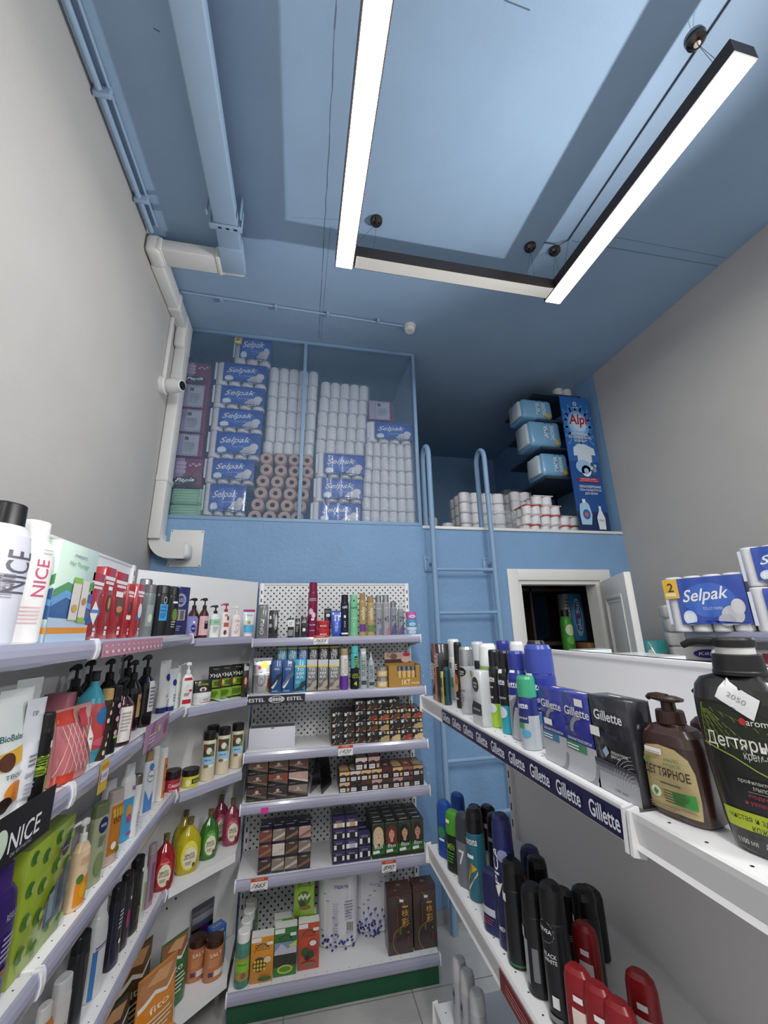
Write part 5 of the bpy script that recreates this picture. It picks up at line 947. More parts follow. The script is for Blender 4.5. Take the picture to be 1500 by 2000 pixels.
Lw('L3', 308, 321, 1462, 1562, .04, 'slim', 'e8e2dc', 'e8e8e8', 'white bottle with orange floral strip, end of third left shelf', w=.04, h=.2, el=[R_(-.2, .05, .4, .8, 'd8803c'), *[E_(.05 + .1 * (i % 2), .15 + .12 * i, .1, .04, '8a3a20') for i in range(5)]], rz=66)
# fourth left shelf
L4 = [(60, 112, 1895, 2060, .05, .058, .19, 'shampoo', 'cf7f34', 'e8e6e2', 'white-capped orange bottle low at the left edge', [E_(.1, .4, .2, .2, 'e8a850'), P_([(.1, .1), (.3, .5), (.2, .1)], '3f6a2c')]),
      (104, 128, 1890, 2040, .05, .05, .19, 'slim', 'e3e0dc', 'e3e3e3', 'white bottle between orange and black ones, fourth shelf', [R_(-.4, .1, .2, .5, 'c88a6a')]),
      (130, 160, 1850, 2020, .06, .055, .22, 'slim', '0f1116', '0f1116', 'tall black bottle left of the white and blue bottle', []),
      (160, 203, 1782, 2000, .06, .062, .24, 'shampoo', 'e2e3e4', 'e8e8e6', 'white bottle with blue strip and violet line, fourth shelf', [R_(-.48, .02, -.25, .5, '3f7fc0'), R_(-.4, .52, .4, .535, '5a4a80'), R_(-.4, .5, .4, .507, '5a4a80')]),
      (204, 232, 1765, 1935, .05, .052, .22, 'slim', '13142a', '14141c', 'navy black bottle beside the white and blue bottle', [*lines(-.1, .3, .45, .7, 5, 'c8c8d4'), E_(.1, .3, .1, .03, WH)]),
      (228, 248, 1740, 1880, .05, .048, .22, 'slim', '1c1220', '17121a', 'black bottle with pink print, fourth left shelf', [E_(.1, .38, .2, .12, 'b03a7a'), R_(.1, .62, .3, .66, WH)]),
      (248, 273, 1692, 1830, .045, .055, .23, 'slim', '14100e', '131010', 'black-brown bottle with gold lines, fourth left shelf', [R_(.1, .78, .34, .83, WH), *lines(-.1, .35, .15, .35, 6, '8a7a5a')]),
      (268, 286, 1665, 1785, .04, .042, .2, 'shampoo', 'dfe4da', 'ececea', 'pale bottle with white cap before the violet one', [R_(-.1, .15, .3, .6, 'a8b884')]),
      (286, 302, 1640, 1768, .035, .04, .21, 'slim', 'a88a9c', 'b0a4a8', 'clear mauve bottle at the end of fourth left shelf', [R_(-.35, .1, .35, .7, '8a5f7c')])]
for px0, px1, pt, pb, d, w, h, kd, c, cc, lb, el in L4: Lw('L4', px0, px1, pt, pb, d, kd, c, cc, lb, w=w, h=h, el=el, asp=.65, rz=74, name='shower_gel_bottle', jit=False, mk='c')
# rail strips on the left units
def lrail(sh, y0, y1, zt, h, bg, el, name, base=1.21): return on_rail(sh, y0 - base, y1 - base, zt, 0, h, el, bg, name)
lrail(ls1[0], 1.23, 1.72, 1.662, .04, 'c08a9c', [*[E_(-.46 + i * .075, .72, .008, .07, 'f0d8e0', 6) for i in range(13)], *[R_(-.48 + i * .075, .25, -.45 + i * .075, .42, 'ecd4dc') for i in range(13)]], 'promo_strip')
lrail(ls1[1], 1.66, 1.93, 1.37, .085, 'b890ac', [P_([(-.4, 0), (-.2, 1), (-.1, 1), (-.25, 0)], '9a6a90'), E_(.05, .6, .05, .15, 'dcd0b0'), E_(.35, .5, .1, .3, '9a6488'), *lines(-.35, -.05, .2, .6, 3, 'e8d4e0')], 'promo_card')
lrail(ls1[1], 1.335, 1.385, 1.352, .075, 'd8b83c', [R_(-.5, .34, .5, .68, 'e8e0e8'), T_('1595', 0, .5, .7, .16, '5a2a6a', 0, .02), R_(-.4, .78, .4, .88, 'e07a2c'), R_(-.5, .34, -.42, .68, '8a3f9c')], 'price_tag')
a = MB(); lrail(ls2[1], .80, 1.115, 1.375, .085, '17171c', [tx('NICE', .38, .3, .4, 'f0f0f0', cx=.22), E_(-.02, .45, .07, .3, 'd8e8d0'), tx('DE ESTHETIC', .12, .2, .07, 'a8a8b0', cx=.2)], 'brand_strip', .205)
# --- right unit, first shelf
cb('R1', (843, 857, 1258, 1361), .04, BK, 'black and orange aftershave carton at far end of right shelf', name='aftershave_box', d0=.02, front=[R_(-.05, .0, .2, 1, 'd8643c'), T_('Aftershave', -.28, .5, .8, .3, WH, -90), T_('Agressia', .34, .72, .5, .24, WH, -90, .03)])
cb('R1', (860, 863.5, 1283, 1363), .03, 'c4bc3c', h=.1, label= 'narrow yellow carton beside the black and orange one', name='aftershave_box', d0=.02, front=[R_(-.4, .5, .4, .8, '2a2a24'), R_(-.3, .2, .3, .4, '5a8a3a')])
def Rw(px0, px1, pt, pb, d, kind, c, cc, lb, row='R1', name='spray_can', cat='spray can', **k):
    if row == 'R1': e_ = (px1 - px0) * .09; px0 -= e_; px1 += e_
    return bt(row, (px0, px1, pt, pb), d, kind, c, cc, lb, name=name, cat=cat, **k)
Rw(867, 880, 1289, 1371, .035, 'shampoo', '1f5560', '141718', 'small green glass aftershave bottle with black cap', name='aftershave_bottle', cat='bottle', mk='g', el=[R_(-.35, .2, .35, .6, '16282c')])
Rw(878, 899, 1249, 1372, .10, 'bigcap', 'e2e4e6', 'd8dadc', 'white spray can with clear cap at back, far end', el=[tx('AXE', .56, .6, .08, '2a2a2c'), R_(-.35, .2, .35, .36, '9ab08a')])
Rw(890, 904, 1255, 1383, .055, 'bigcap', '2a1c14', '17181a', 'black spray can with orange swirl, right shelf', el=[T_('XE', 0, .62, .6, .08, WH, 0, .03), E_(0, .4, .34, .12, 'b8682c'), E_(.1, .3, .2, .06, 'd89a50'), tx('DARK', .14, .6, .03)])
Rw(901, 927, 1264, 1392, .05, 'bigcap', 'b9bcbf', 'c6c9cc', 'silver shaving foam can with round black emblem', name='shaving_foam_can', el=[E_(.1, .62, .3, .07, '17181c'), tx('NIVEA', .62, .4, .03, cx=.1), tx('MEN', .585, .3, .02, cx=.1), tx('SILVER', .34, .6, .03, '5c6066'), *lines(-.3, .3, .1, .3, 5, '7c8086')], capk='m')
Rw(925, 948, 1254, 1385, .12, 'bigcap', '23252b', 'c8ccd0', 'dark spray can with clear cap behind the silver can', el=[E_(0, .6, .3, .08, '16171c')])
cb('R1', (921, 939, 1311, 1400), .03, 'd5d8da', 'small white aftershave carton with round black emblem', name='aftershave_box', d0=.01, front=[E_(0, .74, .34, .14, '1b1e24'), tx('NIVEA', .76, .4, .04), tx('MEN', .7, .3, .03), P_([(-.5, .3), (-.3, .42), (.5, .4), (.5, .2), (-.5, .16)], '1b2430'), tx('БАЛЬЗАМ', .28, .7, .04), R_(-.45, .88, -.2, .97, '8cb04c')])
Rw(942, 972, 1258, 1412, .07, 'bigcap', 'e9ebeb', 'eef0f0', 'white shaving foam can with green ring under its cap', name='shaving_foam_can', el=[R_(-.5, .66, .5, .7, '8fae52'), E_(-.3, .6, .2, .08, '16181e'), P_([(-.3, .28), (.0, .4), (.5, .4), (.5, .2), (-.1, .2)], '15202c'), tx('FOAM', .25, .5, .03, WH)])
cap2 = lambda s: [tx('Gillette', .62, .8, .085, 'e6e8ee', bold=.04)] + s
Rw(958, 982, 1270, 1420, .055, 'foam', '17181b', '1b1c20', 'black shaving foam can with lime green base', name='shaving_foam_can', zones=[(.30, 'a4cf3a'), (.9, '17181b')], el=cap2([E_(.1, .24, .3, .06, 'd8dfe6'), tx('FOAM', .38, .5, .03), R_(-.3, .5, .3, .52, 'aaaaaa')]))
Rw(977, 1003, 1272, 1431, .05, 'foam', '17181b', '1b1c20', 'black shaving foam can with turquoise base', name='shaving_foam_can', zones=[(.33, '2fa3b8'), (.9, '17181b')], el=cap2([E_(.05, .25, .36, .07, 'd3dde8'), tx('ПЕНА ДЛЯ БРИТЬЯ', .42, .8, .03), R_(.0, .72, .3, .77, WH)]))
Rw(976, 1000, 1252, 1400, .16, 'bigcap', '262f80', '2a3488', 'blue-capped can in the back row of the right shelf', name='shaving_foam_can')
Rw(1003, 1028, 1254, 1400, .17, 'bigcap', 'e0e2e4', 'e9eaea', 'white-capped can in the back row of the right shelf', name='shaving_foam_can')
Rw(1038, 1072, 1252, 1410, .18, 'bigcap', '1a1b1e', '1c1d20', 'black-capped can in the back row of the right shelf', name='shaving_foam_can')
Rw(997, 1034, 1273, 1442, .055, 'foam', '27348e', '303f98', 'blue shaving gel can, smaller of two, with silver swoosh', name='shaving_gel_can', zones=[(.36, 'b7bcc2'), (.9, '27348e')], el=cap2([P_([(-.4, .0), (-.15, .0), (-.1, .4), (.3, .5), (-.3, .48)], 'c5c9cf'), R_(.0, .75, .28, .78, WH)]))
Rw(1016, 1049, 1322, 1455, .032, 'bigcap', '27337a', '3fa27c', 'small shaving gel can with translucent green cap', name='shaving_gel_can', zones=[(.46, 'b9c2c8'), (.9, '27337a')], el=[tx('Gillette', .60, .85, .09, 'e6e8ee', bold=.04), R_(-.4, .36, .4, .48, '2a3668'), tx('ДЛЯ БРИТЬЯ', .42, .7, .035), R_(-.4, .28, .2, .36, '3f9a5c'), E_(.25, .22, .2, .05, '58a8d0'), R_(-.35, .82, -.05, .9, WH)])
Rw(1036, 1086, 1261, 1468, .078, 'bigcap', '2b3a94', '3b4ba2', 'large blue shaving gel can, widest on the right shelf', name='shaving_gel_can', zones=[(.34, 'b8bdc4'), (.9, '2b3a94')], el=[tx('Gillette', .585, .85, .075, 'e6e8ee', bold=.04), R_(-.2, .68, .15, .73, WH), P_([(-.4, .36), (.4, .44), (.4, .48), (-.4, .42)], '9aa2b4'), E_(.1, .28, .3, .06, '4a90c4'), tx('ГЕЛЬ ДЛЯ БРИТЬЯ', .37, .7, .025)])
gb = lambda green: [R_(-.498, .002, .498, .40, 'b9bcc2'), *ring_(.12, .55, .42, .2, .28, '8e929c', 16, 1.6, 3.3), R_(-.498, .40, .3, .46, '2b3a8a'), R_(-.498, .30, .2, .40, green), *ring_(.1, .22, .42, .28, .22, '888c94', 14, 4.7, 6.3), tx('Gillette', .78, .86, .11, 'e6e8ee', bold=.04), tx('БАЛЬЗАМ ПОСЛЕ БРИТЬЯ', .44, .8, .035), *lines(-.45, .1, .31, .38, 2, WH)]
cb('R1', (1059, 1103, 1332, 1487), .035, '262f8e', 'blue balm carton with teal stripe, left of the pair', name='aftershave_box', d0=.02, h=.13, front=gb('3a7ea0') + [R_(-.35, .5, .0, .58, WH)], top=[R_(-.2, .4, .1, .6, WH)])
cb('R1', (1105, 1160, 1348, 1512), .035, '262f8e', 'blue balm carton with green stripe, right of the pair', name='aftershave_box', d0=.02, h=.13, front=gb('3a8a60') + [R_(.0, .86, .28, .95, WH)], top=[R_(-.2, .4, .1, .6, WH)])
topo = [r_ for k in range(9) for r_ in ring_(.5, .12, .12 + .055 * k, .06 + .035 * k, .035 / (1 + k * .3), 'd8dade', 10, 1.7, 3.3)]
cb('R1', (1163, 1232, 1356, 1556), .04, '17181f', 'black carton with silver ripple print, beside the brown bottle', name='aftershave_box', d0=.02, h=.136, w=.086, front=[R_(-.498, .002, .498, .2, 'a9abb0'), R_(-.498, .2, .498, .24, '85878d'), R_(-.498, .24, .498, .28, '5c5e65'), R_(-.498, .28, .498, .32, '3a3b44'), *topo, tx('Gillette', .8, .7, .11, 'e6e8ee', bold=.04), P_([(-.25, .42), (-.14, .48), (-.08, .42), (-.18, .36)], '9ab4cc'), tx('ЛОСЬОН ПОСЛЕ', .435, .4, .03, cx=.17), tx('БРИТЬЯ', .395, .22, .03, cx=.08), tx('INTENSE', .6, .4, .04, '3a3a5c'), tx('100 мл', .07, .28, .03, '44464c', cx=.1), R_(-.49, .56, -.24, .66, WH)], top=[R_(-.2, .5, .1, .6, WH)])
# brown tar soap bottles and the big black one
def tarbottle(loc, rz, lb, w=.083, h=.152):
    t = thing('liquid_soap_bottle', loc, rz, lb, 'bottle'); BR = M('3a241d', .28, 'c'); rx, ry, n = w / 2, w * .32, 3.4
    body = [(0, .86), (.03, .97), (.1, 1), (.45, .99), (.58, .96), (.66, .88), (.71, .7), (.735, .45), (.75, .36)]
    a = MB(); a.loft([(z * h, r * rx, r * ry if z < .6 else max(r, .5) * ry) for z, r in body], BR, n=n, seg=40); a.build('bottle_body', t)
    a = MB(); a.loft([(.745 * h, .4 * rx, .4 * rx), (.75 * h, .43 * rx, .43 * rx), (.85 * h, .40 * rx, .40 * rx), (.855 * h, .22 * rx, .22 * rx), (.93 * h, .21 * rx, .21 * rx)], M('33201a', .35), seg=28)
    for k in range(24):
        g = 6.2832 * k / 24; a.bar((.425 * rx * math.cos(g), .425 * rx * math.sin(g), .755 * h), (.405 * rx * math.cos(g), .405 * rx * math.sin(g), .84 * h), .0008, .0008, M('33201a', .35))
    a.loft([(.92 * h, .24 * rx, .24 * rx), (.935 * h, .5 * rx, .34 * rx), (.955 * h, .54 * rx, .36 * rx), (.97 * h, .35 * rx, .25 * rx), (.974 * h, .1 * rx, .08 * rx)], M('33201a', .35), seg=24)
    a.tube([(0, 0, .945 * h), (-.35 * rx, 0, .955 * h), (-.62 * rx, 0, .95 * h), (-.7 * rx, 0, .93 * h)], [.16 * rx, .14 * rx, .1 * rx, .09 * rx], M('33201a', .35), 10); a.build('pump', t)
    W, bd = 1.86 * rx, body
    def fn(x, z, off):
        r = interp(bd, z / h); q = min(.985, abs(x) / rx); return (x * r, -(r * ry * (1 - q ** n) ** (1 / n) + off * 1.6), z)
    lab = [(-.43, .06), (.43, .06), (.45, .2), (.44, .4), (.38, .5), (.2, .56), (-.1, .575), (-.36, .55), (-.44, .46)]
    el = [P_(lab, 'b9a87c'), *[R_(-.4 + .02 * (i % 3), .1 + .06 * i, .4 - .03 * (i % 2), .103 + .06 * i, 'a08e62') for i in range(7)], R_(-.35, .5, -.02, .545, 'eceae6'), R_(-.33, .51, -.04, .515, '888888'), T_('ДЕГТЯРНОЕ', 0, .36, .8, .085, '2b2118', 0, .03), T_('МЫЛО', .14, .475, .24, .026, '3b7a3a', 0, .02), T_('ЖИДКОЕ', .14, .435, .3, .028, '3b7a3a', 0, .02),
          E_(-.32, .435, .06, .025, '6a8a3a'), *lines(-.1, .38, .27, .3, 1, '5c5440'), P_([(.08, .24), (.44, .25), (.44, .14), (.1, .15)], '3a8a3c'), *lines(-.05, .4, .14, .25, 5, '4a5a3a'), E_(-.17, .21, .1, .05, 'd8d4b4'), *ring_(-.17, .21, .1, .05, .12, '4a8a5a'), R_(-.21, .2, -.13, .22, '3a8a5a'), R_(-.185, .185, -.155, .235, '3a8a5a'), *lines(-.3, .3, .08, .13, 3, '7a6e4c')]
    a = MB(); a.prints(el, W, h, fn, [W * (i / 14 - .5) for i in range(1, 14)], [z * h for z in (.1, .45, .58)]); a.build('label_print', t); return t
SECZ = 1.4356
tarbottle((.518, .528, SECZ), math.radians(-80), 'brown tar soap pump bottle with beige label, right foreground')
tarbottle((.62, .545, SECZ), math.radians(-80), 'second brown pump bottle partly hidden behind the black bottle')
def bigblack():
    t = thing('liquid_soap_bottle', (.532, .427, SECZ), math.radians(-74), 'large black pump bottle with branch-print label, nearest at right', 'bottle')
    w, h = .104, .25; rx, ry, n = w / 2, .034, 3.0; B_ = M('1b1a1a', .3, 'c'); BL = M('141414', .4)
    body = [(0, .72), (.02, .80), (.12, .88), (.35, .97), (.55, 1), (.63, .99), (.69, .93), (.725, .8), (.742, .55), (.75, .42)]
    a = MB(); a.loft([(z * h, r * rx, r * ry if z < .65 else max(r, .6) * ry) for z, r in body], B_, n=n, seg=44); a.build('bottle_body', t)
    a = MB(); a.loft([(.745 * h, .52 * rx, .52 * rx), (.76 * h, .52 * rx, .52 * rx), (.765 * h, .50 * rx, .50 * rx), (.835 * h, .47 * rx, .47 * rx), (.84 * h, .4 * rx, .4 * rx)], BL, seg=32); a.build('collar', t)
    a = MB(); a.loft([(.84 * h, .38 * rx, .38 * rx), (.873 * h, .38 * rx, .38 * rx)], M('cfcfcd', .4), seg=28); a.build('lock_ring', t)
    a = MB(); a.loft([(.87 * h, .38 * rx, .38 * rx), (.875 * h, .42 * rx, .42 * rx), (.905 * h, .42 * rx, .42 * rx), (.915 * h, .38 * rx, .38 * rx), (.918 * h, .2 * rx, .2 * rx)], BL, seg=32)
    for k in range(20):
        g = 6.2832 * k / 20; a.bar((.43 * rx * math.cos(g), .43 * rx * math.sin(g), .877 * h), (.43 * rx * math.cos(g), .43 * rx * math.sin(g), .904 * h), .002, .002, BL)
    a.tube([(-.3 * rx, 0, .893 * h), (-.7 * rx, 0, .895 * h), (-.95 * rx, 0, .888 * h), (-1.12 * rx, 0, .872 * h)], [.13 * rx, .1 * rx, .09 * rx, .08 * rx], BL, 12); a.build('pump', t)
    W = 1.86 * rx
    def fn(x, z, off):
        r = interp(body, z / h); q = min(.985, abs(x) / rx); return (x * r, -(r * ry * (1 - q ** n) ** (1 / n) + off * 1.6), z)
    el = [P_([(-.44, .6), (-.3, .625), (.15, .60), (.4, .55), (.42, .44), (.45, .25), (.1, .36), (-.42, .44)], '23281c'), ]
    for i in range(7):
        x1_, z1_ = (-.42 + .11 * i, .42 + .01 * (i % 2)) if i < 6 else (.36, .5)
        x0_, z0_ = -.38, .612
        el.append(('p', [(x0_, z0_), (x0_ + .006, z0_ + .002), (x1_ + .006, z1_), (x1_, z1_)], '8fa23c', 'same'))
        for k in range(1, 7):
            t_ = k / 7; cx_, cz_ = x0_ + (x1_ - x0_) * t_, z0_ + (z1_ - z0_) * t_
            for sg in (-1, 1): el.append(('p', [(cx_, cz_), (cx_ + .004, cz_ + .003), (cx_ + sg * .035 + .004, cz_ - .018), (cx_ + sg * .035, cz_ - .02)], '7c8f36', 'same'))
    el += [R_(-.42, .1, .44, .175, 'aebf34'), T_('Дегтярное', .02, .455, .8, .075, 'dcdcd4', 0, .02, 0), T_('крем-мыло', .2, .405, .42, .035, 'c8c8c0', 0, .01), T_('aromika', .25, .555, .32, .028, 'dcdcd4', 0, .01), E_(.06, .555, .035, .015, 'b8303a'), T_('профилактическое', .12, .305, .5, .02, 'b8b8b0'), T_('мыло-уход', .16, .28, .3, .02, 'b8b8b0'), R_(-.05, .265, .4, .267, '9a9a90'), T_('подмышки', .15, .248, .4, .017, 'a03050'), T_('и увлажнение', .12, .22, .45, .017, 'a03050'),
           T_('чистая и здоровая', .02, .15, .7, .026, '2a3010', 0, .01), T_('кожа', .0, .118, .2, .024, '2a3010', 0, .01), T_('1100 мл', -.2, .06, .22, .02, 'c8c8c0'), T_('Для всей семьи', .2, .065, .4, .022, 'c8c8c0')]
    pts = [(.38, .56), (.42, .5), (.39, .44), (.43, .38), (.4, .32), (.3, .33), (.1, .36), (-.1, .4), (-.4, .44)]
    for p_, q_ in zip(pts, pts[1:]): el.append(('p', [p_, (p_[0] + .008, p_[1] + .004), (q_[0] + .008, q_[1] + .004), q_], '9fb044', 'same'))
    a = MB(); a.prints(el, W, h, fn, [W * (i / 16 - .5) for i in range(1, 16)], [z * h for z in (.12, .35, .55)]); a.build('label_print', t)
    a = MB(); rt = math.radians(-28)
    tg = [(-.5, -.5), (-.06, -.5), (0, -.38), (.06, -.5), (.5, -.5), (.5, .5), (.06, .5), (0, .4), (-.06, .5), (-.5, .5)]
    f_ = lambda x, z: (.05 + (x * .40 * math.cos(rt) - z * .1 * 2.2 * math.sin(rt)), .65 + (x * .40 * math.sin(rt) / 2.2 + z * .1 * math.cos(rt)) * 1.0)
    a.prints([P_([f_(*q) for q in tg], 'e8e8ea'), T_('2050', .05, .65, .2, .022, '9a9aa0', -28), ], W, h, lambda x, z, off: fn(x, z, off + .0012), [W * (i / 16 - .5) for i in range(1, 16)], [z * h for z in (.55, .63, .69)]); a.build('price_sticker', t)
bigblack()
# long printed strip on the rail
o = on_rail(rs1[0], .235, .983, 1.4325, 0, .037, [tx('Gillette', .52, .085, .62, 'dfe3ee', cx=-.45 + .112 * i, bold=.04) for i in range(9)], '1b1c4a', 'brand_strip')
for v in o.data.vertices: v.co.y += .0085
o = on_rail(rs1[1], .52, .80, .9725, 0, .037, [*lines(-.4, .4, .2, .8, 3, 'c87a7a')], '7a1c20', 'brand_strip')
for v in o.data.vertices: v.co.y += .0085
# --- right unit, second shelf: deodorants
D = [(861, 877, 1566, 1660, .035, 'stick', '1d4a9a', '1f4fa4', 'blue deodorant stick at the far front of lower right shelf', [E_(0, .45, .3, .1, '2f8a5a'), R_(-.2, .3, .2, .34, WH)]),
     (878, 896, 1586, 1684, .035, 'stick', '17201a', '4f9a2c', 'green-capped deodorant stick, second from far end', [tx('MEN', .42, .5, .1, '8ac03c'), *lines(-.3, .3, .15, .35, 4, '5a9a3a'), R_(-.3, .8, .0, .86, WH)]),
     (898, 918, 1592, 1710, .04, 'stick', '6f747c', '3c4148', 'grey deodorant stick with dark cap beside the green one', [T_('7', 0, .4, .4, .2, 'dfe3e8', 0, .03)]),
     (915, 944, 1583, 1730, .05, 'deo', '2a6a7c', '16171a', 'teal deodorant can with yellow flash, lower right shelf', [tx('rexona', .64, .7, .06), R_(-.2, .46, .15, .5, WH), P_([(-.3, .1), (.0, .42), (.3, .36), (.0, .3)], 'd0a83a'), P_([(-.3, .1), (-.1, .12), (.3, .34), (.3, .30)], 'e0e0d8')]),
     (888, 904, 1564, 1640, .13, 'stick', '1d4a9a', '1f4fa4', 'blue deodorant stick in the back row, far end', []),
     (921, 939, 1565, 1655, .15, 'stick', '7a2028', '1c1416', 'black-capped red deodorant stick in the back row', [R_(-.2, .6, .2, .68, WH)]),
     (946, 964, 1562, 1660, .19, 'stick', '3c4250', '15161c', 'dark deodorant stick with white sticker, rear row', [R_(-.3, .5, .2, .6, WH)]),
     (955, 984, 1581, 1700, .14, 'deo', '2a3038', '141518', 'black deodorant can behind the tall navy one', [R_(-.2, .6, .2, .66, WH)]),
     (946, 974, 1648, 1780, .035, 'stick', '23285c', '1f2452', 'short navy deodorant stick at the front edge', [R_(-.4, .3, .3, .42, 'c8ccd8'), *lines(-.3, .3, .15, .28, 3, '9a4a5a')]),
     (970, 1003, 1598, 1810, .05, 'deo', '20265a', '252c64', 'tall navy deodorant can with upright white lettering', [T_('PICA', -.1, .62, .24, .3, WH, 90, .03), R_(-.25, .78, .1, .81, 'b83a34'), E_(.2, .7, .2, .05, '8a90b8'), P_([(-.2, .45), (.15, .5), (-.05, .38)], WH), tx('MEN', .15, .3, .03)]),
     (1014, 1053, 1590, 1720, .14, 'deo', '1f2450', '272d60', 'navy deodorant can standing alone behind the front ones', [R_(-.3, .62, .3, .66, 'b83a34'), tx('PICA', .56, .6, .06), tx('FOR MEN', .48, .5, .03, 'c8c8d4'), P_([(-.2, .2), (.3, .36), (.2, .28)], '8a90b8')]),
     (990, 1023, 1686, 1848, .045, 'deo', '14161a', '121315', 'black deodorant can with green foot, front row', [R_(-.5, .03, .5, .05, '2f7a4a'), R_(-.35, .6, -.1, .68, WH)]),
     (1028, 1078, 1684, 1800, .13, 'deo', '131415', '101112', 'black deodorant can behind the green-footed one', [R_(.1, .5, .35, .58, 'd8d8da')]),
     (1024, 1072, 1738, 1930, .05, 'deo', '1a1b1d', '141517', 'black deodorant can with grey stripes, front row', [R_(-.3, .1, -.1, .5, 'a8aaae'), R_(.05, .15, .25, .45, '77797d'), R_(-.4, .5, -.2, .6, 'c8c8ca')]),
     (1078, 1120, 1666, 1800, .16, 'stick', '131416', '121315', 'black deodorant stick lettered AXE in the back row', [tx('AXE', .36, .7, .08, 'c8cacc'), R_(-.35, .7, .0, .78, 'd8d8da')]),
     (1126, 1176, 1667, 1816, .22, 'stick', '1b1c1f', '131416', 'black deodorant stick in the back row, nearest panel', [R_(-.2, .66, .1, .74, 'c8c8ca'), R_(-.3, .1, .3, .3, '6a6c70')]),
     (1064, 1112, 1738, 1978, .055, 'deo', '1b1c20', '141517', 'black deodorant can with round emblem and shirt icons', [E_(-.1, .66, .3, .08, '15161a'), *ring_(-.1, .66, .3, .08, .08, '7a7c84', 18), tx('NIVEA', .67, .45, .03, cx=-.1), tx('BLACK', .5, .4, .03), tx('WHITE', .46, .4, .03), R_(-.05, .14, .15, .22, WH), R_(-.3, .04, .2, .08, '8a8a90')]),
     (1118, 1174, 1734, 1880, .16, 'deo', '17181a', '131415', 'black deodorant can right behind the shirt-icon can', [R_(.1, .6, .35, .67, 'd8d8da'), R_(-.4, .62, -.25, .7, WH)])]
for px0, px1, pt, pb, d, kd, c, cc, lb, el in D: Rw(px0, px1, pt, pb, d, kd, c, cc, lb, row='R2', name='deodorant_stick' if kd == 'stick' else 'deodorant_can', cat='deodorant', el=el, asp=.62 if kd == 'stick' else 1, h=(.125 if kd == 'stick' else .165) if d > .1 or 'short' in lb else None, w={'stick': .056, 'deo': .051}[kd] if True else None, rz=-62, jit=False)
for px, py, d, lb in ((1128, 1900, .04, 'red deodorant stick with white label, front row bottom'), (1150, 1890, .115, 'red deodorant stick with white sticker, behind the front one'), (1172, 1960, .05, 'red deodorant stick with orange print, near the bottom edge'), (1215, 2010, .06, 'red deodorant stick cut by the bottom edge, third in front'), (1262, 1990, .13, 'dark red deodorant stick farthest right at the bottom')):
    p = hx(px, py, .457 + d); bottle('deodorant_stick', lb, 'deodorant', (p.x, p.y, .9756), math.radians(-60), 'stick', .05, .135 if d < .1 else .14, '86181e', '921e24', [R_(-.2, .45, .35, .62, 'e8d8d0'), P_([(-.2, .15), (.3, .3), (.2, .1)], 'd0803a'), E_(0, .34, .2, .07, '2a3a7c'), R_(-.1, .7, .25, .76, WH)], asp=.62)
for px, pt, Y, d, lb in ((897, 1846, 0, .05, 'silver spray can at the far end of the lowest right shelf'), (913, 1876, 0, .055, 'silver spray can, middle of three on the lowest shelf'), (932, 1905, 0, .055, 'silver spray can, nearest of three on the lowest shelf')):
    p = hx(px + 3, pt + 95, .457 + d); bottle('spray_can', lb, 'spray can', (p.x, p.y, .5606), math.radians(-70), 'deo', .045, .17, 'b4b6bc', 'c4c6ca', [R_(-.3, .4, .0, .6, '8a8c92'), R_(-.2, .5, -.02, .56, '23242a')])
# --- rear goods of the right unit
for px, py, x, w, h, c, lb in ((1152, 1268, .96, .09, .178, 'dfe8e8', 'white and teal package seen over the back of right unit'), (1236, 1277, .95, .16, .172, 'e8e8e8', 'long white package behind the back panel of right unit'), (1283, 1281, .95, .1, .168, 'e4e6e8', 'white package behind the panel near the teal box')):
    p = hx(px, py, x); carton('tissue_package', lb, 'package', (x, p.y, 1.436), math.radians(90), w * .62, .12, p.z - 1.436, c, topc='dfe3e4', top=[E_(-.2, .5, .15, .2, '4aa0a0')] if 'teal' in lb and 'white and' in lb else ())
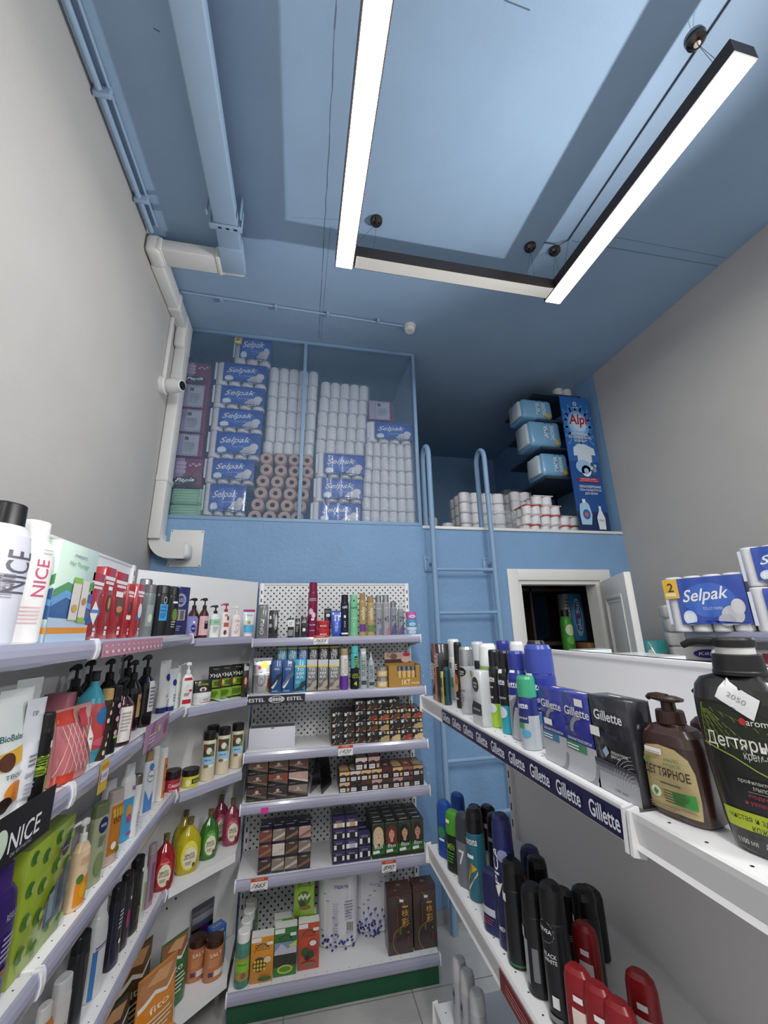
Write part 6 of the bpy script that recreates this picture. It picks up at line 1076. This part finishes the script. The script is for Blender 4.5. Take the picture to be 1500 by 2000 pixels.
# --- roll packs
def rolls(a, w, d, h, nx, ny, nz, m, c=(0, 0, 0)):
    rx, ry, rz_ = w / nx / 2, d / ny / 2, h / nz
    for i in range(nx):
        for j in range(ny):
            if 0 < j < ny - 1 and 0 < i < nx - 1: continue
            for k in range(nz):
                z = c[2] + k * rz_
                a.loft([(z + .001, rx * .86, ry * .86), (z + .008, rx * .985, ry * .985), (z + rz_ - .008, rx * .985, ry * .985), (z + rz_ - .001, rx * .86, ry * .86)], m, c=(c[0] - w / 2 + rx * (2 * i + 1), c[1] - d / 2 + ry * (2 * j + 1)), seg=14)
RW = M('eeeef0', .5)
def bluepack(loc, rz, w, d, h, lb, two=False, nx=4, tilt=0):
    t = thing('toilet_paper_pack', loc, rz, lb, 'toilet paper', 'blue wrapped toilet paper packs' if 0 else None); t.rotation_euler.y = tilt
    a = MB(); rolls(a, w, d, h, nx, 2, 1, RW); a.build('rolls', t)
    a = MB(); n = 26; x0_, z0_, z1_ = -w * .34, h * .16, h * .95; ro = []
    def fn(x, z, off):
        q = (x / w + .5) * nx; b = abs(math.sin(math.pi * q)) * .006
        v = min(z / h, 1 - z / h); dep = .004 + .004 * min(1, v * 8)
        return (x, -(d / 2 + b * .5 + dep + off * 2), z)
    cx = [w * (i / 20 - .5) for i in range(1, 20)]; cz = [h * i / 8 for i in range(1, 8)]
    el = [R_(-.34, .14, .5, .955, '2347a8'), E_(.05, .55, .32, .3, '3566c4'), R_(-.5, .14, -.46, .9, 'dfe3ee'), T_('Selpak', .02, .62, .56, .28, WH, 4, .025, .15), T_('TOILET PAPER', .08, .4, .24, .05, 'b8c8ec'), E_(-.22, .25, .085, .13, 'cfe0f0'), E_(-.22, .25, .06, .09, 'e9f1f8'),
          E_(.3, .28, .13, .16, 'c9c9cf'), E_(.38, .42, .08, .13, 'd8d4d8'), E_(.22, .2, .1, .1, 'b8b8c0'), P_([(-.34, .14), (0, .2), (.5, .12), (.5, .14), (-.34, .135)], '2347a8')]
    if two: el += [R_(-.5, .6, -.3, .95, 'e3b53a'), T_('2', -.4, .8, .08, .16, '3a2a10', 0, .04), R_(-.48, .64, -.34, .7, 'f0e0b0')]
    a.prints(el, w, h, fn, cx, cz, rough=.28, kind='c'); o = a.build('printed_wrap', t); o['label'] = 'glossy blue printed film'
    a = MB()  # film over the sides and top
    m = M('2347a8', .28, 'c'); a.add([(w / 2 + .003, -d / 2 - .006, h * .14), (w / 2 + .003, d / 2, h * .14), (w / 2 + .003, d / 2, h * .95), (w / 2 + .003, -d / 2 - .006, h * .95)], [(0, 1, 2, 3)], m); a.build('side_wrap', t)
    return t
def whitepack(loc, w, d, h, nx, lb, grp, nz=1, rz=0, band=None, c=RW):
    t = thing('toilet_paper_pack', loc, rz, lb, 'toilet paper', grp); a = MB(); rolls(a, w, d, h, nx, 2 if d < .25 else 3, nz, c); a.build('rolls', t)
    if band:
        a = MB(); rr = .006; a.rbox((-w / 2 - .001, -d / 2 - .001, h - .012), (w / 2 + .001, d / 2 + .001, h - .002), M(band, .4), .004); a.build('red_band', t)
    else:
        a = MB(); a.rbox((-w / 2 - .004, -d / 2 - .004, .0015), (w / 2 + .004, d / 2 + .004, h - .0015), M('f4f6fa', .12, 'f'), .012, seg=2); a.build('clear_film', t)
    return t
Y0 = 2.85  # front plane of the goods in the cage
def xs(px0, px1, py): return hy(px0, py, Y0).x, hy(px1, py, Y0).x
def col(items, z, fn):
    for k, (px0, px1, pt, pb) in enumerate(items):
        a0, a1 = xs(px0, px1, (pt + pb) / 2); zt = hy((px0 + px1) / 2, pt, Y0).z; hh = zt - z; fn(k, (a0 + a1) / 2, a1 - a0, z, hh); z = zt
    return z
D_ = .22
pos7 = ['bottom', 'second from bottom', 'third from bottom', 'middle', 'third from top', 'second from top', 'topmost']
col([(395, 481, 943, 998), (398, 497, 894, 943), (404, 510, 842, 894), (409, 514, 797, 842), (414, 518, 753, 797), (419, 522, 709, 753), (456, 531, 655, 709)], ZP + .045,
    lambda k, x, w, z, h: bluepack((x, Y0 + D_ / 2, z + .001), 0, w - .006, D_, h - .004, f'{pos7[k]} blue toilet paper pack in the tallest left column of cage', two=k == 6, nx=4 if k < 6 else 3))
for i, (px, w) in enumerate(((412, .12), (444, .10))):
    p = hy(px, 1000, Y0 + .03); pouch('plastic_bag', ['crumpled pale plastic bag under the blue pack column, left', 'crumpled pale plastic bag under the blue pack column, right'][i], 'bag', (p.x, Y0 + .1, ZP + .004), 0, w, .16, .05, 'c9ccc8', lean=math.radians(-80), mk='c')
def papia(k, x, w, z, h, lab=None):
    pat = k in (0, 4)
    t = thing('toilet_paper_pack', (x, Y0 + D_ / 2, z + .001), 0, lab or f"{['bottom', 'second', 'third', 'fourth', 'top'][k]} maroon toilet paper pack, counted from below, at left cage edge", 'toilet paper'); h -= .004; w -= .006
    a = MB(); rolls(a, w, D_, h, 2, 2, 1, M('8a2450', .35, 'c')); a.build('rolls', t)
    fn = lambda x_, z_, o: (x_, -(D_ / 2 + .004 + .004 * abs(math.sin(math.pi * (x_ / w + .5) * 2)) + o * 2), z_)
    if pat: el = [R_(-.48, .04, .5, .96, '7c1f4c'), R_(-.48, .04, -.1, .96, '9c86ac'), *[E_(-.3 + .1 * (i % 3), .5 + .14 * (i // 3), .07, .07, 'c8a8cc') for i in range(9)], *[E_(.1 + .1 * (i % 4), .7 + .06 * (i % 2), .05, .04, 'd89ab8') for i in range(5)], E_(.0, .18, .4, .14, '17121c'), T_('Papia', .0, .18, .6, .16, WH, 4, .03, .2)]
    else: el = [R_(-.5, .04, .5, .96, 'a89ab4'), R_(-.2, .12, .34, .88, 'b9bac4'), R_(.36, .04, .5, .96, '7c1f4c'), R_(-.16, .7, -.02, .84, '44444c'), *lines(-.15, .3, .2, .62, 7, '9a9ca8')]
    a = MB(); a.prints(el, w, h, fn, [w * (i / 12 - .5) for i in range(1, 12)], rough=.3, kind='c'); o = a.build('printed_wrap', t)
zt = hy(358, 950, Y0).z
col([(334, 396, 893, 949), (340, 397, 846, 893), (346, 402, 798, 846), (351, 407, 750, 798), (357, 411, 708, 750)], zt, papia)
a0, a1 = xs(323, 392, 990)
for k in range(2):
    hh = (zt - ZP - .006) / 2; pouch('napkin_pack', ['lower pale green paper towel pack in the left cage corner', 'upper pale green paper towel pack in the left cage corner'][k], 'paper towels', ((a0 + a1) / 2 + .008, Y0 + .1, ZP + .004 + hh * k), 0, .24, .01, .2, '9fd0a8') if 0 else None
    a = MB(); a.rbox((-.1, -.09, 0), (.105, .1, hh * .97), M('a3d3ab', .35, 'c'), .02, seg=3)
    for j in range(5): a.bar((-.096, -.092, hh * (.15 + .16 * j)), (.11, -.092, hh * (.17 + .16 * j)), .002, .003, M('8fc49a', .4))
    a.bar((.085, -.093, hh * .1), (.098, -.1, hh * .9), .02, .012, M('b4dcb8', .35, 'c'))
    tag(a.build('paper_towel_pack', None, ((a0 + a1) / 2 + .008, Y0 + .1, ZP + .003 + hh * k)), ['lower pale green paper towel pack in the left cage corner', 'upper pale green paper towel pack in the left cage corner'][k], 'paper towels')
w6 = ['first', 'second', 'third', 'fourth', 'fifth', 'sixth', 'seventh']
zk = hy(570, 886, Y0).z
col([(511, 614, 862, 886), (516, 616, 834, 862), (518, 618, 802, 834), (520, 620, 775, 802), (522, 621, 746, 775), (524, 623, 718, 746)], zk, lambda k, x, w, z, h: whitepack((x, Y0 + .11, z + .001), w - .008, .2, h - .003, 5, f'white toilet paper pack, {w6[k]} layer above the kraft rolls', 'white roll packs in the middle of the cage'))
# brown rolls lying with their ends to the front
R0_ = .0455; nrow = int((zk - ZP) / (R0_ * 1.84)); KR = M('c9a896', .8); step = (zk - ZP - .004 - 2 * R0_) / 5
mesh_r = None; xb0, xb1 = xs(486, 600, 1000)
for r in range(6):
    z = ZP + .003 + R0_ + step * r; q0 = hy([485, 491, 497, 501, 507, 508][r], 1003 - 20 * r, Y0).x + R0_ + (.0 if r != 4 else .004)
    for c in range(4):
        x = q0 + c * .0985 + (.004 * ((r * 3 + c) % 3 - 1))
        if x > .15 - .0: continue
        t = thing('toilet_roll', (x, Y0 + .055, z), 0, f'brown toilet roll, {ORD[c]} from left in row {ORD[r]} from below', 'toilet roll', 'brown toilet rolls lying end-on in the cage')
        if mesh_r is None:
            a = MB(); n = 26; y = .05; o_ = []; i_ = []
            for yy, rr in ((-y, R0_ - .004), (-y + .005, R0_), (y, R0_)): o_.append([(rr * math.cos(6.2832 * k / n), yy, rr * math.sin(6.2832 * k / n)) for k in range(n)])
            vs = [v for ring in o_ for v in ring]; a.add(vs, [(j * n + k, j * n + (k + 1) % n, (j + 1) * n + (k + 1) % n, (j + 1) * n + k) for j in range(2) for k in range(n)], KR, True)
            ri = .0175; vs = o_[0] + [(ri * math.cos(6.2832 * k / n), -y, ri * math.sin(6.2832 * k / n)) for k in range(n)]; a.add(vs, [(k, n + k, n + (k + 1) % n, (k + 1) % n) for k in range(n)], KR)
            mesh_r = a.build('paper', t)
            a = MB(); vs = [(ri * math.cos(6.2832 * k / n), yy, ri * math.sin(6.2832 * k / n)) for yy in (-y, y) for k in range(n)]; a.add(vs, [(k, (k + 1) % n, n + (k + 1) % n, n + k) for k in range(n)], M('8a7468', .9), True); core_ = a.build('core', t)
        else:
            for s_ in (mesh_r, core_): q_ = s_.copy(); COL.objects.link(q_); q_.parent = t
# the right half of the cage
zs_ = hy(660, 885, Y0).z
col([(603, 704, 980, 1016), (609, 708, 933, 980), (613, 711, 885, 933)], ZP + .002, lambda k, x, w, z, h: bluepack((x + .006, Y0 + D_ / 2, z + .001), 0, w - .014, D_, h - .004, f"{['bottom', 'middle', 'top'][k]} blue toilet paper pack of three under white rolls, right cage half"))
col([(614, 713, 858, 885), (616, 716, 832, 858), (618, 718, 804, 832), (621, 720, 776, 804), (624, 722, 746, 776)], zs_, lambda k, x, w, z, h: whitepack((x + .006, Y0 + .11, z + .001), w - .014, .2, h - .003, 5, f'white toilet paper pack, {w6[k]} layer above three blue packs', 'white roll packs in the right cage half'))
z_ = col([(706, 816, 997, 1020), (707, 815, 971, 997), (708, 813, 943, 971), (710, 812, 917, 943), (712, 810, 891, 917), (714, 808, 864, 891)], ZP + .002, lambda k, x, w, z, h: whitepack((x, Y0 + .11, z + .001), w - .012, .2, h - .003, 6, f'white toilet paper pack, {w6[k]} layer of the column beside the ladder', 'white roll packs beside the ladder'))
z_ = col([(716, 806, 824, 864)], z_, lambda k, x, w, z, h: bluepack((x, Y0 + D_ / 2, z + .001), 0, w - .01, D_, h - .004, 'blue toilet paper pack near the right post of cage'))
col([(720, 768, 783, 824)], z_, lambda k, x, w, z, h: papia(1, x, w, z, h, 'single maroon pack on top of the right-hand blue pack'))
# --- right half of the loft
fy3 = lambda px, py, y: hy(px, py, y)
p0, p1 = hy(902, 990, 3.0), hy(990, 990, 3.0)
for k in range(4): whitepack(((p0.x + p1.x) / 2, 3.16, ZP + .003 + .092 * k), p1.x - p0.x, .3, .09, 4, f'white roll pack, {w6[k]} layer up, left heap on open loft', 'white packs heaped on the open loft')
a = MB(); random.seed(3)
pr = [(0, .20, .05), (.05, .21, .07), (.12, .19, .05), (.17, .1, .02)]
a.loft(pr, M('dfe2e4', .15, 'f'), n=2.2, seg=30); a.v = [(v[0] + random.uniform(-.012, .012), v[1] + random.uniform(-.012, .012), max(.001, v[2] + random.uniform(-.012, .012))) for v in a.v]
p = hy(985, 1015, 2.88); tag(a.build('plastic_bag', None, (p.x, 2.90, ZP + .003)), 'crumpled clear plastic bag in front of the white roll heap', 'bag')
lay = [(1008, 1034, [(1020, 1058), (1059, 1096), (1097, 1136)]), (984, 1008, [(1022, 1058), (1059, 1095), (1096, 1134)]), (958, 984, [(1022, 1057), (1058, 1095)]), (935, 958, [(1040, 1078)])]
zz = ZP + .003
for r, (pt, pb, cs) in enumerate(lay):
    h = .088
    for c, (a0, a1) in enumerate(cs):
        q0, q1 = hy(a0, (pt + pb) / 2, 2.95).x, hy(a1, (pt + pb) / 2, 2.95).x
        whitepack(((q0 + q1) / 2, 3.04, zz), (q1 - q0) * .985, .17, h - .003, 2, f'red-banded pack of white rolls, {ORD[c]} from left, {ORD[r]} layer up', 'red-banded roll packs on the loft', band='c8442c' if (r + c) % 2 == 0 else 'e8d8d4')
    zz += h
for k, (px, py, w) in enumerate(((1018, 935, .09), (1038, 933, .09))):
    q = hy(px, py, 3.2); whitepack((q.x - .02, 3.28, ZP + .003), .2, .17, .46 - .0, 2, f"{['left', 'right'][k]} tall wrapped column of rolls behind the red-banded packs", 'wrapped roll columns at the back', nz=5, rz=0) if k == 0 else None
q = hy(1040, 905, 3.45); carton('cardboard_carton', 'grey stacked carton in shadow behind the blue bags', 'box', (q.x - .12, 3.72, ZP + .002), 0, .3, .25, .62, '6f6f72', [R_(-.4, .8, .4, .82, '555558'), R_(-.49, .5, .49, .51, '444448')])
# rack carrying the blue bags
RZ = [hy(1086, 931, 2.98).z, hy(1067, 873, 2.98).z, hy(1050, 818, 2.98).z, hy(1107, 772, 2.98).z]
rk = thing('storage_rack', (2.42, 3.27, ZP), 0, 'dark metal rack in the loft corner holding light blue bags', 'rack'); a = MB()
for x in (-.02, .17):
    for y in (-.28, .28): a = MB(); a.box((x, y, 0), (x + .02, y + .02, RZ[3] - ZP), M('3a4450', .4, 'm')); a.build('post', rk)
for z in [r_ - ZP - .012 for r_ in RZ]:
    a = MB(); a.box((-.30, -.28, z), (.19, .30, z + .02), '3c4a5c'); a.build('rack_shelf', rk)
def bag(px0, px1, pt, pb, lb, y=2.98, z=None, rz=0):
    c = hy((px0 + px1) / 2, (pt + pb) / 2, y); w = hy(px1, (pt + pb) / 2, y).x - hy(px0, (pt + pb) / 2, y).x; h = (hy(px0, pt, y).z - hy(px0, pb, y).z) * .86
    t = thing('nappy_pack', (c.x, y + .1, z), math.radians(rz), lb, 'package'); a = MB()
    a.rbox((-w / 2, -.1, .002), (w / 2, .16, h), M('7fb6dc', .3, 'c'), .035, seg=3)
    random.seed(int(px0)); a.v = [(v[0] + random.uniform(-.004, .004), v[1] + random.uniform(-.004, .004), max(.001, v[2])) for v in a.v]; a.build('bag_body', t)
    a = MB(); a.prints([T_('MAMA', .0, .5, .14, .62, 'e3eef8', 90, .06), T_('KNOWS', .2, .5, .13, .62, 'e3eef8', 90, .06), P_([(.2, .12), (.32, .3), (.42, .14), (.3, .05)], 'e0b030'), *ring_(.1, .86, .14, .08, .25, '2a4a8a', 10, .2, 2.9)], w, h, lambda u, v, o: (u, -.1 - .0018 - o, v)); a.build('label_print', t)
    a = MB(); a.rbox((-w / 2 - .02, -.07, h * .1), (-w / 2 + .012, .1, h * .9), M('c6d4de', .2, 'c'), .01, seg=2); a.v = [(v[0] + random.uniform(-.012, .004), v[1] + random.uniform(-.006, .006), v[2]) for v in a.v]; a.build('folded_end', t)
bag(1021, 1080, 783, 826, 'uppermost light blue bag hanging over the loft rack edge', z=RZ[2] + .009)
bag(1037, 1098, 826, 884, 'middle light blue bag on the loft rack beside the banner', z=RZ[1] + .009)
bag(1060, 1112, 887, 940, 'lowest light blue bag on the loft rack beside the banner', z=RZ[0] + .009)
q = hy(1107, 765, 3.05); whitepack((q.x - .02, 3.2, RZ[3] + .012), .19, .3, .12, 2, 'white package on the very top of the loft rack', None)
# banner
q0, q1 = hy(1089, 772, 2.84), hy(1146, 776, 2.84); zb = ZP + .004; wB = .295; hB = q0.z - zb
t = thing('advertising_banner', ((q0.x + q1.x) / 2 + .012, 2.845, zb), 0, 'tall blue detergent banner board standing at the loft edge', 'banner')
a = MB(); a.box((-wB / 2, 0, 0), (wB / 2, .006, hB), M('1f4f94', .35)); a.build('board', t); a = MB()
ray_ = [('p', [(0, .76), (.62 * math.cos(g), .76 + .19 * math.sin(g)), (.62 * math.cos(g + .1), .76 + .19 * math.sin(g + .1))], '4f8cca', 'same') for g in [i * .39 for i in range(16)]]
ray_ = [(e[0], [(max(-.5, min(.5, x)), z) for x, z in e[1]], e[2], e[3]) for e in ray_]
el = [R_(-.5, .5, .5, 1, '2a66b0'), R_(-.5, .0, .5, .14, '16305c'), E_(0, .78, .46, .15, '3f7cc0'), *ray_, E_(0, .78, .36, .11, '6fa6da'), E_(0, .785, .3, .085, '9cc6ea'), E_(.05, .79, .24, .06, 'c8dff2'),
      *ring_(0, .945, .06, .016, .35, WH, 16), T_('GRASS', 0, .915, .2, .012, WH), T_('Alpi', .02, .81, .62, .105, 'b0182c', 3, .05, .1),
      T_('ПОГРУЖЕНИЕ', 0, .705, .56, .02, WH, 0, .03), T_('В ОСЛЕПИТЕЛЬНУЮ', 0, .68, .78, .02, WH, 0, .03), T_('БЕЛИЗНУ*', 0, .655, .42, .02, WH, 0, .03),
      P_([(-.3, .6), (-.12, .63), (.1, .63), (.4, .6), (.42, .55), (.28, .55), (.26, .44), (-.22, .44), (-.2, .54), (-.32, .54)], 'd3e0ee'), E_(-.05, .46, .26, .05, '9dc4e6'), *ring_(.02, .43, .16, .042, .5, 'e3edf6', 18), E_(.25, .48, .06, .016, '44566c'), E_(.3, .44, .07, .018, '8a9ab0'), E_(.24, .41, .06, .015, '4a5a70'), E_(.34, .47, .05, .012, 'b0bccc'),
      R_(-.3, .348, .38, .378, 'b81c34'), T_('КАПСУЛЫ ПЯТЕН', .04, .37, .5, .008, WH), T_('ДЛЯ СТИРКИ БЕЛЫХ ВЕЩЕЙ', .04, .357, .6, .007, WH),
      T_('ГИПОАЛЛЕРГЕННЫЕ', .05, .315, .72, .018, 'e8f0f8', 0, .03), T_('ГЕЛЬ-КОНЦЕНТРАТЫ', .05, .29, .72, .018, 'e8f0f8', 0, .03), T_('ДЛЯ БЕЛЬЯ', .05, .265, .42, .018, 'e8f0f8', 0, .03),
      P_([(-.42, .05), (-.1, .05), (-.04, .12), (-.1, .19), (-.2, .21), (-.4, .19), (-.44, .12)], 'a8cce4'), R_(-.3, .2, -.2, .225, 'e8ecf0'), E_(-.22, .12, .12, .035, '2a66b0'), E_(-.22, .12, .06, .015, 'd8604c'), P_([(.12, .02), (.34, .02), (.36, .1), (.28, .15), (.28, .18), (.2, .18), (.2, .15), (.1, .1)], 'dce4ec'), T_('Alpi', .23, .08, .16, .022, 'b0182c')]
a.prints(el, wB, hB, lambda u, v, o: (u, -.0001 - o, v), rough=.35); a.build('printed_face', t)
for i, (px, py, c, lb) in enumerate(((848, 1018, 'a8b4b0', 'small grey-green tub on the loft floor beside the ladder'), (879, 1024, 'c8cac8', 'small pale plastic cup on the loft floor behind ladder'))):
    q = hy(px, py, 2.92); bottle('plastic_tub', lb, 'tub', (q.x, 2.98, ZP + .002), 0, 'jar', .09, .07 if i else .11, c, c, [])
a = MB()
# --- goods on the right wall unit
SY = hx(1384, 1170, 2.22).y
def selp(px, py, x, z, rz, w, h, lb, two=False, tilt=0):
    p = hx(px, py, x); return bluepack((x, p.y, z), math.radians(rz), w, .2, h, lb, two=two, tilt=tilt)
selp(1384, 1170, 2.22, 1.6215, -60, .35, .30, 'large blue toilet paper pack with yellow corner badge, right wall', True)
bluepack((2.375, SY - .33, 1.6215), math.radians(-60), .36, .2, .215, 'blue toilet paper pack on shelf at the right picture edge')
bluepack((2.38, SY - .32, 1.839), math.radians(-63), .34, .2, .2, 'blue toilet paper pack lying uppermost at the right edge')
for k in range(7):
    t = thing('tissue_pack', (2.41, 2.15 + (.0 if k % 2 else .01), 1.2015 + .083 * k), math.radians(-35), f'white two-roll paper pack with violet oval, {w6[k]} layer of right wall pile', 'toilet paper', 'white packs piled at the right wall'); a = MB()
    a.rbox((-.15, -.08, 0), (.15, .08, .081), M('e6e4e4', .4, 'c'), .018, seg=3); a.build('pack_body', t)
    a = MB(); a.prints([E_(.05, .5, .22, .3, '2f2f8c'), T_('Kар', .05, .5, .26, .3, WH, 4, .03, .1), R_(.3, .2, .48, .8, 'd8b8c8')], .3, .081, lambda u, v, o: (u, -.081 - o, v)); a.build('label_print', t)
for k in range(4):
    t = thing('tissue_pack', (2.33, 1.80, 1.2015 + .083 * k), math.radians(-60), f'white pack with violet oval under the wall shelf, {w6[k]} layer up', 'toilet paper', 'white packs under the right wall shelf'); a = MB()
    a.rbox((-.15, -.07, 0), (.15, .08, .081), M('e6e2e4', .4, 'c'), .018, seg=3); a.build('pack_body', t)
    a = MB(); a.prints([E_(-.15, .5, .2, .3, '2f2f8c'), T_('Kар', -.15, .5, .24, .3, WH, 4, .03, .1), R_(.2, .2, .3, .8, '9a3a4c'), R_(.34, .3, .46, .7, '3a2f6c')], .3, .081, lambda u, v, o: (u, -.071 - o, v)); a.build('label_print', t)
p = hx(1284, 1265, 2.3); carton('tissue_box', 'teal tissue carton with red dot beside the white pile', 'box', (2.27, p.y, 1.2015), math.radians(-35), .13, .1, .36, '2f9a9c', [E_(-.2, .8, .12, .05, 'd8e8e8'), E_(.4, .78, .06, .03, 'b83a3a'), tx('Soft', .6, .5, .06)])
# --- the storeroom behind the door
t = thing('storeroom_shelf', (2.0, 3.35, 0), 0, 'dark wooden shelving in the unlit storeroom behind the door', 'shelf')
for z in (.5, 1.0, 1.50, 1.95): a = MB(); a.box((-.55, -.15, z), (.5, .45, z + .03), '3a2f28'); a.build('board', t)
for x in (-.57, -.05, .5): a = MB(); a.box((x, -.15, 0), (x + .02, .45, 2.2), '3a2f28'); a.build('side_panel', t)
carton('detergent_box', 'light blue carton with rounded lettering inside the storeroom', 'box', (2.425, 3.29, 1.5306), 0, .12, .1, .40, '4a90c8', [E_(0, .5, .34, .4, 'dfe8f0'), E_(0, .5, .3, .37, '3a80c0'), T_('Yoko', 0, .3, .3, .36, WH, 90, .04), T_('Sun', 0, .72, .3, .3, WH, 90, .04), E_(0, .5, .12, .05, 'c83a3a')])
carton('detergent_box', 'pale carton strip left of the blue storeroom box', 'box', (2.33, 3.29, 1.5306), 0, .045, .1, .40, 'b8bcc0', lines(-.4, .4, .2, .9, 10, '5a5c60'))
q = hy(1107, 1230, 3.08)
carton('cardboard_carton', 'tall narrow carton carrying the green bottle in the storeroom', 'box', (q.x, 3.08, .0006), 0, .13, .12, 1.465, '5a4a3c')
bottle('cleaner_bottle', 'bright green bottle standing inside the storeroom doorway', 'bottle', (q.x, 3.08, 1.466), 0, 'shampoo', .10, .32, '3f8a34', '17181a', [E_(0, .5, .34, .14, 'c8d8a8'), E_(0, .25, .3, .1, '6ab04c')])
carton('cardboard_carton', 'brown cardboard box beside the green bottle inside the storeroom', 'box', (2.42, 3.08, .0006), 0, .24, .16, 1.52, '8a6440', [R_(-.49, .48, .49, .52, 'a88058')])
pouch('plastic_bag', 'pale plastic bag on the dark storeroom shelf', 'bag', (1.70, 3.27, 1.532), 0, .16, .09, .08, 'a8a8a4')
